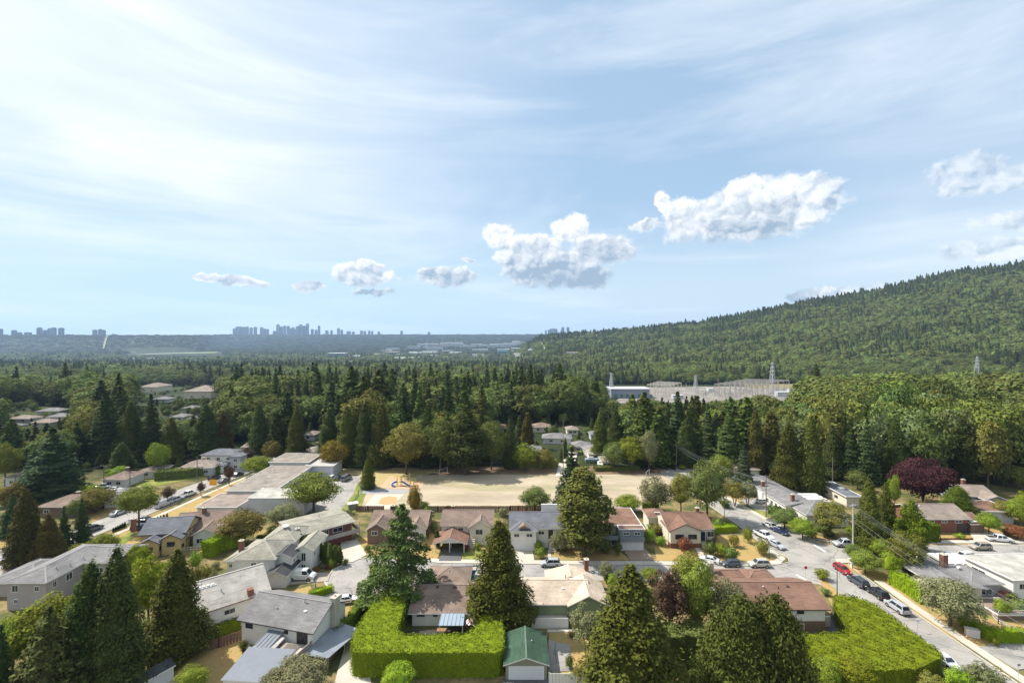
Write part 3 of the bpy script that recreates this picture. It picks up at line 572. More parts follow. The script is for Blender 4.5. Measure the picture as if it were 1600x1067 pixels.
WL = {'white': wallm('wall_white', (.68, .655, .60)), 'cream': wallm('wall_cream', (.60, .54, .43)), 'taupe': wallm('wall_taupe', (.36, .315, .30)), 'green': wallm('wall_sage', (.19, .235, .14)), 'brown': wallm('wall_brown', (.17, .115, .085)), 'grey': wallm('wall_grey', (.40, .41, .43)), 'slate': wallm('wall_slate', (.20, .22, .24)),
      'yellow': wallm('wall_yellow', (.50, .38, .19)), 'brick': BRICK, 'school': wallm('wall_school', (.50, .50, .50)), 'pale': wallm('wall_pale', (.55, .54, .52)), 'olive': wallm('wall_olive', (.25, .24, .17)), 'orange': wallm('wall_orange', (.45, .17, .05))}
class House:
    def __init__(s, name, label, x, y, yaw=0, cat='house', group=None):
        s.o = empty(name, (x, y, 0), R(yaw), label, cat, group); s.b = []
    def block(s, x0, x1, y0, y1, h, roof='gx', pitch=.35, wall='white', rf='grey', ov=.5, fas=None, z0=0.0, walls=True, ridge=True):
        fas = fas or WHITE; o = s.o; mb = MB(); w = x1-x0; d = y1-y0
        if walls:
            if roof in ('gx',):
                rz = h+pitch*d/2; ym = (y0+y1)/2; mb.prism([(x0, y0), (x1, y0), (x1, y1), (x0, y1)], z0-.1, h)
                mb.poly([(x0, y1, h), (x0, y0, h), (x0, ym, rz)]); mb.poly([(x1, y0, h), (x1, y1, h), (x1, ym, rz)])
            elif roof in ('gy',):
                rz = h+pitch*w/2; xm = (x0+x1)/2; mb.prism([(x0, y0), (x1, y0), (x1, y1), (x0, y1)], z0-.1, h)
                mb.poly([(x0, y0, h), (x1, y0, h), (xm, y0, rz)]); mb.poly([(x1, y1, h), (x0, y1, h), (xm, y1, rz)])
            else: mb.prism([(x0, y0), (x1, y0), (x1, y1), (x0, y1)], z0-.1, h)
            wl = mb.build('wall', WL[wall] if isinstance(wall, str) else wall, o)
        X0, X1, Y0, Y1 = x0-ov, x1+ov, y0-ov, y1+ov; e = h-pitch*ov+.02; t = .18; mb = MB()
        def slab(pts):    # pts: ccw from above
            k = len(mb.v); n = len(pts); mb.v += [(a, b, c+t) for a, b, c in pts]+[(a, b, c) for a, b, c in pts]
            mb.f.append(tuple(range(k, k+n))); mb.m.append(0); mb.f.append(tuple(range(k+2*n-1, k+n-1, -1))); mb.m.append(1)
            for i in range(n):
                j = (i+1) % n; mb.f.append((k+i, k+n+i, k+n+j, k+j)); mb.m.append(1)
        rid = []
        if roof == 'gx':
            ym = (y0+y1)/2; z = h+pitch*d/2+.02; slab([(X0, Y0, e), (X1, Y0, e), (X1, ym, z), (X0, ym, z)]); slab([(X0, ym, z), (X1, ym, z), (X1, Y1, e), (X0, Y1, e)]); rid = [((X0, ym, z), (X1, ym, z))]
        elif roof == 'gy':
            xm = (x0+x1)/2; z = h+pitch*w/2+.02; slab([(X0, Y0, e), (xm, Y0, z), (xm, Y1, z), (X0, Y1, e)]); slab([(xm, Y0, z), (X1, Y0, e), (X1, Y1, e), (xm, Y1, z)]); rid = [((xm, Y0, z), (xm, Y1, z))]
        elif roof == 'hip':
            ym = (y0+y1)/2; xm = (x0+x1)/2
            if w >= d:
                q = d/2+ov; z = e+pitch*q; a, b = (X0+q, ym, z), (X1-q, ym, z)
                slab([(X0, Y0, e), (X1, Y0, e), b, a]); slab([(X1, Y0, e), (X1, Y1, e), b]); slab([(X1, Y1, e), (X0, Y1, e), a, b]); slab([(X0, Y1, e), (X0, Y0, e), a])
            else:
                q = w/2+ov; z = e+pitch*q; a, b = (xm, Y0+q, z), (xm, Y1-q, z)
                slab([(X0, Y0, e), (X1, Y0, e), a]); slab([(X1, Y0, e), (X1, Y1, e), b, a]); slab([(X1, Y1, e), (X0, Y1, e), b]); slab([(X0, Y1, e), (X0, Y0, e), a, b])
            rid = [(a, b), ((X0, Y0, e), a), ((X1, Y0, e), b if w >= d else a), ((X1, Y1, e), b), ((X0, Y1, e), a if w >= d else b)]
        elif roof == 'flat':
            slab([(X0, Y0, h), (X1, Y0, h), (X1, Y1, h+pitch), (X0, Y1, h+pitch)])
            for a, b in (((X0, Y0, h), (X1, Y0, h)), ((X1, Y0, h), (X1, Y1, h+pitch)), ((X1, Y1, h+pitch), (X0, Y1, h+pitch)), ((X0, Y1, h+pitch), (X0, Y0, h))): mb.bar((a[0], a[1], a[2]+t+.03), (b[0], b[1], b[2]+t+.03), .16, .14, 1)
        elif roof == 'shed':
            slab([(X0, Y0, h), (X1, Y0, h), (X1, Y1, h+pitch*d), (X0, Y1, h+pitch*d)])
        if ridge:
            for a, b in rid: mb.bar((a[0], a[1], a[2]+t), (b[0], b[1], b[2]+t), .28, .07, 2)
        base = RF[rf]; s.rm = mb.build('roof', [base, fas, CAPS(rf)], o)
        s.b = [x0, x1, y0, y1, h]; return s
    def side(s, sd, u, z):
        x0, x1, y0, y1, h = s.b
        return {'f': (x0+u, y0-.001, 0), 'b': (x1-u, y1, 180), 'l': (x0, y1-u, -90), 'r': (x1, y0+u, 90)}[sd]
    def win(s, sd, u, z, w=1.6, h=1.1, fr=None, panes=2, name='window', dz=None):
        x, y, a = s.side(sd, u, z); mb = MB(); fr = fr or WHITE; t = .09; y0, y1 = -.07, .02
        mb.box(-w/2, w/2, y0, y1, z, z+t).box(-w/2, w/2, y0, y1, z+h-t, z+h).box(-w/2, -w/2+t, y0, y1, z+t, z+h-t).box(w/2-t, w/2, y0, y1, z+t, z+h-t)
        for i in range(1, panes): xx = -w/2+w*i/panes; mb.box(xx-.03, xx+.03, y0+.01, y1, z+t, z+h-t)
        f = mb.build(name, fr, s.o); f.location = (x, y, 0); f.rotation_euler = (0, 0, R(a))
        p = MB().box(-w/2+t, w/2-t, -.035, .01, z+t, z+h-t).build('pane', GLASS, f); return s
    def door(s, sd, u, z=0.0, w=1.0, h=2.1, m=None, name='door'):
        x, y, a = s.side(sd, u, z); mb = MB(); mb.box(-w/2, w/2, -.05, .01, z, z+h); 
        f = mb.build(name, m or WHITE, s.o); f.location = (x, y, 0); f.rotation_euler = (0, 0, R(a))
        MB().box(w/2-.18, w/2-.12, -.10, -.05, z+.95, z+1.1).build('handle', METAL, f); return s
    def garage(s, sd, u, w=4.9, h=2.2, m=None):
        x, y, a = s.side(sd, u, 0); mb = MB(); n = 4
        for i in range(n): mb.box(-w/2, w/2, -.06, .01, .02+i*h/n, h*(i+1)/n-.03)
        mb.box(-w/2, w/2, -.02, .012, .02, h); f = mb.build('garage_door', m or GDOOR, s.o); f.location = (x, y, 0); f.rotation_euler = (0, 0, R(a))
        mb = MB(); mb.box(-w/2-.14, -w/2, -.08, .02, 0, h+.14).box(w/2, w/2+.14, -.08, .02, 0, h+.14).box(-w/2, w/2, -.08, .02, h, h+.14); MBf = mb.build('frame', WHITE, f); return s
    def chim(s, x, y, z0, z1, w=.9, d=.9, m=None):
        mb = MB(); mb.box(x-w/2, x+w/2, y-d/2, y+d/2, z0, z1).box(x-w/2-.08, x+w/2+.08, y-d/2-.08, y+d/2+.08, z1, z1+.12, 1).tube((x, y, z1+.12), (x, y, z1+.4), .14, n=8, mi=1)
        mb.build('chimney', [m or BRICK, CONC], s.rm); return s
    def vent(s, x, y, z, h=.5, kind=0):
        mb = MB()
        if kind == 0: mb.tube((x, y, z-.2), (x, y, z+h), .09, n=8).tube((x, y, z+h), (x, y, z+h+.12), .16, .05, n=8)
        else: mb.box(x-.25, x+.25, y-.25, y+.25, z-.15, z+.2)
        mb.build('roof_vent', METAL if kind == 0 else (WHITE if kind == 2 else DTRIM), s.rm); return s
    def add(s, name, mb, m, parent=None): return mb.build(name, m, parent or s.o)
def CAPS(rf):
    b = {'grey': (.23, .225, .22), 'brown': (.25, .19, .155), 'red': (.22, .14, .105), 'taupe': (.30, .25, .21), 'beige': (.55, .46, .37), 'blue': (.18, .185, .20), 'olive': (.33, .31, .26), 'green': (.10, .15, .11), 'dark': (.10, .10, .105)}.get(rf, (.45, .42, .38)); return mat('ridge_'+rf, b, .9, .1, 2)
def fh(name, label, L, Rr, h, depth, roof='gx', pitch=.35, wall='white', rf='grey', ov=.5, group=None, cat='house', yaw=None, zo=0, **k):
    """house whose front eave runs between two photo pixels at eave height"""
    he = h-(pitch*ov if roof not in ('flat', 'shed') else 0); a = Vector(P(*L, he)); b = Vector(P(*Rr, he)); d = b-a; ang = math.atan2(d.y, d.x) if yaw is None else R(yaw); w = d.length-2*ov; u = Vector((math.cos(ang), math.sin(ang))); n = Vector((-u.y, u.x)); o = a+u*ov+n*ov
    H = House(name, label, o.x, o.y, math.degrees(ang), cat, group); H.w = w; H.block(0, w, 0, depth, h, roof, pitch, wall, rf, ov, **k)
    cx, cy = o.x+(u.x*w+n.x*depth)/2, o.y+(u.y*w+n.y*depth)/2; OCC.append((cx, cy, max(w, depth)*.62)); return H
HG = 'houses of the neighbourhood'
# -- near left
H = fh('two_storey_house', 'large taupe two storey house with grey hipped roof at the left edge', (3, 912), (72, 912), 5.6, 17, 'hip', .30, 'taupe', 'grey', group=HG)
H.win('f', 1.6, 3.6, 1.3, 1.4, WHITE, 2).win('f', 5.9, 3.7, 1.0, 1.1).win('f', 1.8, 1.3, .9, .9).win('r', 1.8, 3.6, .9, 1.3).win('r', 5.0, 3.5, 1.5, 1.5).vent(3, 2.5, 6.2, .3).vent(6, 4, 6.5, .3).vent(7.0, 6, 6.3, .25).vent(7.2, 9, 6.3, .3)
H.block(7.2, 14.5, 8.4, 17, 5.6, 'gx', .30, 'taupe', 'grey').win('f', 4, 3.4).vent(11, 11, 7, .3)
H.block(-9, .3, 5, 16, 3.0, 'hip', .3, 'taupe', 'grey').door('f', 7, 0, 1.0, 2.0)
H = fh('tudor_house', 'yellow and black half timbered house with slate grey roof', (214, 838), (297, 826), 4.6, 9, 'gx', .5, 'yellow', 'blue', group=HG, yaw=10, fas=DTRIM)
W = H.w; H.block(1.5, 5.5, -3, 0, 3.4, 'gy', .5, 'yellow', 'blue', fas=DTRIM); H.win('f', 2, 1.2, 1.6, 1.2, DTRIM).win('r', 1, 1.2, 1.2, 1.0, DTRIM); H.block(W-4.2, W, -2.4, 0, 4.0, 'gy', .5, 'yellow', 'blue', fas=DTRIM).win('f', 2.1, 2.0, 1.8, 1.2, DTRIM).win('r', 1.2, 1.2, 1.2, 1.0, DTRIM).chim(-3.6, 4.0, 4, 7.3)
mb = MB()
for i in range(5): mb.box(W+.0, W+.05, .6+i*2, .78+i*2, 0, 4.5)
mb.box(W, W+.055, 0, 9, 2.3, 2.5).box(W, W+.055, 0, 9, 4.2, 4.4); H.add('timber_frame', mb, DTRIM)
H = fh('bungalow', 'bungalow with broad brown roof, skylight and glazed porch beside the school', (262, 835), (352, 829), 3.2, 13, 'gx', .42, 'pale', 'brown', group=HG, yaw=12)
W = H.w; H.block(W-6.5, W-1, -2.4, 5, 3.2, 'gy', .5, 'pale', 'brown').win('f', 1.5, .8, 1.6, 1.3).win('f', 4.0, .8, 1.6, 1.3).chim(W-7, 6, 4.5, 7.2); H.add('skylight', MB().box(2.2, 4.4, 1.6, 2.4, 4.1, 4.25), WHITE, H.rm)
mb = MB(); 
for i in range(13): mb.box(W-9+i*.7, W-8.92+i*.7, -4.7, -4.62, 0, .95)
mb.box(W-9.1, W-.4, -4.68, -4.64, .85, .95).box(W-9.1, W-.4, -4.68, -4.64, .3, .38); fo = mb.build('picket_fence', WHITE); fo.parent = None; fo.location = H.o.location; fo.rotation_euler = H.o.rotation_euler; tag(fo, 'low white picket fence before the brown roofed bungalow', 'fence')
# grey hipped house by the turning circle
H = fh('two_storey_house', 'white house with olive grey hipped roofs and white van outside', (361, 875), (431, 875), 5.2, 9.5, 'hip', .42, 'pale', 'olive', group=HG, yaw=0)
W = H.w; H.win('f', W*.48, 3.1, 1.3, 1.2).win('f', W*.48, .9, 1.3, 1.1).chim(-1.0, 4.5, 3.8, 7.2, .9, .9)
H.block(-2.8, .3, 2, 8, 3.9, 'hip', .42, 'pale', 'olive').win('f', .8, 2.2, .8, .9)
H.block(1.5, 9, 9.2, 18, 5.2, 'hip', .42, 'pale', 'olive'); H.add('skylight', MB().tube((5.2, 13, 7.1), (5.2, 13, 7.35), .8, n=12), WHITE, H.rm)
H.block(W-1.0, W+3.2, 1.2, 5.4, 5.0, 'gy', .40, 'white', 'dark').win('r', 1.2, 3.2, .8, .9).win('r', 2.8, 3.2, .8, .9)
H.block(W+2.6, W+6.4, 4.4, 12.5, 5.2, 'gy', .5, 'white', 'olive').win('f', 1.9, 2.5, 1.1, 2.0).win('f', 1.9, .4, 1.1, 1.4).win('r', 1.5, 3.2, .9, 1.0)
H.block(W-.6, W+3.6, -2.6, 4.8, 2.7, 'gy', .42, 'white', 'dark').garage('f', 2.1, 3.0, 2.1)
# long white house
H = fh('long_white_house', 'long white two storey house with pale steep roof turned to the lane', (300, 965), (425, 925), 4.9, 11.5, 'gx', .52, 'white', 'pale', group=HG, fas=mat('rust_trim', (.20, .09, .05)))
W = H.w; H.win('f', W-6.6, 2.9, 1.9, 1.0).win('f', W-6.8, .7, 2.1, 1.1).win('f', W-12.5, 2.9, 1.7, 1.0).win('f', W-12.2, .7, 1.7, 1.0).vent(W-7.5, 2.5, 6.3, .6).vent(W-4, 4.5, 7.0, .4)
mb = MB(); mb.box(W-3.6, W-2.6, -.15, .9, 4.9, 6.2); H.add('dormer', mb, BRICK, H.rm); mb = MB()
for i in range(9): mb.box(W-14.6+i*.72, W-14.1+i*.72, 4.2, 5.8, 7.28+0.1*(i % 2), 7.5)
mb.box(W-15, W-8, 4.0, 6.0, 7.1, 7.3); H.add('clerestory_rail', mb, WHITE, H.rm)
# grey roof white house by the lane
H = fh('two_storey_house', 'white house with wide grey gable roof and back deck beside the lane', (369, 970), (489, 992), 4.7, 9.4, 'gx', .45, 'white', 'grey', group=HG, ov=.6, fas=DTRIM)
W = H.w; H.win('f', 1.6, 3.2, 1.5, .8, DTRIM).win('f', 9.2, 3.4, .8, .6, DTRIM).vent(5.4, 2.3, 5.9, .3).vent(11, 2.6, 6, .3, 2).vent(9.8, 4.0, 6.5, 1.0).door('f', W-2.6, 2.2, .9, 2.0, DTRIM).win('f', W-1.5, 2.2, 1.2, 2.0, DTRIM)
H.chim(W+.5, 5.6, 0, 7.6, 1.0, 1.5, CONC)
mb = MB(); mb.box(6.5, W+.2, -4.4, -.02, 2.0, 2.2)
for i in range(6): mb.box(6.6+i*1.75, 6.75+i*1.75, -4.35, -4.2, 0, 2.0)
H.add('deck', mb, mat('deck_wood', (.40, .35, .31), .8)); mb = MB(); mb.box(W-.05, W+.06, -4.4, -.1, 2.25, 3.2).box(9.5, W, -4.45, -4.36, 2.25, 3.15)
H.add('deck_rail', mb, mat('rail_wood', (.30, .25, .23), .8))
mb = MB(); mb.hexa([(5.8, -3.6, 2.9), (8.8, -3.6, 2.9), (8.8, -.1, 3.6), (5.8, -.1, 3.6), (5.8, -3.6, 2.98), (8.8, -3.6, 2.98), (8.8, -.1, 3.68), (5.8, -.1, 3.68)])
for i in range(5): mb.hexa([(5.8+i*.72, -3.6, 2.98), (5.88+i*.72, -3.6, 2.98), (5.88+i*.72, -.1, 3.68), (5.8+i*.72, -.1, 3.68), (5.8+i*.72, -3.6, 3.05), (5.88+i*.72, -3.6, 3.05), (5.88+i*.72, -.1, 3.75), (5.8+i*.72, -.1, 3.75)])
H.add('patio_awning', mb, RF['metal'])
mb = MB(); mb.hexa([(W+.1, -2.5, 2.2), (W+4.2, -1.6, 1.8), (W+5.2, 6.5, 1.9), (W+.1, 6.5, 2.6), (W+.1, -2.5, 2.3), (W+4.2, -1.6, 1.9), (W+5.2, 6.5, 2.0), (W+.1, 6.5, 2.7)])
H.add('side_canopy', mb, mat('clear_sheet', (.22, .24, .27), .3, .25, .5, spec=.6))
[H.add('canopy_post', MB().box(x, x+.1, y, y+.1, 0, 2.0), METAL) for x, y in ((W+4.1, -1.6), (W+5.0, 6.3), (W+4.6, 2.2))]
H = fh('patio_shelter', 'white ribbed patio shelter in front of the deck', (384, 1023), (421, 1023), 2.6, 4.2, 'shed', .12, 'taupe', 'white', ov=.1, cat='shelter', walls=False, yaw=-12)
[H.add('post', MB().box(x, x+.12, y, y+.12, 0, 2.55), WHITE) for x in (0.1, H.w-.2) for y in (.1, 3.9)]
H = fh('gazebo', 'grey canvas gazebo beside the deck steps', (419, 1029), (449, 1029), 2.3, 3.8, 'hip', .5, 'taupe', 'flat', ov=.2, cat='gazebo', walls=False, yaw=-12, ridge=False)
[H.add('post', MB().box(x, x+.1, y, y+.1, 0, 2.3), METAL) for x in (0.05, H.w-.15) for y in (.05, 3.7)]
H = fh('shed', 'grey metal roofed outbuilding with white front at the bottom edge', (345, 1063), (427, 1063), 2.5, 6.4, 'shed', .10, 'white', 'metal', ov=.2, cat='shed', yaw=-5)
H = fh('shed', 'small black roofed garden shed with the boat beside it', (191, 1067), (222, 1067), 2.2, 5.5, 'gy', .45, 'pale', 'dark', ov=.2, cat='shed', yaw=-28)
# balcony house with slanted low roof
H = fh('split_level_house', 'dark brick house with pale low pitched roof and long balcony', (459, 840), (556, 815), 4.9, 11.5, 'gx', .10, 'brick', 'olive', group=HG, ov=.8)
W = H.w; H.win('f', 3.4, 2.9, 1.5, 1.5).win('f', 5.4, 2.9, 1.6, 1.5).win('f', 10.4, 3.1, 2.6, 1.2).win('f', 7.4, 2.9, 1.2, 1.5).chim(.6, 1.2, 4, 6.1).vent(8, 7, 5.6, .8)
mb = MB(); mb.box(6.5, W+1.4, -1.9, 0, 2.3, 2.5).box(6.5, W+1.4, -1.95, -1.87, 2.5, 3.4).box(W+1.3, W+1.4, -1.9, 3, 2.5, 3.4).box(W+1.25, W+1.4, -1.9, -1.75, 0, 5.0).box(W*.5, W*.5+.15, -1.9, -1.75, 0, 2.3); H.add('balcony', mb, mat('balcony_grey', (.32, .30, .29)))
# -- row of houses facing the street
H = fh('bungalow', 'brown brick house with maroon brown roof and front gable behind the big cedar', (575, 823), (668, 823), 3.6, 10, 'gx', .42, 'brown', 'brown', group=HG, yaw=0)
W = H.w; H.chim(4.6, 5.6, 4, 6.9, 1.2, .8, DTRIM); H.block(.2, 5.2, -3.4, 2, 3.9, 'gy', .62, 'brown', 'brown').win('f', 1.8, 2.3, 1.6, 1.2); H.block(W-4.6, W, -1.6, 2, 3.6, 'gy', .6, 'pale', 'brown').win('f', 2.2, 1.2, 1.8, 1.4)
H = fh('split_level_house', 'cream split level house with brown roof and gabled carport', (687, 822), (771, 822), 4.7, 10, 'gx', .40, 'cream', 'brown', group=HG, yaw=0)
W = H.w; H.win('f', 1.8, 3.1, 1.4, .8).win('f', 5.0, 3.2, 1.4, .8).chim(2, 8, 5, 6.9); H.block(W-5.6, W-.2, -1.2, 2, 4.7, 'gy', .62, 'cream', 'brown').win('f', 2.4, 2.6, 2.0, 1.5)
H.b = [0, W, 0, 10, 4.7]; H.door('f', 8.0, 2.0, 1.6, 2.1)
mb = MB(); [mb.box(7.1, 8.9, -1.6-i*.4, -.05, 0, 2.0-i*.33) for i in range(6)]; H.add('front_steps', mb, CONC)
H.block(-.9, 6.7, -6.2, -.1, 2.5, 'gy', .38, 'cream', 'red', walls=False, ov=.6); mb = MB(); [mb.box(x, x+.2, y, y+.2, 0, 2.45) for x in (-.8, 2.7, 6.3) for y in (-6.0, -3)]
mb.poly([(-.9, -6.1, 2.5), (6.7, -6.1, 2.5), (2.9, -6.1, 3.85)]); H.add('carport_posts', mb, WHITE)
H = fh('two_storey_house', 'white two storey house with blue grey roof and wide garage door', (795, 827), (900, 827), 5.1, 10.5, 'gx', .40, 'white', 'blue', group=HG, yaw=0)
W = H.w; H.block(.1, 6.4, -1.6, 4, 5.1, 'hip', .40, 'white', 'blue').garage('f', 2.6, 4.9, 2.2).win('f', 1.4, 3.4, 1.4, .95).win('f', 4.6, 3.4, 1.6, .95); H.add('gablet', MB().poly([(1.6, -1.95, 5.6), (5.0, -1.95, 5.6), (3.3, -1.95, 6.5)]).poly([(1.6, -1.95, 5.6), (3.3, -1.95, 6.5), (3.3, 1.0, 6.5)]).poly([(5.0, -1.95, 5.6), (3.3, 1.0, 6.5), (3.3, -1.95, 6.5)]), [RF['brown']], H.rm)
H.b = [0, W, 0, 10.5, 5.1]; H.win('f', 7.8, 3.4, 1.6, .95).door('f', 10.2, 2.4, 1.2, 2.2, DTRIM).win('f', 13.4, 3.2, 1.5, 1.2)
mb = MB(); mb.box(W*.52, W, 9.2, 9.6, 5.6, 8.0); H.add('parapet', mb, WHITE); mb = MB(); [mb.box(9.6, 11.4, -2.6+i*.4, -.02, 0, .3+i*.35) for i in range(6)]; H.add('front_steps', mb, CONC)
H = fh('modern_house', 'dark blue grey modern house with flat brown roof and twin white garage doors', (919, 822), (1003, 822), 5.4, 11.5, 'flat', .25, 'slate', 'red', ov=.3, group=HG, yaw=0)
W = H.w; H.block(W-5.8, W+.3, -2.2, 0, 5.3, 'flat', .02, 'slate', 'red', ov=.2).garage('f', 1.6, 2.6, 2.2).garage('f', 4.5, 2.6, 2.2).win('f', 1.6, 3.9, 1.6, .8).win('f', 4.4, 3.9, 1.6, .8)
H.b = [0, W, 0, 11.5, 5.4]; H.win('f', 4.6, 3.0, 2.2, 1.4).win('f', 2.0, .6, 2.6, 1.1).win('f', 6.4, .4, 1.4, 1.7); mb = MB(); mb.box(0, W-5.9, -2.2, 0, 2.6, 2.8).box(0, W-5.9, -2.25, -2.17, 2.8, 3.7).box(W-5.8, W+.3, -2.9, -2.26, 2.5, 3.6); H.add('balcony', mb, WL['slate'])
H = fh('corner_house', 'cream corner house with red brown roof, front gable and dark shutters', (1042, 827), (1117, 827), 4.5, 11, 'gx', .36, 'cream', 'red', group=HG, yaw=0)
W = H.w; H.block(0.1, 7.8, -1.6, 5, 4.5, 'gy', .42, 'cream', 'red', fas=DTRIM).win('f', 2.3, 2.3, 2.2, 1.2, DTRIM).win('f', 5.6, 2.3, 2.2, 1.2, DTRIM); H.add('brick_base', MB().box(-.05, 7.9, -1.68, -.2, 0, 1.2), BRICK); H.chim(W-1.6, 6, 5, 7.6)
H.block(-2.4, 2.6, 9.5, 15, 4.0, 'hip', .4, 'cream', 'red'); H.b = [0, W, 0, 11, 4.5]; H.door('f', 9.0, 1.2, 1.2, 2.3, mat('navy_door', (.02, .03, .06))).win('f', 11.0, 2.2, 1.8, 1.5); mb = MB(); mb.box(9.8, W+.3, -1.4, 0, 1.3, 1.45)
for i in range(9): mb.box(9.9+i*.36, 9.95+i*.36, -1.38, -1.33, 1.45, 2.3)
mb.box(9.8, W+.3, -1.4, -1.32, 2.3, 2.4).box(W, W+.2, -1.4, -1.2, 0, 4.3).box(9.3, 9.5, -1.6, -1.4, 0, 4.3); H.add('balcony', mb, DTRIM)
mb = MB(); [mb.box(8.2, 9.9, -2.6+i*.4, -.9, 0, .25+i*.2) for i in range(5)]; H.add('front_steps', mb, CONC)
# -- inside the big hedge
H = fh('bungalow', 'white bungalow with brown gable roof inside the tall clipped hedge', (637, 960), (758, 960), 2.75, 10.5, 'gx', .40, 'white', 'brown', ov=.7, group=HG, yaw=0)
W = H.w; H.win('f', 1.6, 1.75, 1.5, .65, DTRIM).win('f', 4.3, 1.75, .8, .65, DTRIM).block(1.2, 9.2, 9.8, 17.5, 2.75, 'hip', .40, 'white', 'brown', ov=.7).vent(5.7, 10.2, 5.2, .5).vent(3.6, 6.6-5, 3.6, .25).vent(4.0, 4.7, 4.9, .2, 1).vent(7.4, 4.7, 4.9, .2, 1); H.b = [0, W, 0, 10.5, 2.75]
mb = MB(); mb.hexa([(5.4, -3.4, 2.0), (9.9, -3.4, 2.0), (9.9, .0, 2.75), (5.6, .0, 2.75), (5.4, -3.4, 2.08), (9.9, -3.4, 2.08), (9.9, .0, 2.83), (5.6, .0, 2.83)])
for i in range(7): mb.hexa([(5.4+i*.74, -3.42, 2.08), (5.46+i*.74, -3.42, 2.08), (5.62+i*.71, .0, 2.83), (5.56+i*.71, .0, 2.83), (5.4+i*.74, -3.42, 2.16), (5.46+i*.74, -3.42, 2.16), (5.62+i*.71, .0, 2.9), (5.56+i*.71, .0, 2.9)])
H.add('patio_awning', mb, mat('blue_grey_metal', (.30, .36, .42), .4, .06, metal=.2)); [H.add('awning_post', MB().box(x, x+.1, -3.35, -3.25, 0, 2.0), WHITE) for x in (5.6, 9.7)]
H = fh('bungalow', 'sage green house with beige roof and right hand gable wing', (812, 946), (925, 946), 3.3, 9.5, 'gx', .40, 'green', 'beige', group=HG, yaw=0, ov=.6)
W = H.w; H.win('f', W-3.5, 1.0, .9, .6).block(W-3.6, W+3.4, -.9, 7, 3.4, 'gy', .48, 'green', 'beige', ov=.5).win('f', 4, 1, 1.2, 1.0).vent(2+W-5.8, 5, 5.2, 1.0).vent(W-4.5, 2.8, 4.5, .3, 2); H.block(W-7, W+2.2, 8.8, 13.0, 2.9, 'gy', .26, 'green', 'beige').chim(W+1.6, 13, 3.5, 5.6)
mb = MB(); mb.box(1.5, W-4.1, -2.6, -.05, .9, 1.0).box(1.5, W-4.1, -2.65, -2.58, 0, 1.9, 1); H.add('back_deck', mb, [CONC, WHITE]); 
H = fh('garage', 'detached double garage with green gable roof and white door', (786, 1041), (859, 1041), 2.55, 7.6, 'gy', .33, 'olive', 'green', ov=.4, cat='garage', yaw=0)
H.garage('f', H.w/2, 5.3, 2.1).vent(4.3, 4.2, 3.3, .35)
# -- corner house lower right
H = fh('corner_house', 'white and brown corner house with red brown roof beside the broad hedge', (1132, 954), (1299, 954), 4.6, 10.5, 'gx', .36, 'white', 'red', ov=.7, group=HG, yaw=0, fas=DTRIM)
W = H.w; H.win('f', W-4.5, 3.4, 1.3, .7, DTRIM).win('f', W-4.7, .7, 1.8, 1.0); H.add('brown_base', MB().box(-.06, W+.06, -.06, 10.56, 0, 2.1), WL['brown']); H.vent(W-9.3, 3.8, 6.0, .5).vent(W-4.5, 4.2, 6.2, .3, 1)
H.block(W-9.5, W-3.5, 9.6, 14.5, 4.5, 'hip', .36, 'white', 'red', fas=DTRIM); H.block(1.5, 9, 9.6, 14.5, 4.5, 'hip', .40, 'white', 'red', fas=DTRIM).chim(2.0, 12, 4.6, 7.2, .9, .9, CONC).chim(-.4, 10, 4.6, 7.0, .9, .9, CONC)
mb = MB(); [mb.box(W+.1, W+2.0, 1.5+i*.4, 1.9+i*.4, 0, 2.0-i*.3) for i in range(6)]; H.add('side_steps', mb, CONC)
# -- right side
H = fh('bungalow', 'long low grey roofed bungalow behind the cedar hedge on the right', (1472, 921), (1545, 921), 3.3, 14, 'gy', .12, 'cream', 'grey', ov=.7, group=HG, yaw=0)
W = H.w; H.win('f', 2.2, .8, 1.2, 1.4); H.win('l', 5, 1.9, 6, .8, DTRIM, 4).vent(1, 10, 3.5, .3, 2); H.block(W-.5, W+5.4, 1.8, 9, 3.3, 'hip', .28, 'taupe', 'grey', ov=.6).win('f', 3, .9, 2.6, 1.3)
H.chim(W-.2, 8.5, 3.2, 6.2, 1.1, 1.1).vent(1.5, 8, 5.0, .9).vent(W+1, 6.2, 4.4, .3, 2)
H = fh('patio_roof', 'white striped translucent carport roof between the grey and flat roofs', (1480, 884), (1531, 884), 2.9, 5.2, 'shed', .06, 'white', 'metal', ov=.1, cat='carport', yaw=0, walls=False)
mb = MB(); [mb.box(.15+i*1.75, 1.35+i*1.75, -.1, 5.2, 3.15, 3.5) for i in range(4)]; H.add('roof_panel', mb, WHITE); [H.add('post', MB().box(x, x+.12, y, y+.12, 0, 2.9), WHITE) for x in (.1, H.w-.2) for y in (.1, 4.9)]
H = fh('flat_roofed_house', 'large white trimmed flat roofed house at the right edge', (1584, 908), (1690, 900), 4.6, 10, 'flat', .05, 'white', 'flatpale', ov=.6, group=HG, yaw=3); H.win('l', 3, 2.5, 3, 1.0).win('f', 2, 2.6, 1.6, 1.2).win('f', 5, 2.6, 1.6, 1.2)
H = fh('terrace_deck', 'raised brown deck with white railing at the right edge', (1560, 962), (1640, 962), .9, 6, 'flat', .01, 'brown', 'brown', ov=.0, cat='deck', yaw=0)
mb = MB(); 
for i in range(9): mb.box(i*1.1, i*1.1+.1, -.05, .05, .9, 1.9)
mb.box(0, 9, -.05, .05, 1.85, 1.95).box(0, 9, -.03, .03, 1.0, 1.5); H.add('railing', mb, mat('pale_rail', (.5, .45, .42)))
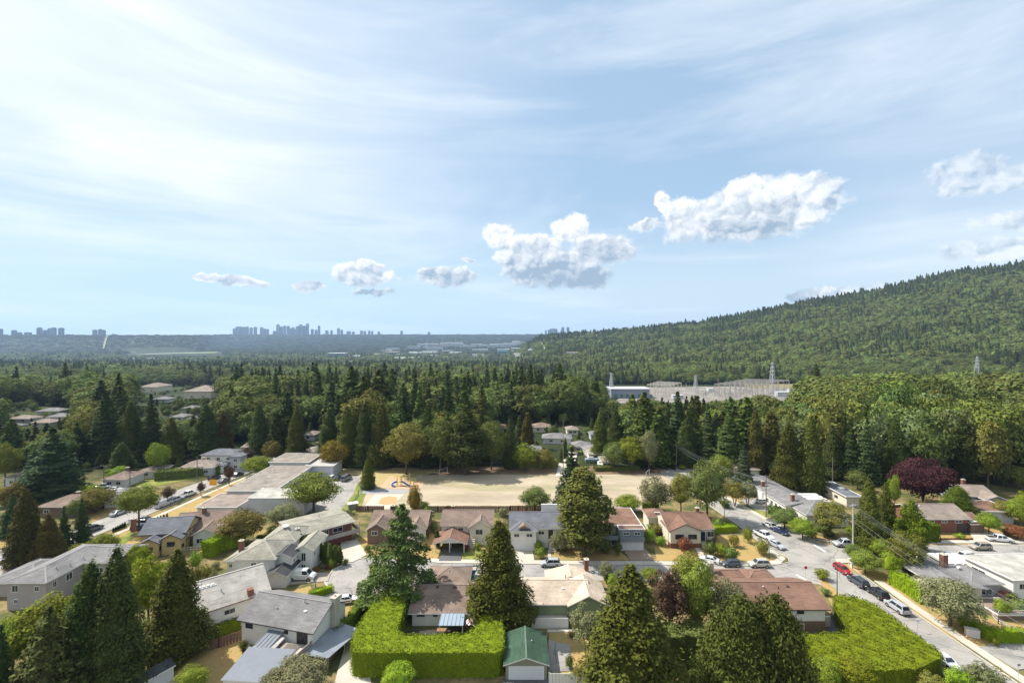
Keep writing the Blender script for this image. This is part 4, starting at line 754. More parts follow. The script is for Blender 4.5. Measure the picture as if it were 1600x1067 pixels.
H = fh('brick_house', 'brick bungalow with broad brown roof and white awning facing the side street', (1432, 812), (1522, 813), 3.9, 10, 'gx', .42, 'brick', 'taupe', ov=.6, group=HG, yaw=0)
W = H.w; H.win('f', 4, 2.6, 1.7, .8).win('f', 7.6, 2.6, 1.7, .8).win('f', 11.5, 2.6, 2.0, .8).win('f', 5, .5, 1.6, .9).vent(4, 4, 5.6, .4); H.add('brick_band', MB().box(W-3, W+.04, -.06, 1.8, .0, 2.4), DTRIM); H.add('awning', MB().box(W+.3, W+3.4, -.6, 2, 2.9, 3.2), WHITE)
H = fh('bungalow', 'low brown roofed bungalow with dark side gable near the right edge', (1507, 776), (1570, 782), 3.2, 11, 'gx', .34, 'slate', 'taupe', ov=.6, group=HG, yaw=-8)
W = H.w; H.chim(5, 8, 4, 6.2).win('f', 3, 1.2, 2.4, 1.2).win('f', 7.5, 1.2, 2.4, 1.2).block(W-5, W+1, -3, 4, 3.1, 'gy', .4, 'slate', 'taupe')
H = fh('flat_roofed_house', 'flat brown roofed house with white fascia behind the brick bungalow', (1520, 799), (1592, 802), 3.4, 8, 'flat', .3, 'grey', 'red', ov=.5, group=HG, yaw=-5); H.win('f', 5.6, .8, 1.6, 1.5).win('f', 2.5, 1.6, 2, .8)
H = fh('garage', 'small brown roofed garage with round dark hedge beside it', (1517, 820), (1547, 822), 2.6, 8, 'gx', .4, 'brown', 'red', ov=.4, cat='garage', yaw=0)
H = fh('long_grey_house', 'long white house with grey roof beside the side street', (1190, 766), (1234, 766), 3.6, 15, 'gy', .16, 'white', 'grey', ov=.5, group=HG, yaw=0)
H.win('l', 4, 1.0, 2.2, 1.4).win('l', 9, 1.2, 2.2, 1.0).door('l', 6.8, .1).win('f', 2, 1, 1.2, 1.2).chim(1.4, 2.5, 3.6, 5.6, .9, .9)
H = fh('long_grey_house', 'white walled bungalow with grey roof and brick chimney south of its twin', (1227, 791), (1280, 791), 3.5, 13, 'gy', .20, 'white', 'grey', ov=.5, group=HG, yaw=0)
H.win('l', 2.5, .8, 1.4, 1.6).win('l', 5, .8, 1.4, 1.6).win('l', 7.5, .8, 1.4, 1.6).win('l', 10, .8, 1.4, 1.6).chim(3.0, 1.8, 3.6, 6.2)
H = fh('bungalow', 'pale grey roofed bungalow half hidden by trees on the side street', (1260, 806), (1330, 806), 3.3, 12, 'hip', .30, 'white', 'grey', ov=.5, group=HG, yaw=0); H.win('f', 3, .8).win('l', 3, .8, 1.6, 1.3).win('l', 7, .8, 1.6, 1.3)
H = fh('patio_roof', 'white striped carport roof behind the grey roofed bungalows', (1270, 787), (1302, 787), 2.8, 9, 'shed', .02, 'white', 'metal', ov=.1, cat='carport', yaw=0, walls=False)
mb = MB(); [mb.box(.1, H.w, .2+i*2.2, 1.7+i*2.2, 3.05, 3.3) for i in range(4)]; H.add('roof_panel', mb, WHITE); [H.add('post', MB().box(x, x+.12, y, y+.12, 0, 2.8), WHITE) for x in (.1, H.w-.2) for y in (.1, 8.6)]
H = fh('bungalow', 'cream bungalow with dark flat roof and skylight below the wood', (1322, 777), (1352, 779), 3.1, 13, 'flat', .5, 'cream', 'blue', ov=.6, group=HG, yaw=0); H.win('l', 3, 1, 2, 1.2).win('l', 8, 1, 2, 1.2); H.add('skylight', MB().box(2, 3.6, 6, 7.6, 3.5, 4.0), WHITE, H.rm)
H = fh('bungalow', 'white bungalow with low roof and tall gable beyond the maple', (1135, 735), (1185, 733), 3.4, 9, 'gx', .3, 'white', 'taupe', ov=.5, group=HG, yaw=0); H.win('f', 2, 1).win('f', 6, 1).win('l', 3, 1)
H = fh('shed', 'orange walled cabin with small hip roof below the dark wood', (1318, 741), (1338, 741), 3.0, 5, 'hip', .4, 'orange', 'red', ov=.4, cat='cabin', yaw=0); H.win('f', 2, 1, 1.2, 1.2)
H = fh('bungalow', 'reddish brown gambrel roofed house between tall conifers', (1188, 726), (1212, 728), 3.3, 7, 'gy', .5, 'slate', 'red', ov=.5, group=HG, yaw=0); H.win('f', 2.4, 1)
H = fh('bungalow', 'brown walled bungalow under tall conifers at the side street bend', (1062, 718), (1112, 716), 3.3, 8, 'gx', .3, 'brown', 'red', ov=.5, group=HG, yaw=0); H.win('f', 2.4, 1).win('f', 7, 1).door('f', 5)
# -- left side, beyond the street
H = fh('modern_house', 'new two storey white house with dark hipped roofs at the street end', (311, 712), (367, 712), 6.0, 9, 'hip', .32, 'white', 'blue', ov=.5, group=HG, yaw=0, fas=DTRIM)
W = H.w; H.win('f', 3, 4.0, 1.5, 1.1).win('f', 7, 4.0, 1.5, 1.1).win('f', 11, 4, 1.5, 1.1); H.block(W-1, W+3, -1, 8, 5.6, 'hip', .32, 'grey', 'blue', fas=DTRIM).win('f', 2, 3.6, 1.5, 1.2).win('f', 2, 1, 1.5, 1.2).win('r', 3, 3, 1.5, 1.2); H.block(2.5, W-2, -4.5, 0, 3.0, 'hip', .32, 'white', 'blue', fas=DTRIM).garage('r', 2.2, 3.6, 2.2, DTRIM).win('f', 3, 1)
for (a, b, h, d, rf, wl, lab, yw) in (
  ((275, 733), (338, 728), 3.2, 10, 'taupe', 'grey', 'low grey bungalow with long brown roof behind the clipped street trees', 6), ((3, 748), (62, 747), 3.2, 11, 'taupe', 'pale', 'hipped brown roofed bungalow at the left edge under the big fir', 0), ((157, 750), (190, 752), 3.1, 9, 'brown', 'pale', 'small brown roofed house behind the utility pole on the left', 0),
  ((158, 782), (205, 772), 3.0, 10, 'grey', 'white', 'grey roofed bungalow across the left street with pickups outside', 18), ((55, 793), (114, 798), 3.2, 10, 'brown', 'brown', 'brown hipped roof house below the big dark fir', 0), ((215, 737), (250, 735), 3.0, 8, 'brown', 'pale', 'brown roof just showing behind the left conifers', 0),
  ((375, 700), (425, 690), 3.0, 9, 'taupe', 'pale', 'long low brown roofed house left of the dark school conifers', 14), ((472, 680), (494, 678), 3.0, 8, 'taupe', 'pale', 'small hipped house among the conifers above the school', 0), ((640, 679.5), (655, 679), 3.0, 8, 'brown', 'pale', 'tiny roof glimpsed between conifers above the playground', 0),
  ((475, 708), (500, 700), 2.9, 8, 'olive', 'pale', 'olive roof behind the flat school wing', 18)):
    H = fh('bungalow', lab, a, b, h, d, 'hip', .36, wl, rf, ov=.6, group=HG, yaw=yw); H.win('f', 2.2, 1, 1.6, 1.2)
    if H.w > 7: H.win('f', H.w-2.4, 1, 1.8, 1.2).chim(H.w*.5, 6, 3.5, 5.6)
# roofs beyond the field
for (a, b, h, d, rf, wl, lab, yw) in (
  ((818, 706), (848, 707), 4.2, 9, 'grey', 'pale', 'grey roofed house directly behind the field fence', 0), ((846, 685), (893, 688), 3, 9, 'grey', 'pale', 'long grey hipped roof beside the lane beyond the field', -6), ((831, 668), (862, 669), 3, 9, 'brown', 'cream', 'brown roof at the top of the lane beyond the field', 0),
  ((893, 698), (925, 700), 3, 9, 'grey', 'pale', 'grey pyramid roof right of the lane beyond the field', -6), ((917, 705), (945, 703), 3, 8, 'grey', 'grey', 'small grey roof next to the grey pyramid roof', 10), ((919, 710), (950, 717), 3, 8, 'olive', 'cream', 'green grey roof above the parked boats beyond the field', 0), ((940, 722), (958, 722), 3, 8, 'taupe', 'cream', 'tan roof beside the boat yard beyond the field', 0),
  ((885, 672), (905, 672), 3, 8, 'taupe', 'cream', 'pale brown roof under the conifers beyond the field', 0), ((922, 680), (938, 680), 3, 8, 'blue', 'grey', 'small slate roof near red shrubs beyond the field', 0), ((781, 668), (790, 668), 3, 8, 'red', 'cream', 'small reddish roof left of the twin conifers', 0),
  ((10, 655), (55, 653), 3, 9, 'taupe', 'pale', 'first brown roof in the far left housing', 0), ((55, 643), (100, 641), 3, 9, 'grey', 'pale', 'grey roof topping the far left housing', 5), ((70, 652), (108, 650), 3, 9, 'grey', 'white', 'pale grey roof in the middle of the far left housing', 5), ((45, 661), (78, 661), 3, 9, 'taupe', 'cream', 'tan roof in front of the yellow green trees at far left', 0), ((0, 668), (22, 667), 3, 9, 'grey', 'pale', 'grey roof cut by the left edge of the far housing', 0),
  ((216, 605), (250, 604), 5, 22, 'taupe', 'cream', 'wide low tan roof in the far left clearing', 0), ((285, 612), (330, 612), 6, 24, 'taupe', 'cream', 'broad hipped tan roof of the far apartment block', 0), ((238, 624), (262, 624), 3, 9, 'grey', 'pale', 'small grey roof below the far tan roofs', 0), ((264, 652), (290, 651), 3, 9, 'grey', 'pale', 'grey roof between conifers in the left middle distance', 0), ((290, 655), (308, 655), 3, 8, 'blue', 'pale', 'slate roof behind the conifers in the left middle distance', 0), ((284, 638), (303, 638), 3, 8, 'grey', 'grey', 'grey roof right below the far apartment block', 0)):
    H = fh('bungalow', lab, a, b, h, d, 'hip', .36, wl, rf, ov=.6, group=HG, yaw=yw); H.win('f', H.w*.3, 1, 1.8, 1.2).win('f', H.w*.7, 1, 1.8, 1.2)
# -- the school
H = House('school', 'long single storey school with flat gravel roofs beside the car park', 0, 0, 0, 'school')
H.block(-92, -77, 157, 188, 4.2, 'flat', .02, 'school', 'flat', ov=.5)
for i in range(8): H.win('r', 6+i*3.2, 1.1, 2.4, 1.6, mat('blue_frame', (.16, .25, .42)), 2)
H.door('r', 3.5, 0, 1.6, 2.3, mat('blue_door', (.03, .16, .38))).vent(-86, 172, 4.3, .6, 2).vent(-84, 166, 4.3, .5).vent(-81.5, 159, 4.3, .4, 2).vent(-88, 180, 4.3, .5)
H.block(-94, -79, 188.6, 203, 5.2, 'flat', .02, 'school', 'flat', ov=.4).vent(-85, 196, 5.3, .9)
H.block(-79, -68.5, 186.2, 196, 4.4, 'flat', .02, 'school', 'white', ov=.2).door('f', 4.2, 0, 1.6, 2.5, mat('blue_door', (.03, .16, .38)))
H.block(-93.5, -82, 144.5, 156.4, 3.3, 'flat', .02, 'school', 'taupe', ov=.4).win('f', 7, .8, 3, 1.4)
H.block(-80, -63, 147.6, 156.6, 4.9, 'flat', .02, 'school', 'flatpale', ov=.15).win('f', 9, .6, 2, 1.2).vent(-79, 152, 5.0, .6, 2)
# ------------------------------------------------------------------ vehicles
def paintmat():
    m = bpy.data.materials.new('car_paint'); m.use_nodes = True; t = NT(m.node_tree); b = m.node_tree.nodes['Principled BSDF']; oi = t.node('ShaderNodeObjectInfo')
    t.l.new(oi.outputs['Color'], b.inputs['Base Color']); b.inputs['Roughness'].default_value = .25; b.inputs['Coat Weight'].default_value = .6; b.inputs['Metallic'].default_value = .15; return m
PAINTM = paintmat(); TYRE = mat('tyre', (.02, .02, .02), .85, .1); RIM = mat('rim', (.35, .35, .36), .35, 0, metal=.7); LAMP = mat('lamp_glass', (.75, .75, .72), .15, 0); RED = mat('tail_lamp', (.35, .01, .01), .3, 0); BLK = mat('black_plastic', (.025, .025, .025), .6, .1)
CARS = {  # side profile of the lower body (x, z), then cabin: base front/back, roof front/back, heights
 'sedan': dict(L=4.7, W=1.8, prof=[(-2.3, .35), (-2.35, .62), (-2.2, .95), (-1.5, 1.0), (1.0, .98), (2.0, .82), (2.32, .62), (2.3, .32)], cab=(1.05, -1.75, .35, -.95, .97, 1.43), wb=1.35),
 'hatch': dict(L=4.2, W=1.76, prof=[(-2.05, .35), (-2.1, .7), (-2.0, 1.02), (-1.2, 1.04), (.9, 1.0), (1.8, .85), (2.08, .62), (2.05, .32)], cab=(1.1, -2.0, .35, -1.55, 1.0, 1.5), wb=1.28),
 'suv': dict(L=4.7, W=1.88, prof=[(-2.3, .42), (-2.36, .8), (-2.28, 1.1), (-1.2, 1.12), (1.0, 1.1), (2.0, .98), (2.33, .72), (2.3, .40)], cab=(1.15, -2.25, .45, -1.85, 1.08, 1.72), wb=1.4),
 'van': dict(L=5.4, W=2.0, prof=[(-2.7, .4), (-2.72, 1.1), (-2.7, 1.35), (-1.2, 1.35), (1.5, 1.32), (2.4, 1.08), (2.68, .8), (2.65, .4)], cab=(1.75, -2.7, 1.1, -2.62, 1.3, 2.1), wb=1.7),
 'pickup': dict(L=5.7, W=1.98, prof=[(-2.8, .5), (-2.85, .8), (-2.83, 1.18), (-.9, 1.18), (1.3, 1.16), (2.5, 1.06), (2.82, .8), (2.8, .45)], cab=(1.45, -1.0, .85, -.75, 1.14, 1.86), wb=1.75)}
CM = {}
def carparts(kind):
    if kind in CM: return CM[kind]
    c = CARS[kind]; W = c['W']; pr = c['prof']; n = len(pr); mb = MB(); ys = [(-W/2, .0), (-W/2+.06, 0)]
    secs = [(-W/2, .06, .93), (-W/2+.12, 0, 1.0), (W/2-.12, 0, 1.0), (W/2, .06, .93)]     # y, shrink, height factor
    for (y, sh, hf) in secs:
        for (x, z) in pr: mb.v.append((x*(1-sh*.25), y, z if z < .7 else .7+(z-.7)*(hf if hf < 1 else 1)-(.03 if sh else 0)))
    for s_ in range(3):
        for i in range(n): j = (i+1) % n; mb.f.append((s_*n+i, (s_+1)*n+i, (s_+1)*n+j, s_*n+j)); mb.m.append(0)
    mb.f.append(tuple(range(n))); mb.m.append(0); mb.f.append(tuple(range(4*n-1, 3*n-1, -1))); mb.m.append(0)
    mb.box(-c['L']/2+.05, c['L']/2-.05, -W/2+.1, W/2-.1, .25, .42, 1)
    if kind == 'pickup': mb.box(-2.7, -1.08, -.78, .78, 1.10, 1.20, 1)
    for sx in (-c['wb'], c['wb']):
        for sy in (-1, 1): mb.tube((sx, sy*(W/2-.12), .36), (sx, sy*(W/2+.005), .36), .43, n=14, mi=1)
    body = mb.mesh('body', [PAINTM, BLK], False)
    f0, b0, f1, b1, z0, z1 = c['cab']; hw, tw = W/2-.10, W/2-.30; mb = MB()
    mb.hexa([(b0, -hw, z0-.05), (f0, -hw, z0-.05), (f0, hw, z0-.05), (b0, hw, z0-.05), (b1, -tw, z1), (f1, -tw, z1), (f1, tw, z1), (b1, tw, z1)])
    win = mb.mesh('windows', [GLASS]); mb = MB()
    mb.hexa([(b1-.04, -tw-.03, z1-.04), (f1+.06, -tw-.03, z1-.04), (f1+.06, tw+.03, z1-.04), (b1-.04, tw+.03, z1-.04), (b1+.05, -tw+.05, z1+.045), (f1-.08, -tw+.05, z1+.045), (f1-.08, tw-.05, z1+.045), (b1+.05, tw-.05, z1+.045)])
    for s_ in (-1, 1):
        mb.bar((f0, s_*hw, z0), (f1, s_*tw, z1), .09); mb.bar((b0, s_*hw, z0), (b1, s_*tw, z1), .14 if kind != 'sedan' else .09); xm = (f0+b0)/2*.6+(f1+b1)/2*.4; mb.bar((xm, s_*(hw+.005), z0), (xm, s_*(tw+.005), z1), .09)
        if kind == 'van': mb.hexa([(b0-.02, s_*hw-.02, z0-.05), (.3, s_*hw-.02, z0-.05), (.3, s_*hw+.02, z0-.05), (b0-.02, s_*hw+.02, z0-.05), (b1-.02, s_*tw-.02, z1), (.3, s_*tw-.02, z1), (.3, s_*tw+.02, z1), (b1-.02, s_*tw+.02, z1)])
        mb.box(f0-.35, f0-.2, s_*(W/2+.02)-.09, s_*(W/2+.02)+.09, z0-.02, z0+.12)
    roof = mb.mesh('roof', [PAINTM]); mb = MB(); mb.tube((0, -.11, 0), (0, .11, 0), .345, n=16, mi=0).tube((0, -.118, 0), (0, .118, 0), .21, n=12, mi=1); wheel = mb.mesh('wheel', [TYRE, RIM])
    hl = MB().box(-.05, .05, -.18, .18, -.07, .07).mesh('headlight', [LAMP]); tl = MB().box(-.05, .05, -.13, .13, -.10, .10).mesh('taillight', [RED])
    CM[kind] = (body, win, roof, wheel, hl, tl); return CM[kind]
PAINT_ = {'white': (.72, .72, .71, 1), 'silver': (.42, .43, .45, 1), 'grey': (.16, .17, .18, 1), 'black': (.012, .013, .016, 1), 'navy': (.015, .03, .085, 1), 'red': (.36, .012, .015, 1), 'tan': (.36, .31, .24, 1), 'slate': (.06, .07, .09, 1), 'blue': (.03, .10, .24, 1), 'champ': (.45, .42, .36, 1)}
def car(px, py, kind, paint, ang, label, cat='car', group='cars parked along the streets', name=None, sc_=1.0):
    x, y = P(px, py); c = CARS[kind]; b, w, r, wh, hl, tl = carparts(kind); name = name or {'sedan': 'parked_car', 'hatch': 'parked_car', 'suv': 'parked_car', 'van': 'parked_van', 'pickup': 'pickup_truck'}[kind]
    o = empty(name, (x, y, .03), R(ang), label, cat, group); o.scale = (sc_,)*3
    def put(nm, me, loc): q = bpy.data.objects.new(nm, me); COL.objects.link(q); q.parent = o; q.location = loc; q.color = PAINT_[paint]; return q
    put('body', b, (0, 0, 0)); put('windows', w, (0, 0, 0)); put('roof', r, (0, 0, 0)); W = c['W']; hz_ = .70 if kind in ('sedan', 'hatch') else .85
    for sx in (-c['wb'], c['wb']):
        for sy in (-1, 1): put('wheel', wh, (sx, sy*(W/2-.10), .345))
    for sy in (-1, 1): put('headlight', hl, (c['L']/2-.09, sy*(W/2-.28), hz_)); put('taillight', tl, (-c['L']/2+.06, sy*(W/2-.2), hz_+.08))
    return o
G2 = 'cars parked along the streets'
car(860, 884, 'suv', 'silver', 180, 'silver grey suv alone at the kerb before the white two storey house'); car(1142, 884, 'hatch', 'slate', 180, 'dark grey hatchback parked ahead of the tan suv'); car(1186, 885, 'suv', 'champ', 180, 'pale beige suv parked at the rounded street corner', ); car(1108, 878, 'sedan', 'white', 150, 'white car half hidden behind the round topped tree')
car(1194, 840, 'pickup', 'white', -70, 'white pickup on the side street facing the corner', 'pickup'); car(1213, 854, 'sedan', 'silver', -72, 'silver sedan behind the white pickup by the corner lawn'); car(1203, 824, 'sedan', 'white', 105, 'white sedan at the far kerb of the side street'); car(1219, 832.5, 'sedan', 'navy', -68, 'dark blue sedan just behind the white one at the far kerb')
car(1321, 853, 'pickup', 'silver', 180, 'silver pickup at the side street mouth beside the utility pole', 'pickup'); car(1316, 893, 'hatch', 'red', -88, 'bright red hatchback first in the kerb line'); car(1341, 913, 'suv', 'slate', 92, 'black suv second in line behind the red car'); car(1371, 931, 'suv', 'black', 92, 'black suv third in line with dark rear window'); car(1402, 953, 'suv', 'silver', 92, 'silver white suv last in line behind the black suvs'); car(1478, 1038, 'sedan', 'white', -90, 'white sedan beside the tip of the broad clipped hedge')
car(1532, 858, 'suv', 'tan', 180, 'tan suv on the right hand side street'); car(1485, 872, 'sedan', 'white', 0, 'white sedan parked behind the grey bungalow'); car(1514, 873, 'suv', 'white', 8, 'white suv next to the white striped carport'); car(1562, 846, 'pickup', 'white', -14, 'white pickup in the drive of the brick bungalow', 'pickup'); car(1394, 852, 'sedan', 'silver', 0, 'silver car glimpsed between the yellow green conifers')
car(1187, 786.5, 'hatch', 'silver', 180, 'silver hatchback in the drive of the long white house'); car(472, 905, 'van', 'white', 0, 'white panel van beside the grey hipped house', 'van', name='parked_van', sc_=1.08); car(542, 941, 'sedan', 'white', 14, 'white sedan in the drive above the lane')
car(294, 775, 'pickup', 'white', 78, 'white pickup at the head of the left street cars', 'pickup'); car(275, 783.5, 'suv', 'silver', 78, 'silver suv in the middle of the left street trio'); car(256, 791, 'van', 'silver', 78, 'pale silver van last in the left street trio', 'van'); car(185, 804, 'sedan', 'silver', 78, 'silver sedan by the dry verge across the left street'); car(227, 815, 'sedan', 'black', 0, 'black car in the drive behind the round topped tree'); car(218, 828, 'hatch', 'navy', 10, 'dark blue car beside the trunk of the round topped tree'); car(146, 829, 'suv', 'slate', 80, 'dark suv emerging from behind the spruces')
car(15, 875, 'suv', 'silver', 250, 'silver suv with open tailgate at the left edge'); car(350, 753, 'sedan', 'grey', 78, 'grey sedan near the orange sign on the left street'); car(335, 749, 'suv', 'black', 78, 'black suv across from the orange sign'); car(372, 743, 'sedan', 'slate', 78, 'dark sedan at the top of the left street'); car(373, 724, 'suv', 'white', 10, 'white suv outside the new white house'); car(162, 763, 'pickup', 'white', 10, 'white pickup by the grey roofed bungalow on the left', 'pickup'); car(180, 767, 'sedan', 'white', 10, 'white sedan next to the pickup on the left')
car(520, 749, 'suv', 'white', 80, 'white suv in the school car park', group='cars in the school car park'); car(529, 749, 'sedan', 'black', 80, 'black car between two others in the school car park', group='cars in the school car park'); car(541, 750, 'van', 'grey', 78, 'grey minivan in the school car park', 'van', group='cars in the school car park')
car(336, 836, 'sedan', 'champ', 30, 'pale car beside the picket fence'); car(964, 716, 'van', 'white', 20, 'white van near the boat yard', 'van', group=None)
# ------------------------------------------------------------------ street furniture and yard things
WOODP = mat('pole_wood', (.19, .15, .12), .9, .2, 2); GREENP = mat('green_pole', (.05, .11, .08), .5, .1); WIRE = mat('wire', (.16, .17, .17), .6, 0); FENCE = mat('fence_wood', (.145, .085, .062), .9, .25, 3); GALV = mat('galvanised', (.50, .50, .50), .5, .05, metal=.3)
def pole(px, pb, pt, label, arms=1, ang=0, group='utility poles along the streets', tr=True, m=None):
    x, y = P(px, pb); h = (pb-pt)*y/F; o = empty('utility_pole', (x, y, 0), R(ang), label, 'utility pole', group); MB().tube((0, 0, -.2), (0, 0, h), .17, .11, 10).build('pole', m or WOODP, o)
    for i in range(arms):
        mb = MB(); mb.box(-1.2, 1.2, -.06, .06, h-.5-i*1.0, h-.38-i*1.0); a = mb.build('crossarm', m or WOODP, o); mb = MB(); [mb.tube((u, 0, h-.38-i*1.0), (u, 0, h-.2-i*1.0), .05, n=6) for u in (-1.1, -.4, .4, 1.1)]; mb.build('insulator', GALV, a)
    if tr: MB().tube((.35, .1, h-2.6), (.35, .1, h-1.7), .25, n=10).build('transformer', GALV, o)
    return x, y, h
pa = pole(1333, 860, 787, 'tall pale utility pole at the side street mouth', 1, 20, tr=False, m=mat('pale_pole', (.55, .53, .5), .8, .1)); pb_ = pole(1197, 809, 742, 'wooden utility pole on the lawn of the long white house', 1, 10); pole(1301, 757, 714, 'wooden utility pole beside the two tall cedars', 0, 0, tr=False); pd = pole(1057, 733, 694, 'wooden utility pole at the bend beyond the field', 1, 10, tr=False)
pl = pole(24, 764, 742, 'utility pole by the hipped bungalow at the left edge', 1, 0); pl2 = pole(162, 762, 726, 'dark utility pole behind the small brown roof', 1, 0, tr=False); pl3 = pole(203, 769, 737, 'utility pole near the parked pickups on the left', 1, 0); pl4 = pole(308, 748, 713, 'utility pole before the low grey bungalow', 0, 0, tr=False); pole(880, 735, 656, 'thin pole behind the field', 0, 0, tr=False)
def wire(name, a, b, label, sag=.9, r=.035, n=14, group='overhead wires above the corner'):
    a = Vector(a); b = Vector(b); mb = MB(); pp = []
    for i in range(n+1): t_ = i/n; p = a.lerp(b, t_); pp.append((p.x, p.y, p.z-sag*4*t_*(1-t_)))
    for i in range(n): mb.tube(pp[i], pp[i+1], r, n=5, cap=False)
    return tag(mb.build(name, WIRE), label, 'wire', group)
xe, ye = 80.6, 73.0
for i, (d, z, l) in enumerate(((-1.0, 11.2, 'highest'), (-.3, 11.2, 'second'), (.4, 11.2, 'third'), (1.0, 11.1, 'fourth'), (0, 8.6, 'lower'), (.1, 7.4, 'lowest'))):
    wire('overhead_wire', (pa[0]+d, pa[1], min(z, pa[2]-.2)), (xe+d, ye, z), '%s wire running from the pale pole towards the cedar hedge' % l, 1.0, .02 if i < 4 else .03)
    wire('overhead_wire', (pa[0]+d, pa[1], min(z, pa[2]-.2)), (pb_[0]+d, pb_[1], min(z, pb_[2]-.2)), '%s wire between the pale pole and the lawn pole' % l, .9, .02 if i < 4 else .03)
    if i in (0, 2, 4): wire('overhead_wire', (pb_[0]+d, pb_[1], min(z, pb_[2]-.2)), (pd[0]+d, pd[1], min(z, pd[2]-.3)), '%s wire from the lawn pole to the pole beyond the field' % l, 1.4, .035)
for a, b, l in ((pl, pl2, 'left edge pole and the brown roof pole'), (pl2, pl3, 'brown roof pole and the pickup pole'), (pl3, pl4, 'pickup pole and the low bungalow pole')): wire('overhead_wire', (a[0], a[1], a[2]-.3), (b[0], b[1], b[2]-.3), 'single wire slung between the %s' % l, 1.0, .04, group='overhead wires on the left')
def lamp(px, pb, pt, label, arm=2.2, ang=0):
    x, y = P(px, pb); h = (pb-pt)*y/F; o = empty('street_lamp', (x, y, 0), R(ang), label, 'street lamp', 'street lamps'); MB().tube((0, 0, -.1), (0, 0, h-.4), .11, .07, 8).build('pole', GREENP, o); mb = MB()
    pts = [(0, 0, h-.4), (arm*.25, 0, h-.05), (arm*.6, 0, h+.1), (arm, 0, h+.1)]; [mb.tube(pts[i], pts[i+1], .05, n=6) for i in range(3)]; mb.build('arm', GREENP, o); MB().box(arm-.1, arm+.55, -.13, .13, h+.02, h+.16).build('lamp_head', GALV, o)
lamp(1308, 944, 880, 'green street lamp leaning over the red hatchback', 2.6, 0); lamp(1132, 808, 787, 'dark street lamp under the big maple', 1.2, 0); lamp(1202, 873, 858, 'low green post at the corner lawn', .4, 0); lamp(493, 917, 908, 'short drive lamp beside the white van', .5, 180)
def sign(px, pb, h, label, col, shape='oct', name='street_sign', ang=0, w=.75, text=None, tcol=None):
    x, y = P(px, pb); o = empty(name, (x, y, 0), R(ang), label, 'sign', None); MB().tube((0, .04, 0), (0, .04, h), .04, n=6).build('post', GALV, o); mb = MB(); n = {'oct': 8, 'dia': 4, 'box': 4}[shape]
    if shape == 'box': mb.box(-w/2, w/2, -.03, .01, h-w*.8, h)
    else:
        a0 = math.pi/8 if n == 8 else 0; pts = [(w/2*math.cos(a0+i*2*math.pi/n), h-w/2+w/2*math.sin(a0+i*2*math.pi/n)) for i in range(n)]; k = len(mb.v)
        mb.v += [(a, -.03, b) for a, b in pts]+[(a, .01, b) for a, b in pts]; mb.f.append(tuple(range(n))); mb.m.append(0); mb.f.append(tuple(range(2*n-1, n-1, -1))); mb.m.append(0)
        for i in range(n): j = (i+1) % n; mb.f.append((i, n+i, n+j, j)); mb.m.append(0)
    mb.build('sign_plate', mat(label[:18], col, .5, .05), o); return o
sign(1259, 904, 2.9, 'red stop sign at the stop line of the cross street', (.55, .03, .03)); sign(1216, 812, 2.3, 'lime yellow warning sign by the dark drive', (.55, .65, .05), 'dia', w=1.1); sign(1271, 843, 2.5, 'small sign at the corner of the wooden rail fence', (.45, .5, .48), 'box', w=.7); sign(1434, 987, 2.3, 'pale sign on the dry verge before the broad tree', (.6, .6, .6), 'box', w=.6); sign(1592, 1062, 2.6, 'thin sign post at the bottom right drive', (.3, .3, .3), 'box', w=.5)
sign(333, 763, 3.2, 'orange sign board on the verge of the left street', (.80, .36, .03), 'box', w=2.6)
x, y = P(1519, 994); o = empty('utility_box', (x, y, 0), R(-25), 'pale concrete utility box on the dry verge before the hedge', 'utility box'); MB().box(-.95, .95, -.5, .5, 0, 1.35).build('cabinet', mat('pale_box', (.62, .57, .52), .7, .06), o, bevel=.03); MB().box(-1.0, 1.0, -.55, .55, 1.35, 1.42).build('lid', mat('pale_box2', (.66, .61, .56), .7, .05), o)
x, y = P(1331, 887); o = empty('utility_box', (x, y, 0), 0, 'tall white bollard box at the hedge tip by the red car', 'utility box'); MB().box(-.22, .22, -.22, .22, 0, 2.1).build('post', WHITE, o, bevel=.02); MB().box(-.8, .25, -.25, .25, 2.1, 2.25).build('cap', WHITE, o)
x, y = P(835, 903.5); o = empty('traffic_cone', (x+2.8, y-1.5, .03), 0, 'small dark cone standing in the street', 'cone'); MB().box(-.25, .25, -.25, .25, 0, .05).build('base', BLK, o); MB().tube((0, 0, .05), (0, 0, .95), .2, .04, 10).build('cone', mat('cone_dark', (.05, .04, .04), .6), o)
# blue waste container
x, y = P(724, 903); BLU = mat('container_blue', (.01, .15, .34), .45, .12, 1.0); o = empty('waste_container', (x, y+.6, .03), 0, 'blue waste container with white lettering behind the brown hip roof', 'waste container'); mb = MB()
prof = [(-3.2, 1.9), (-1.7, .15), (2.0, .15), (3.0, 1.9)]; k = 0
for yy in (-1.1, 1.1): mb.v += [(a, yy, b) for a, b in prof]
for q in ((0, 1, 2, 3), (7, 6, 5, 4), (0, 4, 5, 1), (1, 5, 6, 2), (2, 6, 7, 3)): mb.f.append(q); mb.m.append(0)
mb.v += [(-3.0, -1.0, 1.8), (2.85, -1.0, 1.8), (2.85, 1.0, 1.8), (-3.0, 1.0, 1.8)]; mb.f.append((8, 9, 10, 11)); mb.m.append(1); mb.build('skip', [BLU, mat('rubble', (.35, .31, .25), .9, .3, 4)], o)
mb = MB(); mb.box(-3.3, 3.1, -1.2, -1.08, 1.82, 1.98).box(-3.3, 3.1, 1.08, 1.2, 1.82, 1.98).box(-3.3, -3.15, -1.1, 1.1, 1.82, 1.98).box(2.95, 3.1, -1.1, 1.1, 1.82, 1.98).box(1.2, 1.3, -1.16, -1.08, .2, 1.85); mb.build('rim', BLU, o)
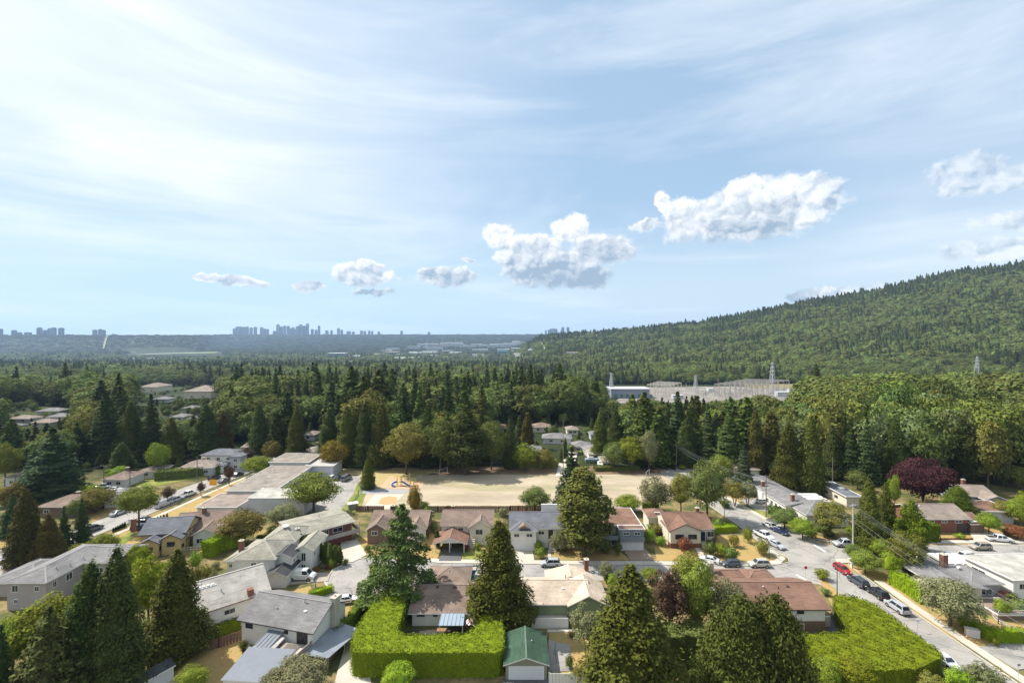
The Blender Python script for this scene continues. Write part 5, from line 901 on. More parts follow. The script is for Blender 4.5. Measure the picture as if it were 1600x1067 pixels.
tc_ = bpy.data.curves.new('lettering', 'FONT'); tc_.body = 'Disposal'; tc_.size = .95; tc_.extrude = .01; tc_.align_x = 'CENTER'; tc_.materials.append(WHITE); tm = bpy.data.objects.new('tmp', tc_); COL.objects.link(tm); dg = bpy.context.evaluated_depsgraph_get(); tme = bpy.data.meshes.new_from_object(tm.evaluated_get(dg)); bpy.data.objects.remove(tm); to = bpy.data.objects.new('lettering', tme); COL.objects.link(to); to.parent = o; to.location = (-.95, -1.13, 1.0); to.rotation_euler = (R(90), 0, 0)
# umbrella, patio set, boat, playground
x, y = P(739, 988); o = empty('parasol', (x, y, 0), 0, 'pink and white striped parasol on the patio inside the hedge', 'parasol'); MB().tube((0, 0, 0), (0, 0, 2.5), .03, n=6).build('pole', WHITE, o); mb = MB()
for i in range(12): a, b = 2*math.pi*i/12, 2*math.pi*(i+1)/12; mb.poly([(1.3*math.cos(a), 1.3*math.sin(a), 2.0), (1.3*math.cos(b), 1.3*math.sin(b), 2.0), (0, 0, 2.5)], i % 2)
c = mb.build('canopy', [mat('pink_cloth', (.62, .38, .45), .8, .04), mat('pale_cloth', (.75, .66, .68), .8, .04)], o); s_ = c.modifiers.new('thick', 'SOLIDIFY'); s_.thickness = .02
x, y = P(700, 990); o = empty('patio_table', (x-1, y, .06), 0, 'wooden patio table before the awning inside the hedge', 'table'); MB().box(-1, 1, -.5, .5, .68, .74).build('tabletop', mat('teak', (.28, .16, .08), .7, .15), o); [MB().box(a-.04, a+.04, b-.04, b+.04, 0, .68).build('leg', MATS['teak'], o) for a in (-.9, .9) for b in (-.4, .4)]
x, y = P(253, 1047); o = empty('boat', (x, y, 0), R(-28+62), 'white upturned boat lying along the brown fence', 'boat'); mb = MB(); N_ = 9
for i in range(N_+1):
    u = -2.4+4.8*i/N_; w = .85*math.sqrt(max(.02, 1-((u-(-.4))/(2.9 if u > -.4 else 2.6))**2)); hh = .72*(1-.35*abs(u/2.4)**3)
    for j in range(7): a = math.pi*j/6; mb.v.append((u, w*math.cos(a), .12+hh*math.sin(a)**.7))
for i in range(N_):
    for j in range(6): mb.f.append((i*7+j, (i+1)*7+j, (i+1)*7+j+1, i*7+j+1)); mb.m.append(0)
mb.f.append(tuple(range(6, -1, -1))); mb.m.append(0); mb.build('hull', WHITE, o, smooth=True); MB().box(-2.45, 2.3, -.04, .04, .1, .92).build('keel', GALV, o)
for (px, py, l) in ((1300, 984, 'white'),): pass
x, y = P(632, 758.5); o = empty('playground_slide', (x, y, .06), 0, 'blue and yellow climbing frame with twin slides on the play area', 'climbing frame', None); YEL = mat('play_yellow', (.62, .42, .08), .5); BL2 = mat('play_blue', (.01, .12, .33), .4)
mb = MB(); [mb.tube((a, b, 0), (a, b, 2.9), .07, n=6) for a in (-2.6, -1.2, 2.2, 3.4) for b in (-.6, .6)]; mb.build('post', mat('play_green', (.12, .25, .10), .5), o); MB().box(-2.6, -1.2, -.6, .6, 1.3, 1.4).box(2.2, 3.4, -.6, .6, 1.2, 1.3).box(-1.2, 2.2, -.3, .3, 1.25, 1.33).build('platform', YEL, o)
MB().poly([(-2.7, -.7, 2.6), (-1.1, -.7, 2.6), (-1.9, 0, 3.3)]).poly([(-1.1, -.7, 2.6), (-1.1, .7, 2.6), (-1.9, 0, 3.3)]).poly([(-1.1, .7, 2.6), (-2.7, .7, 2.6), (-1.9, 0, 3.3)]).poly([(-2.7, .7, 2.6), (-2.7, -.7, 2.6), (-1.9, 0, 3.3)]).build('roof', YEL, o)
mb = MB(); pts = [(-2.6, -.3, 1.4), (-3.6, -.6, 1.35), (-4.3, -.9, 1.0), (-4.1, -1.5, .6), (-3.5, -1.8, .25), (-2.9, -1.9, .15)]; [mb.tube(pts[i], pts[i+1], .36, n=8) for i in range(5)]; mb.build('slide', BL2, o); mb = MB(); mb.bar((-.9, -.7, 1.6), (2.4, -1.9, .2), .6, .12); mb.bar((-.9, -.4, 1.8), (2.4, -1.6, .4), .08, .3); mb.bar((-.9, -1.0, 1.8), (2.4, -2.2, .4), .08, .3); mb.build('slide', BL2, o)
for (px, py, lab) in ((645, 758, 'yellow swing frame at the right of the climbing frame'), (656, 752, 'green swing frame at the rear of the play area')):
    x, y = P(px, py); o = empty('swing_frame', (x, y, .06), 0, lab, 'swing'); mb = MB(); [mb.tube((a, b, 0), (a*.85, 0, 2.5), .05, n=6) for a in (-1.3, 1.3) for b in (-.8, .8)]; mb.tube((-1.15, 0, 2.5), (1.15, 0, 2.5), .05, n=6); mb.build('frame', YEL if 'yellow' in lab else MATS['play_green'], o)
    for u in (-.5, .5): q = MB().box(u-.22, u+.22, -.1, .1, .5, .55).build('seat', BLK, o); MB().tube((u-.2, 0, .5), (u-.2, 0, 2.5), .015, n=4).tube((u+.2, 0, .5), (u+.2, 0, 2.5), .015, n=4).build('chain', GALV, q)
x, y = P(551, 794); o = empty('shed', (x, y, 0), R(30), 'small white topped storage box at the school fence', 'shed'); MB().box(-1.4, 1.4, -.9, .9, 0, 1.6).build('wall', WL['olive'], o); MB().box(-1.6, 1.6, -1.1, 1.1, 1.6, 1.75).build('roof', WHITE, o)
# goal frames / posts on the field
for (px, py, lab) in ((693, 741, 'pale goal frame at the top left of the gravel field'), (1012, 745, 'white goal frame at the right end of the gravel field')):
    x, y = P(px, py); o = empty('goal_frame', (x, y, .02), R(60), lab, 'goal'); MB().tube((-2.4, 0, 0), (-2.4, 0, 2.3), .06, n=6).tube((2.4, 0, 0), (2.4, 0, 2.3), .06, n=6).build('post', WHITE, o); MB().tube((-2.4, 0, 2.3), (2.4, 0, 2.3), .06, n=6).build('crossbar', WHITE, o)
# boats and things in the yard beyond the field
for (px, py, a, lab) in ((930, 716, 10, 'covered white boat in the yard beyond the field'), (926, 722, 0, 'long blue grey boat in the yard beyond the field'), (938, 728, 80, 'white boat end on beside the yard fence')):
    x, y = P(px, py); o = empty('boat', (x, y, .3), R(a), lab, 'boat', 'boats stored beyond the field'); mb = MB(); n = 8
    for i in range(n+1):
        u = -3.2+6.4*i/n; w = 1.2*(1-max(0, (u-.5)/2.75)**2*.95); mb.v += [(u, -w, 1.3), (u, -w*.7, .4), (u, 0, .1), (u, w*.7, .4), (u, w, 1.3)]
    for i in range(n):
        for j in range(4): mb.f.append((i*5+j, i*5+j+1, (i+1)*5+j+1, (i+1)*5+j)); mb.m.append(0)
        mb.f.append((i*5, (i+1)*5, (i+1)*5+4, i*5+4)); mb.m.append(0)
    mb.f.append((0, 4, 3, 2, 1)); mb.m.append(0); mb.build('hull', WHITE if 'blue' not in lab else mat('boat_blue', (.25, .33, .40), .5), o); MB().hexa([(-2, -.8, 1.3), (1, -.7, 1.3), (1, .7, 1.3), (-2, .8, 1.3), (-1.8, -.6, 2.0), (.2, -.5, 2.0), (.2, .5, 2.0), (-1.8, .6, 2.0)]).build('cabin', GALV, o)
# fences
def fence(pts, h, m, label, name='fence', post=True, step=2.4, px=True, rails=False, chain=False, group=None):
    q = [P(*p) for p in pts] if px else pts; o = empty(name, (q[0][0], q[0][1], 0), 0, label, 'fence', group); x0, y0 = q[0]; pn = MB(); ps = []
    for i in range(len(q)-1):
        a = Vector((q[i][0]-x0, q[i][1]-y0)); b = Vector((q[i+1][0]-x0, q[i+1][1]-y0)); L = (b-a).length; d = (b-a)/L; n = max(1, int(L/step))
        if rails or chain:
            for z in ((h*.35, h*.75) if rails else (h-.03, .1)): pn.bar((a.x, a.y, z), (b.x, b.y, z), .05 if chain else .06, .05 if chain else .14)
            if chain:
                for k in range(int(L/.9)): u = a+d*(k*.9); pn.bar((u.x, u.y, .05), (u.x+d.x*.9, u.y+d.y*.9, h-.05), .014); pn.bar((u.x+d.x*.9, u.y+d.y*.9, .05), (u.x, u.y, h-.05), .014)
        else:
            nb = max(2, int(L/.5))
            for k in range(nb): u = a+d*(L*k/nb+.02); v = a+d*(L*(k+1)/nb-.02); dh = random.uniform(-.03, .03); pn.bar((u.x, u.y, h*.5+dh), (v.x, v.y, h*.5+dh), .05, h-.1)
        for k in range(n+1): u = a+d*(L*k/n); ps.append(u)
    pn.build('boards' if not (rails or chain) else ('rails' if rails else 'wire_mesh'), m, o)
    for u in ps[:60]: MB().box(u.x-.06, u.x+.06, u.y-.06, u.y+.06, -.05, h+.08).build('post', m, o)
    return o
fence([(305, 1022), (342, 1012), (378, 1000)], 1.8, FENCE, 'dark brown board fence below the long white house'); fence([(240, 1062), (305, 1022)], 1.8, FENCE, 'dark brown board fence behind the upturned boat'); fence([(506, 1052), (530, 1015), (548, 975)], 1.9, FENCE, 'brown board fence along the lane')
fence([(556, 799), (575, 799), (600, 799)], 1.8, FENCE, 'brown fence panel left of the maroon roofed house'); fence([(668, 799), (700, 799), (780, 799), (797, 799)], 1.8, FENCE, 'brown back fence behind the cream split level house'); fence([(797, 799), (900, 799)], 1.9, mat('red_fence', (.15, .06, .045), .9, .2), 'reddish back fence behind the blue grey roof')
fence([(858, 1070), (922, 1070)], 1.9, WHITE, 'white panel fence beside the green roofed garage'); fence([(1275, 846), (1296, 850)], 1.3, FENCE, 'low brown rail fence at the street corner', rails=True); fence([(545, 737), (600, 735), (700, 733), (800, 731.5), (900, 731), (1005, 731)], 2.4, mat('chain_link', (.12, .13, .12), .6, .1), 'long chain link fence along the far side of the field', name='chain_link_fence', chain=True, step=5)
fence([(1005, 731), (1020, 738), (1040, 745)], 2.4, MATS['chain_link'], 'chain link fence turning at the field corner', name='chain_link_fence', chain=True, step=4); fence([(548, 800), (560, 775), (572, 762)], 2.0, mat('green_mesh', (.10, .22, .17), .6, .1), 'green mesh fence between car park and playground', name='chain_link_fence', chain=True, step=3)
fence([(1437, 853.5), (1441, 846)], .9, FENCE, 'short wooden fence beside the square hedge', rails=True); fence([(1545, 958), (1560, 975), (1600, 1000)], 1.2, MATS['pale_rail'], 'pale railing stepping down from the raised deck', rails=True)
o = fence([(1436, 843), (1520, 843)], .5, BRICK, 'low brick retaining wall across the dry lawn', name='garden_wall')
# ------------------------------------------------------------------ hedges
ht = TINT
hedge([(-25.6, 77), (-1.4, 77), (-1.2, 82), (-2.2, 89.5), (-4.6, 90.2), (-5.6, 86), (-7.2, 82), (-19.4, 81.8), (-19.8, 90), (-20.2, 97.5), (-24.5, 98.5), (-26.4, 92), (-26.9, 82)], 4.1, 'tall broad bright green hedge wrapping the white bungalow on three sides', .17, 40, ht['bright'], lump=.26, seed=2, rnd=1.3)
hedge([(48, 75.0), (54, 73.6), (62, 74), (69.0, 77.2), (68.8, 86.5), (69.0, 91), (67.2, 95), (62.8, 95.3), (60.8, 92), (58.6, 83.2), (48.3, 83)], 3.6, 'broad flat topped yellow green hedge filling the lower right street corner', .17, 40, ht['bright'], lump=.34, seed=3, rnd=1.3)
def hpx(pts, h, w, label, tint='bright', **k):
    """hedge of width w along a ground line in photo pixels"""
    q = [Vector(P(*p)) for p in pts]; L_, R_ = [], []
    for i, p in enumerate(q): a = q[max(0, i-1)]; b = q[min(len(q)-1, i+1)]; d = (b-a).normalized(); n = Vector((-d.y, d.x)); L_.append(tuple(p+n*w)); R_.append(tuple(p))
    return hedge(R_+L_[::-1], h, label, col=ht[tint], **k)
hpx([(525, 1007), (552, 985), (583, 935)], 2.6, 1.6, 'narrow dark green hedge between the lane and the dry strip', 'n', leaf=.17); hpx([(506, 1040), (526, 1008)], 1.9, 1.4, 'bright low hedge behind the lane fence', 'lime', leaf=.17)
hpx([(482, 938), (500, 934), (522, 926)], 1.6, 1.3, 'low bright hedge beside the concrete drive', 'lime'); hpx([(306, 1004), (340, 998)], 2.0, 1.5, 'first bright block of the hedge below the long white house', 'lime'); hpx([(342, 997), (378, 984)], 2.1, 1.5, 'second bright block of the hedge below the long white house', 'lime')
hpx([(332, 872), (352, 860), (384, 852)], 3.8, 3.2, 'bright green hedge behind the picket fence bungalow', 'lime', leaf=.22); hpx([(1117, 834), (1153, 832)], 1.8, 2.4, 'flat topped light green hedge right of the cream corner house', 'lime'); hpx([(1003, 795), (1030, 798)], 2.0, 2, 'green hedge behind the flat brown roof', 'n')
hpx([(1440, 848), (1470, 848)], 4.6, 4.0, 'square clipped dark hedge before the brick bungalow', 'dark', leaf=.2); hpx([(1496, 975), (1540, 1001), (1556, 1007)], 2.1, 1.6, 'light green clipped hedge along the verge behind the utility box', 'lime'); hpx([(1556, 1007), (1610, 1007)], 2.3, 1.6, 'light green clipped hedge running to the right edge', 'lime')
hpx([(1388, 912), (1410, 925), (1438, 945)], 3.0, 2.2, 'tall cedar hedge before the grey bungalow', 'lime', leaf=.2); hpx([(1525, 790), (1556, 796)], 1.5, 1.5, 'yellow green hedge below the long brown roof', 'bright'); hpx([(240, 752), (290, 748), (350, 738)], 3.4, 5, 'long row of clipped olive street trees on the left', 'n', leaf=.4, dens=9, mk='broad', name='clipped_tree_row', cat='clipped trees')
hpx([(1200, 803), (1262, 812)], 2.0, 2.5, 'low dark hedge before the white walled bungalow', 'dark', mk='broad', leaf=.25); hpx([(1040, 1046), (1110, 1046)], 5.4, 4.0, 'dense dark leaved laurel hedge between the two big conifers', 'n', mk='broad', leaf=.34, dens=20, lump=.45); hpx([(846, 688.5), (890, 690)], 1.3, 2, 'dark hedge in front of the long grey roof beyond the field', 'dark', leaf=.4, dens=8)
hpx([(930, 737), (1000, 735)], 1.8, 3, 'low hedge along the far fence of the field', 'n', leaf=.35, dens=10, mk='broad'); hpx([(585, 912), (600, 905)], 3.2, 2, 'bright hedge end under the layered cedar', 'bright'); hpx([(712, 905), (722, 912)], 2.4, 2, 'yellow green shrub hedge beside the brown hip roof', 'bright'); hpx([(808, 732), (870, 731)], 3.0, 4, 'scrub along the field fence below the grey roofed house', 'olive', leaf=.45, dens=7, mk='broad', lump=.6)
# row of column cedars
GC = 'columnar cedars before the balcony house'
ORD = 'first second third fourth fifth sixth seventh eighth ninth tenth eleventh twelfth thirteenth fourteenth fifteenth sixteenth seventeenth eighteenth nineteenth twentieth'.split()
for i in range(9): tree(470+i*7.6, 868+i*2.4 if i < 6 else 884-(i-6)*1.5, 832+i*2.6, 11.5, 'column%d' % (i % 2), 'bright', '%s from the left of the columnar cedars before the balcony house' % ORD[i], name='columnar_cedar', group=GC)
for i in range(7): tree(231+i*5, 820-i*1.6, 811-i*1.6, 4, 'column%d' % (i % 2), 'dark', '%s from the left of the tiny clipped cones behind the tudor house' % ORD[i], name='clipped_cone', cat='shrub', group='clipped cones behind the tudor house')
for i in range(6): tree(177+i*3.6, 831-i*1.4, 824-i*1.8, 4, 'column%d' % (i % 2), 'dark', '%s from the left of the tiny cones on the green street strip' % ORD[i], name='clipped_cone', cat='shrub', group='clipped cones on the green strip')
# ------------------------------------------------------------------ named trees, front to back
tree(985, 1110, 878, 150, 'cedar0', 'gold', 'big golden green conifer in the foreground right of centre'); tree(1156, 1120, 920, 150, 'weep0', 'mid', 'left half of the twin topped weeping cypress'); tree(1210, 1120, 918, 140, 'weep1', 'mid', 'right half of the twin topped weeping cypress')
tree(779, 978, 806, 104, 'cedar1', 'gold', 'big dark pyramid conifer rising from the corner of the tall hedge'); tree(628, 940, 786, 138, 'deodar0', 'mid', 'spreading layered cedar with drooping arms beside the turning circle', rz=.4)
tree(142, 1082, 868, 88, 'cedar2', 'dark', 'left of the two joined dark conifers at lower left'); tree(182, 1085, 850, 92, 'cedar0', 'n', 'right taller of the two joined dark conifers at lower left'); tree(277, 1030, 850, 94, 'cedar1', 'gold', 'bushy dark conifer standing before the long white house'); tree(76, 1120, 945, 150, 'spruce0', 'olive', 'pale sparse spruce with bare drooping arms in the lower left corner')
tree(2, 1110, 975, 46, 'fir0', 'dark', 'dark conifer cut by the lower left edge'); tree(70, 1040, 928, 110, 'broad0', 'lime', 'bright green leafy tree behind the sparse spruce'); tree(20, 1060, 960, 70, 'broad3', 'lime', 'light green leafy tree at the left edge below the taupe house'); tree(232, 985, 868, 70, 'broad1', 'yellow', 'yellow green tree between the two foreground conifers'); tree(215, 905, 850, 36, 'broad2', 'yellow', 'small golden tree before the tudor house'); tree(255, 925, 876, 34, 'broad2', 'lime', 'light green tree right of the tudor house'); tree(195, 900, 850, 44, 'broad3', 'n', 'dull green tree behind the taupe roof')
tree(130, 880, 848, 46, 'broad2', 'lime', 'bright feathery tree behind the taupe house'); tree(165, 872, 832, 40, 'broad0', 'lime', 'bright leafy tree by the green strip')
tree(40, 882, 760, 52, 'cedar2', 'olive', 'tall olive brown conifer at left edge'); tree(76, 885, 800, 50, 'cedar0', 'brown', 'broad brownish conifer beside the tall olive one'); tree(100, 868, 790, 34, 'fir1', 'n', 'dark green spruce behind the brownish conifer', name='spruce_tree'); tree(128, 862, 778, 34, 'fir0', 'n', 'narrow layered spruce right of the brownish conifer', name='spruce_tree'); tree(20, 838, 770, 40, 'fir1', 'blue', 'dark fir behind the tall olive conifer at left')
tree(83, 784, 668, 108, 'fir1', 'blue', 'huge broad dark fir left of the street', name='fir_tree'); tree(55, 764, 700, 50, 'fir0', 'blue', 'dark fir leaning out left of the huge one'); tree(217, 827, 757, 62, 'lolly0', 'bright', 'round topped light green street tree on a bare trunk'); tree(150, 800, 762, 52, 'broad3', 'olive', 'spreading olive tree on the dry verge'); tree(118, 812, 780, 26, 'broad2', 'n', 'small dark round tree by the dry verge')
tree(185, 752, 728, 30, 'broad1', 'lime', 'light green tree between the left bungalows'); tree(140, 785, 757, 34, 'broad2', 'lime', 'light green tree left of the grey roofed bungalow'); tree(22, 800, 752, 40, 'broad0', 'olive', 'mixed olive shrubs tree at the far left bend'); tree(8, 790, 760, 30, 'broad3', 'orange', 'orange tinged tree at the left edge'); tree(36, 766, 750, 24, 'purple1', 'n', 'small purple tree by the left edge pole'); tree(8, 760, 690, 40, 'broad1', 'gold', 'golden green tree at the left edge before the wood')
tree(247, 742, 690, 34, 'broad3', 'lime', 'light green oak like tree left of the clipped row'); tree(314, 775, 752, 13, 'purple1', 'copper', 'thin bare purple grey street tree by the orange sign'); tree(358, 758, 727, 17, 'purple1', 'copper', 'taller thin purple street tree on the verge'); tree(262, 785, 760, 22, 'purple1', 'copper', 'wispy grey street tree beside the parked trio'); tree(403, 742, 712, 48, 'broad0', 'lime', 'rounded light green tree at the corner of the school'); tree(384, 728, 698, 24, 'purple0', 'copper', 'brown leaved tree beside the new white house', name='purple_tree')
tree(425, 724, 688, 30, 'broad2', 'olive', 'grey green tree behind the school corner'); tree(490, 803, 738, 80, 'broad1', 'gold', 'large brown tinged leafy tree in front of the school gym'); tree(378, 850, 797, 72, 'broad2', 'olive', 'broad leafy tree behind the grey hipped house'); tree(443, 828, 786, 50, 'broad3', 'sage', 'grey green tree between the gym and the balcony house'); tree(523, 736, 686, 44, 'broad0', 'orange', 'orange topped maple at the car park edge'); tree(575, 763, 714, 27, 'cedar2', 'gold', 'single neat conifer between car park and playground'); tree(635, 741, 659, 70, 'broad2', 'olive', 'large rounded maple above the playground')
tree(688, 739, 652, 56, 'broad1', 'n', 'dark round maple between the rounded one and the tall fir'); tree(728, 742, 630, 62, 'pine1', 'n', 'tall ragged fir standing at the field edge', name='fir_tree'); tree(768, 734, 655, 56, 'broad3', 'n', 'dark leafy tree right of the ragged fir'); tree(797, 732, 648, 26, 'cedar1', 'n', 'narrow conifer first of the twins behind the field'); tree(825, 700, 643, 20, 'column1', 'brown', 'narrow brownish conifer second of the twins behind the field'); tree(812, 690, 648, 14, 'column0', 'n', 'little conifer between the twins'); tree(820, 735, 690, 40, 'broad0', 'lime', 'light green tree before the grey roofed house beyond the field'); tree(850, 733, 700, 36, 'broad3', 'olive', 'thin leafed young tree on the far side of the field'); tree(700, 738, 660, 40, 'broad0', 'lime', 'lighter maple top behind the dark round maple')
tree(648, 812, 757, 24, 'broad2', 'orange', 'small orange tinged tree behind the maroon roof'); tree(662, 800, 783, 18, 'broad1', 'n', 'small round green shrub tree at the back fence'); tree(836, 800, 759, 50, 'broad0', 'n', 'leafy apple like tree behind the blue grey roof'); tree(893, 800, 698, 62, 'fir1', 'blue', 'dark blue green fir behind the tall pine'); tree(913, 868, 722, 88, 'pine0', 'olive', 'tall dense pine in front of the modern house'); tree(1105, 812, 718, 64, 'broad3', 'n', 'large dark maple at the bend of the side street'); tree(1024, 802, 745, 52, 'broad2', 'sage', 'grey green willow like tree at the field corner'); tree(1064, 805, 738, 40, 'broad1', 'olive', 'olive tree between the willow and the maple'); tree(980, 800, 772, 44, 'broad0', 'lime', 'bright round tree behind the flat brown roof'); tree(985, 735, 682, 44, 'broad1', 'lime', 'light green tree at the far right of the field'); tree(1014, 737, 670, 30, 'broad3', 'sage', 'pale feathery tree by the field corner bend')
tree(960, 735, 690, 40, 'broad2', 'n', 'green tree beside the boat yard'); tree(1128, 760, 710, 40, 'broad2', 'gold', 'golden leafy tree behind the large maple'); tree(1162, 770, 695, 38, 'fir0', 'grey', 'grey green fir behind the white bungalow'); tree(1165, 760, 720, 18, 'column0', 'n', 'bright columnar tree left of the grey fir'); tree(1148, 790, 752, 34, 'open0', 'olive', 'sparse garden tree before the long white house'); tree(1168, 790, 750, 30, 'open1', 'sage', 'grey leaved garden tree by the silver hatchback')
tree(1232, 768, 655, 46, 'cedar2', 'gold', 'left of the two tall cedars behind the grey roofs'); tree(1268, 772, 645, 40, 'cedar0', 'gold', 'right of the two tall cedars behind the grey roofs'); tree(1206, 740, 640, 36, 'column1', 'olive', 'tall olive conifer left of the two cedars'); tree(1296, 838, 780, 52, 'broad1', 'olive', 'rounded olive tree before the pale grey roofed bungalow'); tree(1358, 862, 742, 48, 'cedar1', 'gold', 'tall golden conifer behind the pale pole'); tree(1384, 850, 752, 34, 'cedar0', 'gold', 'slimmer golden conifer joined to the taller one'); tree(1424, 868, 778, 46, 'pine1', 'yellow', 'yellow green pine before the brick bungalow'); tree(1416, 900, 830, 54, 'broad2', 'gold', 'leafy tree below the yellow green pine')
tree(1442, 788, 712, 82, 'purple0', 'n', 'great round dark purple beech', name='purple_tree', rz=1.0); tree(1497, 812, 756, 50, 'weep0', 'lime', 'light green weeping tree right of the purple beech', name='weeping_tree'); tree(1545, 835, 800, 32, 'broad1', 'lime', 'light green small tree by the brick bungalow drive'); tree(1552, 825, 806, 18, 'purple0', 'n', 'little dark round purple tree by the drive', name='purple_tree'); tree(1575, 815, 780, 42, 'broad3', 'olive', 'green tree before the right flat roof'); tree(1594, 822, 776, 34, 'broad0', 'lime', 'light yellow green tree at the right edge'); tree(1590, 842, 820, 36, 'broad3', 'red', 'red leaved maple at the right edge'); tree(1340, 765, 735, 30, 'broad1', 'n', 'dark round tree behind the orange cabin'); tree(1398, 800, 740, 18, 'broad1', 'lime', 'bright slim tree left of the purple beech')
tree(1485, 978, 902, 88, 'broad3', 'sage', 'wide grey green tree overhanging the verge hedge', rz=2.0); tree(1566, 965, 935, 26, 'broad1', 'lime', 'small light green tree beside the deck stairs'); tree(1352, 896, 858, 44, 'broad0', 'bright', 'bright green tree by the white bollard box'); tree(1335, 878, 850, 30, 'broad2', 'n', 'green tree at the side street mouth under the pole'); tree(1392, 905, 862, 32, 'broad1', 'yellow', 'yellow green tree at the top of the cedar hedge'); tree(1378, 880, 842, 28, 'broad1', 'lime', 'green tree between pale pole and yellow pine'); tree(1254, 842, 808, 38, 'broad3', 'lime', 'round bright bush tree behind the far kerb cars'); tree(1226, 826, 794, 46, 'broad1', 'n', 'dark shrub tree behind the lime sign'); tree(1288, 840, 812, 26, 'open1', 'n', 'thin green tree left of the rail fence')
tree(1046, 1005, 886, 66, 'purple1', 'copper', 'copper brown beech beside the golden conifer', name='purple_tree'); tree(1088, 1000, 870, 66, 'broad2', 'bright', 'yellow green tree rising behind the copper beech'); tree(1078, 925, 862, 60, 'broad0', 'olive', 'olive topped street tree before the corner house'); tree(1140, 1005, 905, 66, 'broad3', 'sage', 'pale silvery tree behind the weeping cypress'); tree(1112, 1020, 950, 22, 'spruce0', 'olive', 'small young conifer between beech and cypress', name='spruce_tree'); tree(917, 1028, 940, 56, 'open0', 'sage', 'grey green garden tree by the green garage'); tree(948, 912, 876, 24, 'open1', 'sage', 'thin small tree at the kerb behind the beige roof'); tree(1016, 910, 886, 30, 'broad0', 'bright', 'bright bush tree behind the golden conifer top'); tree(958, 920, 896, 22, 'broad1', 'lime', 'bright shrub right of the beige roof')
tree(1085, 1015, 960, 40, 'broad1', 'dark', 'dark leafy tree in the shade behind the laurel hedge'); tree(1335, 1075, 1028, 60, 'broad2', 'yellow', 'yellow flowering shrub before the lower right hedge'); tree(1290, 1080, 1030, 50, 'broad1', 'lime', 'light green shrub right of the weeping cypress'); tree(1233, 1060, 1010, 30, 'column0', 'n', 'narrow cypress spire beside the weeping cypress'); tree(622, 1085, 1036, 54, 'broad3', 'yellow', 'yellow flowering shrub before the tall hedge'); tree(470, 1085, 1034, 96, 'broad1', 'sage', 'grey green leafy tree beside the lane bottom'); tree(430, 1090, 1048, 50, 'broad3', 'sage', 'lower grey green tree left of the lane tree'); tree(300, 1085, 1042, 50, 'broad2', 'lime', 'bright leafy tree top at the bottom left'); tree(1500, 1085, 1040, 46, 'open0', 'yellow', 'sparse golden shrub at the bottom right'); tree(1455, 1090, 1052, 40, 'open1', 'olive', 'thin shrub at the foot of the lower right hedge'); tree(1540, 1090, 1035, 60, 'open0', 'grey', 'bare grey twiggy shrub at the bottom right')
tree(215, 1018, 968, 24, 'open1', 'lime', 'slim young tree on the dry strip between the conifers')
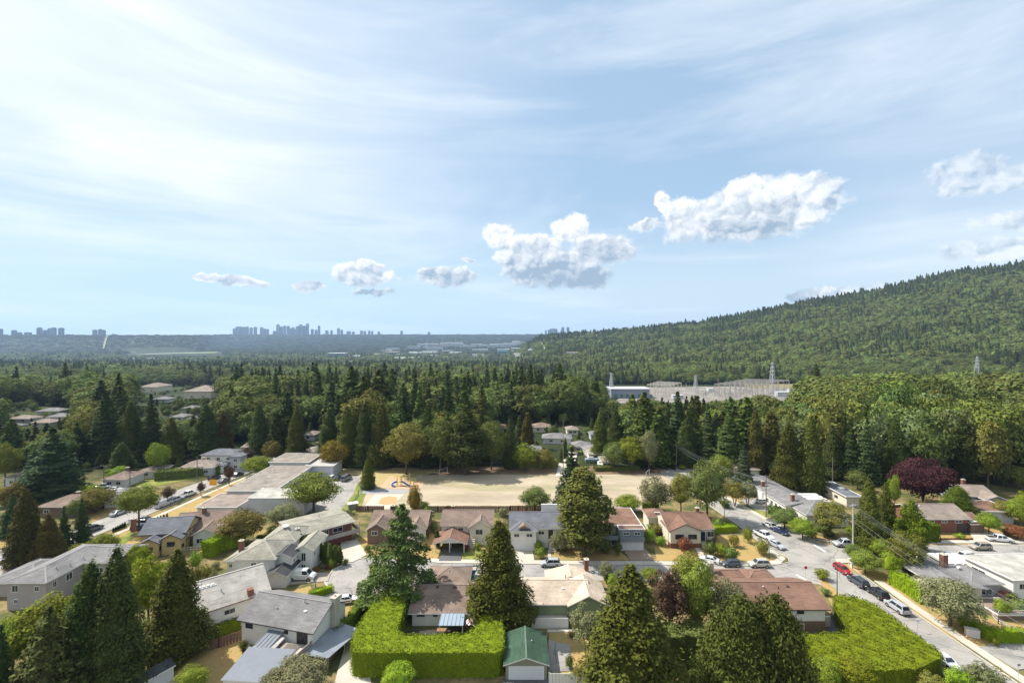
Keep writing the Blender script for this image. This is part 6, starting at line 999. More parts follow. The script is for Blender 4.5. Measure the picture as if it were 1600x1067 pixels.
# garden shrubs
def bush(px, pb, w, h, tint, label, pr=None): return tree(px, pb, pb-h, w, pr or ('bush%d' % (int(px) % 3)) if tint != 'plum' else 'purple0', tint, label)
for a in ((1110, 868, 24, 24, 'dark', 'large dark rounded shrub before the cream corner house'), (1143, 876, 26, 24, 'dark', 'second dark rounded shrub before the corner lawn'), (1127, 868, 24, 20, 'yellow', 'yellow green rounded shrub between the two dark ones'), (1070, 862, 26, 24, 'red', 'dark red shrub before the cream corner house'), (1033, 852, 20, 16, 'lime', 'yellow shrub at the left of the corner house'), (1015, 848, 24, 24, 'lime', 'light green shrub between the modern and corner houses'), (1147, 854, 20, 20, 'brown', 'brownish conical shrub on the corner lawn'), (1169, 848, 18, 26, 'lime', 'slim light green shrub by the white pickup'), (1191, 866, 26, 26, 'olive', 'rounded shrub at the corner lawn edge'), (966, 868, 14, 26, 'dark', 'dark cone shrub before the modern house'), (945, 862, 26, 22, 'n', 'dark spreading shrub under the pine'), (842, 860, 18, 16, 'lime', 'first round lime shrub beside the garage drive'), (845, 872, 20, 18, 'bright', 'second round lime shrub beside the garage drive'), (874, 862, 32, 34, 'sage', 'pale leafy garden shrub before the white two storey house'), (728, 861, 14, 12, 'red', 'small red leaved shrub beside the carport'), (746, 859, 14, 12, 'lime', 'small round green shrub by the carport path'), (683, 855, 12, 28, 'dark', 'dark narrow shrub left of the carport', 'column0'), (677, 832, 14, 18, 'n', 'round green shrub behind the layered cedar'), (1285, 905, 24, 18, 'lime', 'leafy shrub above the red brown hip roof'), (1181, 903, 22, 14, 'bright', 'bright shrub peeping between the red brown hips'), (1290, 930, 16, 12, 'n', 'dark shrub beside the red brown roof corner'), (380, 1014, 16, 14, 'dark', 'round shrub before the deck house'), (391, 1016, 12, 10, 'sage', 'grey shrub before the deck house'), (482, 890, 16, 14, 'yellow', 'yellow green bush in the flower garden'), (518, 888, 12, 16, 'lime', 'light shrub at the right of the flower garden'), (540, 882, 12, 10, 'dark', 'dark shrub beside the sloping drive'), (575, 862, 14, 12, 'dark', 'dark round shrub on the dry lawn by the cedar'), (500, 868, 14, 18, 'n', 'green shrub below the column cedars'), (1573, 836, 16, 10, 'olive', 'small olive shrub by the pickup drive'), (1500, 842, 16, 10, 'lime', 'small light shrub before the brick bungalow'), (1240, 1012, 20, 24, 'n', 'green shrub behind the cypress spire'), (780, 912, 14, 12, 'lime', 'light shrub behind the dark pyramid conifer'), (895, 995, 16, 10, 'olive', 'low shrub by the back deck'), (890, 1045, 16, 24, 'n', 'dark shrub beside the garage yard'), (902, 1055, 12, 14, 'red', 'small red flowering shrub by the garage yard'), (330, 930, 20, 18, 'lime', 'light bush below the grey hipped house'), (318, 905, 22, 24, 'olive', 'olive bush left of the grey hipped house'), (305, 890, 22, 30, 'lime', 'light bush below the bright hedge'), (1425, 838, 20, 16, 'orange', 'orange flowering bush beside the yellow green pine'), (1406, 872, 30, 16, 'orange', 'orange brown bush below the yellow green pine'), (1455, 880, 34, 20, 'n', 'dark bush at the end of the grey roof'), (1445, 798, 24, 14, 'brown', 'brown bush under the purple beech'), (1600, 790, 22, 24, 'yellow', 'yellow bush at the right edge'), (1556, 1010, 10, 14, 'lime', 'light bush at the verge hedge'), (1115, 845, 14, 12, 'olive', 'low olive bush right of the corner house'), (868, 800, 20, 10, 'n', 'low green bush by the apple like tree'), (700, 797, 12, 8, 'lime', 'low light bush at the back fence'), (1178, 775, 16, 12, 'n', 'low bush before the long white house'), (605, 870, 16, 12, 'olive', 'olive bush behind the layered cedar')): bush(*a[:4], a[4], a[5], a[6] if len(a) > 6 else None)
# flower garden
for (px, py, w, h, t_, lab) in ((492, 893, 16, 8, 'orange', 'orange flower bed beside the column cedars'), (504, 887, 10, 7, 'sage', 'pale leafy perennials in the flower garden'), (511, 890, 8, 8, 'red', 'pink flowering clump in the flower garden')): tree(px, py, py-h, w, 'bush1', t_, lab, name='flower_bed', cat='flowers')

rs = random.Random(77)
YARD = (((562, 800, 668, 812), 'behind the maroon roofed house', 5), ((772, 800, 796, 850), 'between the cream and the blue grey roofed houses', 4), ((1004, 800, 1040, 850), 'between the modern and the corner house', 4), ((300, 880, 345, 935), 'left of the long white house', 6), ((392, 836, 440, 850), 'behind the grey hipped house', 5), ((205, 862, 300, 900), 'below the half timbered house', 8),
        ((1120, 790, 1135, 830), 'under the large maple', 4), ((1240, 812, 1330, 842), 'around the pale grey roofed bungalow', 8), ((1340, 780, 1440, 830), 'between the side street trees', 8), ((1590, 790, 1640, 850), 'at the right edge drive', 4), ((1560, 930, 1600, 960), 'beside the deck stairs', 4), ((60, 770, 150, 790), 'beside the brown hipped roof on the left', 8), ((0, 770, 60, 840), 'at the far left bend', 8), ((880, 672, 960, 712), 'between the roofs beyond the field', 14), ((800, 690, 850, 728), 'behind the field fence', 8), ((215, 612, 345, 650), 'in the far left clearing', 16), ((0, 640, 118, 668), 'around the far left housing', 14), ((400, 700, 470, 716), 'behind the school', 8), ((1040, 722, 1130, 745), 'at the side street bend', 7), ((1100, 1000, 1200, 1040), 'in the shade behind the cypress', 4), ((945, 905, 985, 935), 'right of the beige roof', 4))
for (x0, y0, x1, y1), where, n in YARD:
    for i in range(n):
        px = rs.uniform(x0, x1); py = rs.uniform(y0, y1); s_ = (py-HZ)/54; w = rs.uniform(1.8, 4.2)*s_; t_ = rs.choice(('n', 'lime', 'olive', 'dark', 'mid', 'yellow', 'sage') if rs.random() < .9 else ('plum',)); nm = {'n': 'green', 'lime': 'light green', 'olive': 'olive', 'dark': 'dark green', 'mid': 'mid green', 'yellow': 'yellow green', 'sage': 'grey green', 'plum': 'purple'}[t_]
        tree(px, py, py-rs.uniform(1.3, 3.6)*s_, w, 'purple0' if t_ == 'plum' else 'bush%d' % (i % 3), t_, '%s garden shrub %s' % (nm, where), name='garden_shrub', cat='shrub', group='garden shrubs '+where)

for (px, yb, yt, w, pr, t_, lab) in ((165, 722, 613, 66, 'fir0', 'dark', 'broad dark twin peaked conifer in the left middle wood'), (205, 722, 624, 48, 'cedar1', 'mid', 'light green pyramid conifer in the left middle wood'), (236, 722, 615, 50, 'fir1', 'dark', 'dark tall fir beside the light green pyramid'), (268, 724, 648, 40, 'cedar2', 'gold', 'brownish conifer behind the clipped street trees'), (322, 716, 630, 50, 'cedar0', 'dark', 'dark conifer directly behind the new white house'), (348, 712, 640, 40, 'cedar1', 'brown', 'rusty brown conifer behind the new white house'), (120, 726, 660, 42, 'fir0', 'dark', 'dark fir just right of the huge broad fir'), (190, 738, 690, 36, 'cedar2', 'n', 'green conifer above the small brown roof'), (300, 700, 655, 24, 'column0', 'dark', 'narrow dark conifer left of the tall ones'),
  (405, 706, 626, 36, 'cedar2', 'n', 'dark conifer behind the long low brown roof'), (432, 718, 640, 28, 'column0', 'dark', 'first narrow cypress behind the school wing'), (448, 714, 650, 26, 'column1', 'dark', 'second narrow cypress behind the school wing'), (464, 722, 630, 36, 'cedar1', 'gold', 'tall olive cypress behind the school wing'), (515, 722, 636, 44, 'cedar0', 'dark', 'dark pyramid cypress left of the orange topped maple'), (543, 726, 630, 46, 'cedar2', 'gold', 'tall cypress right of the orange topped maple'), (570, 729, 626, 46, 'cedar1', 'dark', 'tall dark cypress behind the neat conifer'), (597, 730, 628, 44, 'cedar0', 'gold', 'tall cypress left of the rounded maple'), (668, 729, 628, 40, 'cedar2', 'dark', 'dark cypress right of the rounded maple'), (700, 728, 638, 38, 'fir1', 'dark', 'dark fir between maple and ragged fir'), (752, 724, 640, 34, 'cedar1', 'dark', 'dark conifer behind the ragged fir'),
  (938, 716, 640, 34, 'cedar1', 'gold', 'olive pointed conifer above the boat yard'), (962, 712, 636, 34, 'cedar2', 'n', 'second pointed conifer above the boat yard'), (1038, 724, 648, 48, 'fir0', 'n', 'dark fir behind the bend beyond the field'), (1072, 728, 652, 44, 'cedar0', 'n', 'dense dark conifer by the pole at the bend'), (1108, 730, 648, 52, 'fir1', 'n', 'wide layered fir right of the bend'), (1140, 738, 640, 60, 'fir0', 'mid', 'widest layered fir behind the white bungalow'), (1180, 742, 636, 40, 'cedar1', 'olive', 'tall olive conifer left of the gambrel roof'),
  (1330, 752, 660, 42, 'fir1', 'dark', 'dark fir behind the orange cabin'), (1355, 756, 655, 44, 'fir0', 'n', 'layered fir behind the purple beech on its left'), (1400, 758, 650, 40, 'cedar2', 'dark', 'dark conifer behind the purple beech'), (1505, 760, 650, 44, 'pine0', 'dark', 'tall dark pine right of the purple beech'), (1300, 748, 662, 36, 'cedar0', 'n', 'dark conifer right of the two tall cedars')): tree(px, yb, yt, w, pr, t_, lab)
# ------------------------------------------------------------------ far things
def Pz(px, py, z):
    Yd = F*(CH-z)/(py-HZ); return (px-800)/F*Yd, Yd
TOWG = mat('tower_concrete', (.22, .25, .28), .7, .1, .05); TOWB = mat('tower_glass', (.08, .13, .17), .3, .1, .05); 
def tower(px, w, top, Yd, label, kind=0, name='tower_block', cat='tower', group='towers on the skyline'):
    x = (px-800)/F*Yd; z0 = tz(x, Yd)-12; zt = CH+(HZ-top)/F*Yd; W = w*(.85 if Yd < 5000 else 1)/F*Yd; o = empty(name, (x, Yd, z0), R(random.uniform(-25, 25)), label, cat, group); H = zt-z0; mb = MB(); d = W*.8; n = int(max(4, H/12))
    mb.box(-W/2, W/2, -d/2, d/2, 0, H*.94)
    for i in range(1, n): z = H*.94*i/n; mb.box(-W/2-.8, W/2+.8, -d/2-.8, d/2+.8, z, z+2.2, 1)
    if kind == 1: mb.box(-W*.56, -W*.3, -d*.56, -d*.3, 0, H*.9, 1).box(W*.3, W*.56, -d*.56, -d*.3, 0, H*.9, 1)
    mb.build('body', [TOWB, TOWG], o); MB().box(-W*.25, W*.25, -d*.25, d*.25, H*.94, H).box(-W*.4, W*.4, -d*.4, d*.4, H*.94, H*.965).build('roof_house', TOWG, o)
YM = 7850
GRPN = {}
def nth(g): GRPN[g] = GRPN.get(g, -1)+1; return (ORD+['last'])[min(GRPN[g], 20)]
sky_ = [(366.5, 4, 513), (371, 4, 510), (375.5, 4, 510), (381, 4, 510.5), (386, 4, 510), (392.5, 4, 511.5), (399, 4, 510.5), (409, 4, 511), (414, 3.5, 513.5), (418.5, 3, 514), (434.5, 3.6, 506.5), (439, 4.4, 510), (445, 4, 508.5), (450.5, 3.6, 509), (458, 3.8, 511), (465, 4, 509.5), (470, 4, 506.5), (475.5, 4.5, 509), (480.5, 3.5, 505.2), (498.5, 3.6, 508.6), (529, 3.2, 512.6), (534, 3, 515), (565, 3.4, 516.5), (570, 3, 517), (577, 3, 516.5), (581.5, 3, 517), (592, 3, 518), (627.5, 3, 516.5), (488, 3.5, 514), (494, 3.5, 515), (511, 4, 516), (518, 3.5, 516), (429, 4, 517), (545, 5, 517.5), (552, 4, 518), (670, 3, 518.5), (461, 3, 514), (453.5, 3, 513)]
for i, (x, w, t) in enumerate(sorted(sky_)):
    grp = 'left cluster of the distant city' if x < 425 else ('central cluster of the distant city' if x < 485 else 'scattered towers right of the distant city centre')
    tower(x, w, t, YM+(i*37 % 9-4)*45, '%s tower from the left in the %s' % (nth(grp), grp), i % 2, group='towers in the '+grp)
for i, (x, w, t) in enumerate([(1, 6, 513.5), (22.5, 6, 515.5), (31, 5, 519), (62, 6.5, 511.5), (71, 5, 515.5), (78, 5, 512.5), (84, 7, 511.5), (96, 6.5, 512), (148.5, 5.5, 515), (157, 5, 514), (162, 5, 515.5), (44, 8, 519)]): tower(x, w, t, 4560+(i % 3)*40, '%s grey apartment tower from the left edge along the ridge' % ORD[[1, 22.5, 31, 44, 62, 71, 78, 84, 96, 148.5, 157, 162].index(x)], 1, group='apartment towers on the left ridge')
for i, (x, w, t) in enumerate([(853, 2.5, 516), (857.5, 3, 515), (861.5, 4, 513.5), (865.5, 4, 513), (869.5, 3, 514), (879.5, 4, 511), (887.5, 4, 511)]): tower(x, w, t, 7700+(i % 3)*50, ('%s twin tower standing right of the small far cluster' % ('left' if i == 5 else 'right') if i > 4 else '%s small blue tower from the left above the wooded slope' % ORD[i]), 0, group='twin towers above the wooded slope' if i > 4 else 'small far cluster above the slope')
# industrial estate in the valley
FLW = mat('warehouse_wall', (.46, .47, .48), .8, .08, .05); FLR = mat('warehouse_roof', (.62, .62, .60), .8, .08, .05); FLG = mat('office_glass', (.09, .17, .17), .3, .1, .05); FLT = mat('warehouse_tan', (.42, .34, .28), .8, .1)
def shedf(px, py, w, h, d, label, wall=None, roof=None, name='warehouse', cat='warehouse', group='warehouses in the valley', z=None, ang=0):
    Yd = 2600.
    if z is None:
        for _ in range(12): zz = tz((px-800)/F*Yd, Yd); Yd = min(6000, max(450, F*(CH-zz)/(py-HZ)))*.5+Yd*.5
        z = tz((px-800)/F*Yd, Yd)
    else: Yd = F*(CH-z)/(py-HZ)
    x = (px-800)/F*Yd; W = w/F*Yd; o = empty(name, (x, Yd, z-1), R(ang), label, cat, group); H = h/F*Yd+1; D = d; mb = MB(); mb.box(-W/2, W/2, 0, D, 0, H); mb.build('wall', wall or FLW, o)
    mb = MB(); mb.box(-W/2-.8, W/2+.8, -.8, D+.8, H, H+.8); mb.box(-W*.35, -W*.2, D*.3, D*.5, H+.8, H+2.2)
    mb.build('roof', roof or FLR, o); MB().box(-W*.46, W*.46, -.15, .05, H*.45, H*.7).build('window_band', FLG, o); OCC.append((x, Yd+D/2, max(W, D)*.6)); CLEAR.append((x-W*.6, x+W*.6, Yd-90, Yd+D)); return o
for i, (px, py, w, h, d, wl, rf, lab) in enumerate(((524, 561, 26, 9, 70, FLG, FLR, 'dark green glass office block in the valley'), (550, 560, 26, 4, 60, FLW, FLR, 'long pale warehouse right of the glass office block'), (586, 556, 22, 3, 60, FLW, FLR, 'flat pale warehouse in the middle of the valley estate'), (610, 553, 22, 3, 90, FLT, FLT, 'tan roofed warehouse beside the pale yellow lot'), (648, 556, 20, 5, 60, FLW, FLR, 'grey warehouse at the right of the yellow lot'), (470, 566, 26, 3, 50, FLW, FLR, 'low white shed left of the glass office block'), (500, 562, 18, 4, 60, FLT, FLT, 'tan building left of the glass office block'),
   (392, 564, 8, 4, 30, FLR, FLR, 'tiny white building in the valley wood'), (418, 568, 22, 3, 30, FLW, FLR, 'thin pale roof line in the valley wood'), (672, 541, 20, 4, 80, FLW, FLR, 'distant warehouse under the far masts'), (705, 540, 34, 5, 90, FLW, FLR, 'broadest of the distant white warehouses in the valley'), (733, 544, 20, 4, 60, FLT, FLR, 'distant brownish warehouse right of the broadest white one'), (750, 550, 24, 4, 60, FLW, FLR, 'grey warehouse below the distant ones'), (786, 557, 16, 11, 40, mat('teal_glass', (.25, .42, .45), .3, .1), FLR, 'pale teal office block near the slope'), (812, 549, 26, 5, 60, FLR, FLR, 'white warehouse right of the teal office'), (800, 542, 34, 4, 70, FLW, FLR, 'white warehouse behind the teal office'), (775, 539, 20, 4, 70, FLR, FLR, 'far white plant left of the silos'), (806, 536.5, 12, 5, 30, FLR, FLR, 'far white silo building'), (680, 547, 22, 4, 50, FLW, FLR, 'pale depot under the far masts'), (630, 563, 30, 4, 50, FLW, FLR, 'blue grey depot before the yellow lot'), (748, 558, 20, 4, 40, FLR, FLR, 'white roof before the teal office'), (560, 568, 40, 3, 40, FLT, FLR, 'low reddish yard buildings before the glass office'), (763, 584, 12, 2.4, 14, FLR, FLR, 'small white shed in the valley wood centre'), (843, 583, 16, 2.6, 14, FLR, FLR, 'long white shed at the foot of the slope'), (896, 557, 18, 6, 40, FLW, FLT, 'pale curved depot on the wooded slope'), (170, 533, 12, 3, 50, FLR, FLR, 'white house row on the left ridge'), (207, 534, 12, 3, 50, FLT, FLR, 'pink house row on the left ridge'), (232, 535, 10, 4, 50, FLR, FLR, 'bright white house on the left ridge'), (135, 530, 14, 3, 50, FLT, FLT, 'brown row on the left ridge'), (1372, 592, 9, 5, 16, FLW, FLT, 'grey roof among trees right of the pylon'), (1455, 596, 18, 4, 16, FLR, FLR, 'white roofed shed among trees below the second pylon'), (1308, 643, 8, 5, 12, FLT, FLT, 'reddish roof glimpsed in the right hand wood'), (1382, 656, 14, 5, 12, FLR, FLT, 'pale roof glimpsed in the right hand wood'), (1268, 637, 20, 4, 14, FLW, FLW, 'grey roof behind the dark round tree'))):
    shedf(px, py, w, h, d, lab, wl, rf, name='office_block' if 'office block' in lab else ('house' if ' house ' in lab or ' row ' in lab else 'warehouse'), cat='building', group='buildings scattered in the valley')
rr = random.Random(12)
sheds_ = sorted((rr.uniform(596, 835), rr.uniform(538, 562), rr.choice(('pale', 'grey', 'tan')), rr.uniform(8, 24), rr.uniform(2, 4), rr.uniform(30, 80)) for i in range(34))
for px, py, k_, w_, h_, d_ in sheds_:
    shedf(px, py, w_, h_, d_, '%s from the left of the %s flat roofed sheds among the valley warehouses' % (nth('shed '+k_), k_), {'pale': FLR, 'grey': FLW, 'tan': FLT}[k_], {'pale': FLR, 'grey': FLW, 'tan': FLR}[k_], name='warehouse', cat='building', group='%s sheds among the valley warehouses' % k_)
for i in range(26):
    px = rr.uniform(120, 330); py = rr.uniform(528, 537); shedf(px, py, rr.uniform(3, 7), rr.uniform(1.2, 2.2), 20, 'tiny pale house among trees on the left ridge', FLR, FLT if i % 3 else FLR, name='house', cat='house', group='tiny pale houses on the left ridge')
# clearings: draped patches a little above the terrain
def drape(name, px0, px1, Y0, Y1, m, label=None, kind='structure', lift=1.2, n=24, fn=None):
    V, Q = [], []
    for j in range(7):
        for i in range(n+1):
            Yd = Y0+(Y1-Y0)*j/6; pxx = px0+(px1-px0)*i/n
            if fn: pxx, Yd = fn(i/n, j/6)
            x = (pxx-800)/F*Yd; V.append((x, Yd, tz(x, Yd)+lift))
    for j in range(6):
        for i in range(n): k = j*(n+1)+i; Q.append((k, k+1, k+n+2, k+n+1))
    o = bpy.data.objects.new(name, mesh_np(name, np.array(V), np.array(Q), [m])); COL.objects.link(o); return tag(o, label, kind=kind)
AIRG = mat('airfield_grass', (.26, .33, .15), .95, .1, .01); drape('airfield', 208, 345, 3300, 4050, AIRG, lift=3, fn=lambda u, v: (208+u*128+v*6, 3290+u*420+v*(60+130*u))); drape('runway', 225, 300, 3600, 3700, mat('runway_grey', (.5, .5, .48), .9), lift=4.5, fn=lambda u, v: (226+u*84+v*2, 3385+330*u+v*40))
drape('yellow_lot', 603, 634, 2500, 2900, mat('yellow_lot', (.48, .38, .20), .95), lift=8); drape('slope_path', 838, 856, 1900, 2500, mat('pale_track', (.55, .50, .42), .95), lift=14, fn=lambda u, v: (842+u*2.2+(1-v)*8, 1950+v*600)); drape('power_line_cutting', 160, 168, 4000, 4500, mat('cut_grass', (.20, .22, .10), .95), lift=12, fn=lambda u, v: (160+u*3+v*6, 3950+v*520))
drape('hill_clearing', 1375, 1440, 760, 860, mat('pale_bank', (.32, .22, .10), .95), lift=.6, fn=lambda u, v: (1368+u*72, 770+v*60))
# substation
sz = -25.0
GRV = mat('substation_gravel', (.185, .165, .14), .95, .15, .1, col2=(.25, .23, .20), c2scale=.05); mb = MB(); q = [Pz(948, 634, sz), Pz(1262, 640, sz), Pz(1262, 608, sz), Pz(1150, 604, sz), Pz(1000, 606, sz)]; mb.prism(q, -26, -24.2); o = mb.build('substation_yard', GRV); tag(o, kind='structure')
mb = MB(); mb.prism([Pz(1170, 607, sz), Pz(1265, 608, sz), Pz(1262, 601, sz), Pz(1160, 600, sz)], -26, -24.0); o = mb.build('dry_bank', mat('dry_bank', (.20, .17, .08), .95, .15)); tag(o, kind='structure'); CLEAR.append((105, 420, 500, 800))
x, yb = Pz(985, 623, sz); o = empty('substation_building', (x, yb, sz+.8), 0, 'long grey and white substation hall behind the conifers', 'building', None); W = 60/F*yb; MB().box(-W/2, W/2, 0, 26, 0, 11).build('wall', mat('hall_wall', (.24, .27, .32), .7, .06), o); MB().box(-W/2-.8, W/2+.8, -.8, 27, 11, 12).build('roof', FLW, o)
for i in range(7): MB().box(-W/2+4+i*7.5, -W/2+7.5+i*7.5, -.12, .1, 1, 5).build('door', FLG, o)
STL = mat('steel_lattice', (.42, .42, .43), .5, .05, metal=.2); CRM = mat('gantry_cream', (.62, .56, .49), .6, .05)
def pylon(px, pb, pt, label, z=sz, w=8, arms=(0.72, .84, .95)):
    x, y = Pz(px, pb, z) if z is not None else (0, 0); z = tz(x, y) if z is None else z; H = (pb-pt)/F*y; o = empty('pylon', (x, y, z), R(20), label, 'pylon', 'lattice pylons'); mb = MB(); hw = lambda t_: w/2*(1-t_)**1.1*.9+.7; N = 9; th = .38
    for i in range(N):
        a, b = i/N, (i+1)/N
        for sx, sy in ((-1, -1), (1, -1), (1, 1), (-1, 1)): mb.bar((sx*hw(a), sy*hw(a), H*a), (sx*hw(b), sy*hw(b), H*b), th)
        for (p, q) in (((-1, -1), (1, -1)), ((1, -1), (1, 1)), ((1, 1), (-1, 1)), ((-1, 1), (-1, -1))): mb.bar((p[0]*hw(a), p[1]*hw(a), H*a), (q[0]*hw(b), q[1]*hw(b), H*b), th*.6); mb.bar((q[0]*hw(a), q[1]*hw(a), H*a), (p[0]*hw(b), p[1]*hw(b), H*b), th*.6)
    mb.build('lattice', STL, o)
    for k in arms:
        m2 = MB(); L = w*.95 if k != arms[-1] else w*.75; m2.bar((-L, 0, H*k), (L, 0, H*k), .3, .25); m2.bar((-L, 0, H*k), (0, 0, H*k+1.6), .2); m2.bar((L, 0, H*k), (0, 0, H*k+1.6), .2); m2.build('crossarm', STL, o)
pylon(1207, 616, 566, 'tall lattice pylon with three crossarms at the right of the substation'); pylon(1527, 600, 557, 'lattice pylon standing out of the trees on the far right', z=-20); pylon(1087, 614, 587, 'smaller lattice mast in the middle of the substation', w=5, arms=(.97,)); pylon(955, 620, 583, 'narrow lattice mast at the left end of the substation hall', w=5, arms=(.97,))
def gantry(px, py, wpx, h, label, n=3, ang=0):
    x, y = Pz(px, py, sz); W = wpx/F*y; o = empty('gantry', (x, y, sz+.8), R(ang), label, 'gantry', 'steel gantries of the substation')
    for i in range(n+1): u = -W/2+W*i/n; mb = MB(); [mb.bar((u-.5*s, 0, 0), (u, 0, h), .55) for s in (-1, 1)]; mb.build('post', CRM, o)
    mb = MB(); mb.bar((-W/2, 0, h), (W/2, 0, h), .6); mb.bar((-W/2, 0, h-1.2), (W/2, 0, h-1.2), .5); m_ = int(W/2)
    for i in range(m_): mb.bar((-W/2+W*i/m_, 0, h-1.2), (-W/2+W*(i+1)/m_, 0, h), .18)
    mb.build('beam', CRM, o); mb = MB(); [mb.tube((-W/2+W*(i+.5)/(n*2), 0, h-3.2), (-W/2+W*(i+.5)/(n*2), 0, h-1.2), .25, n=6) for i in range(n*2)]; mb.build('insulator', BLK, o)
gl = ('first', 'second', 'third', 'fourth', 'fifth', 'sixth', 'seventh')
for i in range(7): gantry(1150+i*8, 622-i*1.6, 62, 17, '%s cream steel gantry counted from the front of the right hand rows' % gl[i], 4, -18)
for i in range(4): gantry(1030+i*5, 620-i*1.8, 38, 15, '%s steel gantry counted from the front beside the hall' % gl[i], 3, -35)
r9 = random.Random(4)
for i in range(46):
    px = r9.uniform(1095, 1240); py = r9.uniform(614, 626); x, y = Pz(px, py, sz); mb = MB(); mb.bar((-1.5, 0, 0), (-1.5, 0, 4.5), .3).bar((1.5, 0, 0), (1.5, 0, 4.5), .3).bar((-2, 0, 4.5), (2, 0, 4.5), .35); [mb.tube((u, 0, 4.5), (u, 0, 6.6), .28, n=6) for u in (-1.7, 0, 1.7)]
    o = mb.build('switch_gear', mat('switch_steel', (.36, .37, .38), .6)); o.location = (x, y, sz+.8); o.rotation_euler = (0, 0, R(-18)); tag(o, 'small steel switch stand with insulators on the substation gravel', 'switchgear', 'switch stands in the substation')
for (px, py, w, h, l) in ((1112, 613, 10, 4, 'white kiosk behind the switch stands'), (1224, 620, 18, 5, 'grey control building below the tall pylon'), (1243, 614, 20, 3.5, 'long pale wall at the right of the substation'), (1060, 624, 16, 4, 'beige block at the front of the substation')): x, y = Pz(px, py, sz); W = w/F*y; o = empty('control_building', (x, y, sz+.8), 0, l, 'building'); MB().box(-W/2, W/2, 0, 8, 0, h).build('wall', FLR if 'white' in l or 'pale' in l else WL['grey'], o); MB().box(-W/2-.4, W/2+.4, -.4, 8.4, h, h+.5).build('roof', FLW, o)
for i, (px, pb, pt) in enumerate(((1046, 616, 597), (1072, 616, 598), (1122, 612, 592), (1136, 612, 590), (1186, 606, 592), (1229, 617, 595), (1245, 617, 594), (1148, 615, 593), (1305, 628, 610), (1316, 626, 604), (1423, 622, 606))): x, y = Pz(px, pb, sz); h = (pb-pt)/F*y; o = MB().tube((0, 0, 0), (0, 0, h), .3, .15, n=6).build('lamp_mast', GALV); o.location = (x, y, sz); tag(o, 'slim steel mast standing among the substation rows', 'mast', 'slim masts around the substation')
# far masts in the valley
for i, (px, t) in enumerate(((668, 528), (691, 527), (712, 526), (720, 525), (675, 531))): x = (px-800)/F*3400; z = tz(x, 3400); o = MB().tube((0, 0, 0), (0, 0, CH+(HZ-t)/F*3400-z), 1.1, .5, n=6).build('radio_mast', GALV); o.location = (x, 3400, z); tag(o, '%s thin mast from the left above the far warehouses' % ORD[[668, 675, 691, 712, 720].index(px)], 'mast', 'masts above the far warehouses')
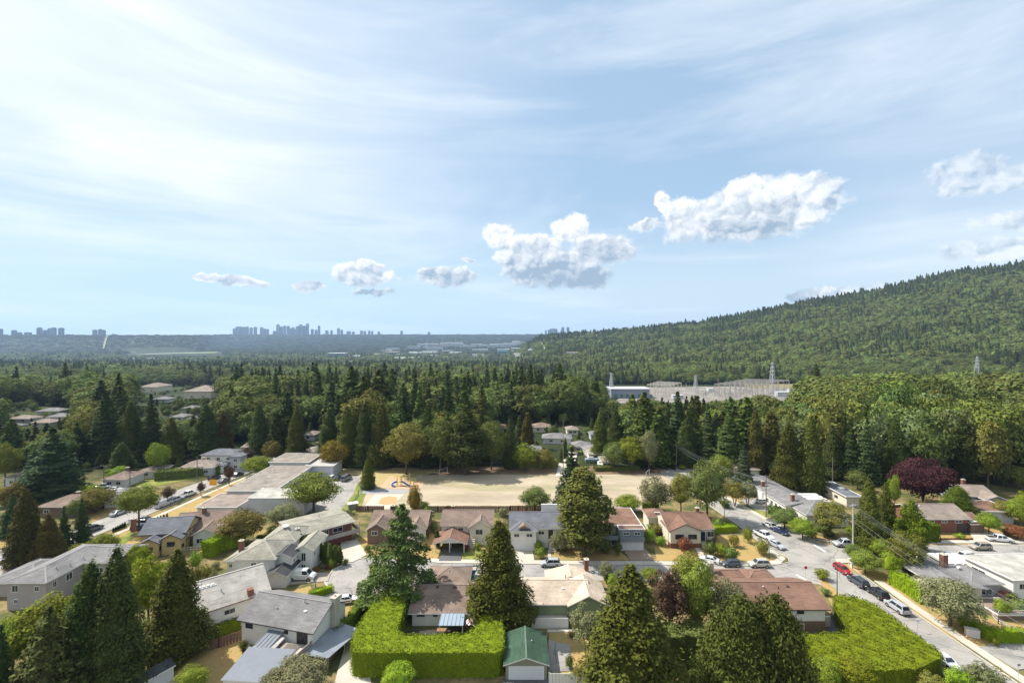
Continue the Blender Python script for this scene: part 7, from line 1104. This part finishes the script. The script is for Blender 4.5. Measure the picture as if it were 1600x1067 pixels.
# ------------------------------------------------------------------ the woods
def hidden_windows():
    """(x0, x1, ytop, ybottom): photo areas where houses or clearings show, trees before them stay lower"""
    return [(0, 118, 634, 670), (205, 345, 603, 658), (775, 962, 662, 733), (948, 1262, 600, 629), (560, 1100, 733, 800), (380, 560, 712, 790), (325, 420, 692, 720), (1155, 1340, 742, 800), (1290, 1600, 768, 830), (0, 70, 738, 760), (150, 345, 722, 800), (470, 500, 668, 690)]
WIN = hidden_windows()
def scatter():
    rng = np.random.default_rng(5); pts = []
    Y = 167.0
    while Y < 9300:
        d = 7.6 if Y < 420 else (10.5 if Y < 1000 else (13 if Y < 2000 else (22 if Y < 3200 else 48)))
        xs = np.arange(-1.22*Y, 1.22*Y, d); xs = xs+rng.uniform(-.42, .42, len(xs))*d; yy = Y+rng.uniform(-.42, .42, len(xs))*d*.9
        pts.append(np.stack([xs, yy, np.full(len(xs), d)], -1)); Y += d*(.9 if Y < 3200 else 1.6)
    p = np.concatenate(pts); z = terrain_z(p[:, 0], p[:, 1]); z[p[:, 1] < 345] = 0
    a = p[:, 0]/p[:, 1]; px = 800+F*a; base = HZ+F*(CH-z)/p[:, 1]
    # kind: 1 conifer, 0 broadleaf, by patches
    nz = np.array([mnoise.noise(Vector((x*.0075, y*.0075, 3.1))) for x, y in p[:, :2]]) ; nz2 = np.array([mnoise.noise(Vector((x*.03, y*.03, 7))) for x, y in p[:, :2]])
    hillpos = smooth(.75, 1.0, p[:, 1]/np.interp(a, [.03, .2, .5, 1.05, 1.6], [2700, 2500, 2000, 1650, 1600]))*(a > .03)
    pc = .26+nz*1.1+.5*hillpos+.25*(p[:, 1] < 420)*(px > 430)*(px < 1180)-.30*(px > 1270)*(p[:, 1] < 480)-.18*(p[:, 1] > 420)*(p[:, 1] < 1000)*(px < 650)
    pc = pc+.30*(px < 350)*(p[:, 1] < 330)+.25*(px > 420)*(px < 700)*(p[:, 1] < 270)+.12*(px > 1270)*(p[:, 1] < 215)
    pc = pc-.16*(p[:, 1] > 290)*(p[:, 1] < 1000)
    con = rng.uniform(0, 1, len(p)) < pc
    H = np.where(con, rng.normal(24, 5.5, len(p)), rng.normal(17.5, 4.2, len(p))); H = np.clip(H, 8, 36)*(1+.15*nz2)
    rt = (px > 1270) & (p[:, 1] < 340); H = np.where(rt & ~con, rng.normal(26, 3, len(p)), H)
    H = np.where((p[:, 1] > 420) & (a > .03) & (hillpos < .2), H*.88, H); H = np.where(con & (hillpos > .6), H*1.15, H)
    H = np.where(p[:, 1] > 3200, H*.6, H)
    edge = (px > 1060) & (base > 728) & (rng.uniform(0, 1, len(p)) < .5); H = np.where(edge, rng.uniform(6, 11, len(p)), H)
    keep = np.ones(len(p), bool)
    yb_max = np.where(px < 345, 736, np.where(px < 560, 716, np.where(px < 1060, 731, np.where(px < 1290, 748, 768))))
    keep &= base < yb_max
    top = base-H*F/p[:, 1]; half = 5*F/p[:, 1]
    for (x0, x1, y0, y1) in WIN:
        inx = (px+half > x0) & (px-half < x1)
        inside = inx & (base > y0+1) & (base <= y1+1)
        keep &= ~(inside & (rng.uniform(0, 1, len(p)) < (.97 if y0 < 610 and x0 > 900 else .6))); H = np.where(inside & keep, np.minimum(H, rng.uniform(3, 7.5, len(p))), H)
        front = inx & (base > y1) & (top < y1)
        Hn = (base-y1)*p[:, 1]/F*rng.uniform(.74, 1.28, len(p)); H = np.where(front, np.minimum(H, Hn), H); keep &= ~(front & (Hn < 3.5))
        top = base-H*F/p[:, 1]
    for (x0, x1, y0, y1) in CLEAR: keep &= ~((p[:, 0] > x0) & (p[:, 0] < x1) & (p[:, 1] > y0) & (p[:, 1] < y1))
    keep &= ~((px > 196) & (px < 352) & (p[:, 1] > 3200) & (p[:, 1] < 4000)); H = np.where((px > 190) & (px < 358) & (p[:, 1] > 2500) & (p[:, 1] < 3400), np.minimum(H, 9), H)
    for (x, y, r) in OCC:
        if y > 170: keep &= (p[:, 0]-x)**2+(p[:, 1]-y)**2 > (r+1.0)**2
    keep &= (np.abs(px-800) < 1000)
    return p[keep], z[keep], con[keep], H[keep], px[keep], base[keep]
def woods():
    rng = np.random.default_rng(9); p, z, con, H, px, base = scatter()
    order = np.argsort(p[:, 1]); lim = {True: 215, False: 205}; cnt = {True: 0, False: 0}; rest = []
    tc = [(1, 1, 1, 1), (.85, .95, 1.1, 1), (1.25, 1.05, .85, 1), (.9, 1, .9, 1), (1.1, 1.2, .9, 1)]
    tb = [(1, 1, 1, 1), (1.3, 1.12, .95, 1), (.72, .85, .8, 1), (1.1, 1.1, .8, 1), (1.1, 1.1, 1.5, 1), (1.28, 1.12, .9, 1)]
    zone = lambda x: 'left of the school' if x < 400 else ('behind the school' if x < 660 else ('beyond the gravel field' if x < 1050 else ('beyond the corner houses' if x < 1290 else 'at the foot of the hill')))
    for i in order:
        c = bool(con[i])
        if cnt[c] >= lim[c] or abs(px[i]-800) > 815: rest.append(i); continue
        cnt[c] += 1
        small = H[i] < 9
        if c: pr = ('mc%d' % rng.integers(0, 4)) if rng.uniform() < .7 else 'mk%d' % rng.integers(0, 2)
        else: pr = 'mb%d' % rng.integers(0, 4)
        q = PROTO[pr]; o = bpy.data.objects.new('conifer_tree' if c else 'broadleaf_tree', q['mesh']); COL.objects.link(o)
        Rr = (H[i]*rng.uniform(.19, .26)+.5) if c else H[i]*rng.uniform(.32, .45)*(.68 if px[i] > 1270 else 1)+.3
        o.location = (p[i, 0], p[i, 1], z[i]); o.rotation_euler = (0, 0, rng.uniform(0, 6.28)); o.scale = (Rr/q['R'], Rr/q['R'], H[i]/q['H'])
        t_ = (tc if c else tb)[rng.integers(0, 5 if c else 6)]; o.color = t_
        w = 'conifer' if c else 'leafy tree'
        zn = zone(px[i])
        row = 'front' if p[i, 1] < 225 else ('middle' if p[i, 1] < 260 else 'rear'); hgt = 'tall' if H[i] > (25 if c else 18) else ('low' if H[i] < (19 if c else 13) else 'medium'); tn = ('deep green', 'cool green', 'brownish green', 'dull green', 'fresh green')[tc.index(t_)] if c else ('green', 'yellowish', 'dark', 'bright', 'greyish', 'golden')[tb.index(t_)]
        tag(o, '%s %s %s at the %s of the wood %s' % (hgt, tn, w, row, zn), 'tree', ('conifers in the wood %s' if c else 'leafy trees in the wood %s') % zn)
    rest = np.array(rest)
    # prototypes for the far wood
    kinds = bpy.data.collections.new('forest_kinds'); idx = []
    def add(nm, me, col):
        o = bpy.data.objects.new(nm, me); kinds.objects.link(o); o.color = col
    names = []
    for i in range(4): add('a%02d' % i, PROTO['mc%d' % i]['mesh'], tc[i]); names.append(('c', 'mc%d' % i))
    for i in range(2): add('a%02d' % (4+i), PROTO['mk%d' % i]['mesh'], tc[(i*3+1) % 5]); names.append(('c', 'mk%d' % i))
    k = 6
    for i in range(4):
        for tcol in (0, 1): add('a%02d' % k, PROTO['mb%d' % i]['mesh'], tb[(i+tcol*3) % 6]); names.append(('b', 'mb%d' % i)); k += 1
    # low detail kinds for the far distance
    low = []
    for i in range(3):
        (cV, cQ, cM), _ = conifer(200+i, 24, 5, 260, 1.7, 'cedar', spr=.25, ck=.82); me = mesh_np('far_conifer', cV, cQ, [LM['conifer']]); add('b%02d' % i, me, tc[i]); names.append(('C', (cV[:, 2].max(), 5)))
    for i in range(4):
        (cV, cQ, cM), _ = broadleaf(210+i, 17, 6.5, 320, 1.5, .05, 14, .42, spr=.2, ck=.72); me = mesh_np('far_broadleaf', cV, cQ, [LM['broad']]); add('b%02d' % (3+i), me, [(.62, .75, .75, 1), (.95, .98, .9, 1), (1.25, 1.12, .9, 1), (1.45, 1.35, .85, 1)][i]); names.append(('B', (cV[:, 2].max(), 6.5)))
    # patches: several crowns standing together, for the farthest woods
    for i in range(3):
        r2 = np.random.default_rng(300+i); parts = []
        for j in range(9):
            cc = r2.uniform() < .45
            (cV, cQ, cM), _ = conifer(310+i*9+j, 20*r2.uniform(.8, 1.2), 4.5, 60, 4.0, 'cedar') if cc else broadleaf(340+i*9+j, 14*r2.uniform(.8, 1.2), 7, 70, 3.6, .1, 8, .4)
            cV = cV+np.array([(j % 3-1)*16+r2.uniform(-5, 5), (j//3-1)*16+r2.uniform(-5, 5), 0]); parts.append((cV, cQ, 0))
        V, Q, M = merge(parts); add('c%02d' % i, mesh_np('wood_patch', V, Q, [LM['broad' if i == 1 else 'conifer']]), [(1.3, 1.25, 1, 1), (.75, .8, 1, 1), (1.5, 1.3, 1, 1)][i]); names.append(('P', None))
    ci = [i for i, q in enumerate(names) if q[0] == 'c']; bi = [i for i, q in enumerate(names) if q[0] == 'b']; Ci = [i for i, q in enumerate(names) if q[0] == 'C']; Bi = [i for i, q in enumerate(names) if q[0] == 'B']; Pi = [i for i, q in enumerate(names) if q[0] == 'P']
    bi = sorted(bi, key=lambda q: sum(kinds.objects['a%02d' % q].color[:3]))
    n = len(rest); ind = np.zeros(n, int); scl = np.ones((n, 3)); rot = rng.uniform(0, 6.28, n)
    for j, i in enumerate(rest):
        Yv = p[i, 1]; c = con[i]
        if Yv > 3200: ind[j] = Pi[rng.integers(0, 3)]; s = rng.uniform(.9, 1.2); scl[j] = (s, s, H[i]/24*1.1); continue
        pn = .5+.75*mnoise.noise(Vector((p[i, 0]*.009, Yv*.009, 11)))+rng.uniform(-.22, .22); pick = lambda L: L[int(min(len(L)-1, max(0, pn*len(L))))]
        if Yv > 900: ind[j] = pick(Ci if c else Bi); Hq, Rq = names[ind[j]][1]
        else: ind[j] = pick(ci if c else bi); q = PROTO[names[ind[j]][1]]; Hq, Rq = q['H'], q['R']
        f = 1 if Yv < 1000 else (1.0 if Yv < 2000 else 1.35)
        Rr = ((H[i]*rng.uniform(.16, .22)+.4)*f if c else H[i]*rng.uniform(.38, .56)*f); scl[j] = (Rr/Rq, Rr/Rq, H[i]/Hq)
    me = bpy.data.meshes.new('forest'); me.vertices.add(n); me.vertices.foreach_set('co', np.c_[p[rest, :2], z[rest]-.3].astype(np.float32).ravel())
    a1 = me.attributes.new('kind_index', 'INT', 'POINT'); a1.data.foreach_set('value', ind.astype(np.int32))
    a2 = me.attributes.new('size', 'FLOAT_VECTOR', 'POINT'); a2.data.foreach_set('vector', scl.astype(np.float32).ravel())
    a3 = me.attributes.new('turn', 'FLOAT', 'POINT'); a3.data.foreach_set('value', rot.astype(np.float32)); me.update()
    o = bpy.data.objects.new('forest', me); COL.objects.link(o); tag(o, 'mixed woodland covering the valley and the hillside', 'woodland', kind='stuff')
    ng = bpy.data.node_groups.new('forest', 'GeometryNodeTree'); ng.interface.new_socket('Geometry', in_out='INPUT', socket_type='NodeSocketGeometry'); ng.interface.new_socket('Geometry', in_out='OUTPUT', socket_type='NodeSocketGeometry')
    N = ng.nodes; L = ng.links; gi = N.new('NodeGroupInput'); go = N.new('NodeGroupOutput'); ins = N.new('GeometryNodeInstanceOnPoints'); cinf = N.new('GeometryNodeCollectionInfo')
    cinf.inputs['Collection'].default_value = kinds; cinf.inputs['Separate Children'].default_value = True; cinf.inputs['Reset Children'].default_value = True
    def na(nm, ty): q = N.new('GeometryNodeInputNamedAttribute'); q.data_type = ty; q.inputs[0].default_value = nm; return q.outputs[0]
    L.new(gi.outputs[0], ins.inputs['Points']); L.new(cinf.outputs[0], ins.inputs['Instance']); ins.inputs['Pick Instance'].default_value = True
    L.new(na('kind_index', 'INT'), ins.inputs['Instance Index']); L.new(na('size', 'FLOAT_VECTOR'), ins.inputs['Scale'])
    cx = N.new('ShaderNodeCombineXYZ'); L.new(na('turn', 'FLOAT'), cx.inputs[2]); L.new(cx.outputs[0], ins.inputs['Rotation']); L.new(ins.outputs[0], go.inputs[0])
    md = o.modifiers.new('forest', 'NODES'); md.node_group = ng
    print('woods', cnt, n)
woods()
# ------------------------------------------------------------------ the air
def haze():
    mb = MB(); x = 22600; mb.box(-x, x, -240, 11600, -81, 345)
    m = bpy.data.materials.new('haze'); m.use_nodes = True; m.node_tree.nodes.clear(); t = NT(m.node_tree); out = t.node('ShaderNodeOutputMaterial'); v = t.node('ShaderNodeVolumePrincipled')
    v.inputs['Color'].default_value = (.50, .70, 1.0, 1); v.inputs['Density'].default_value = .62e-4; v.inputs['Anisotropy'].default_value = .2; t.l.new(v.outputs[0], out.inputs['Volume'])
    o = mb.build('haze', m); tag(o, 'thin blue air over the valley', 'haze', kind='stuff')
haze()
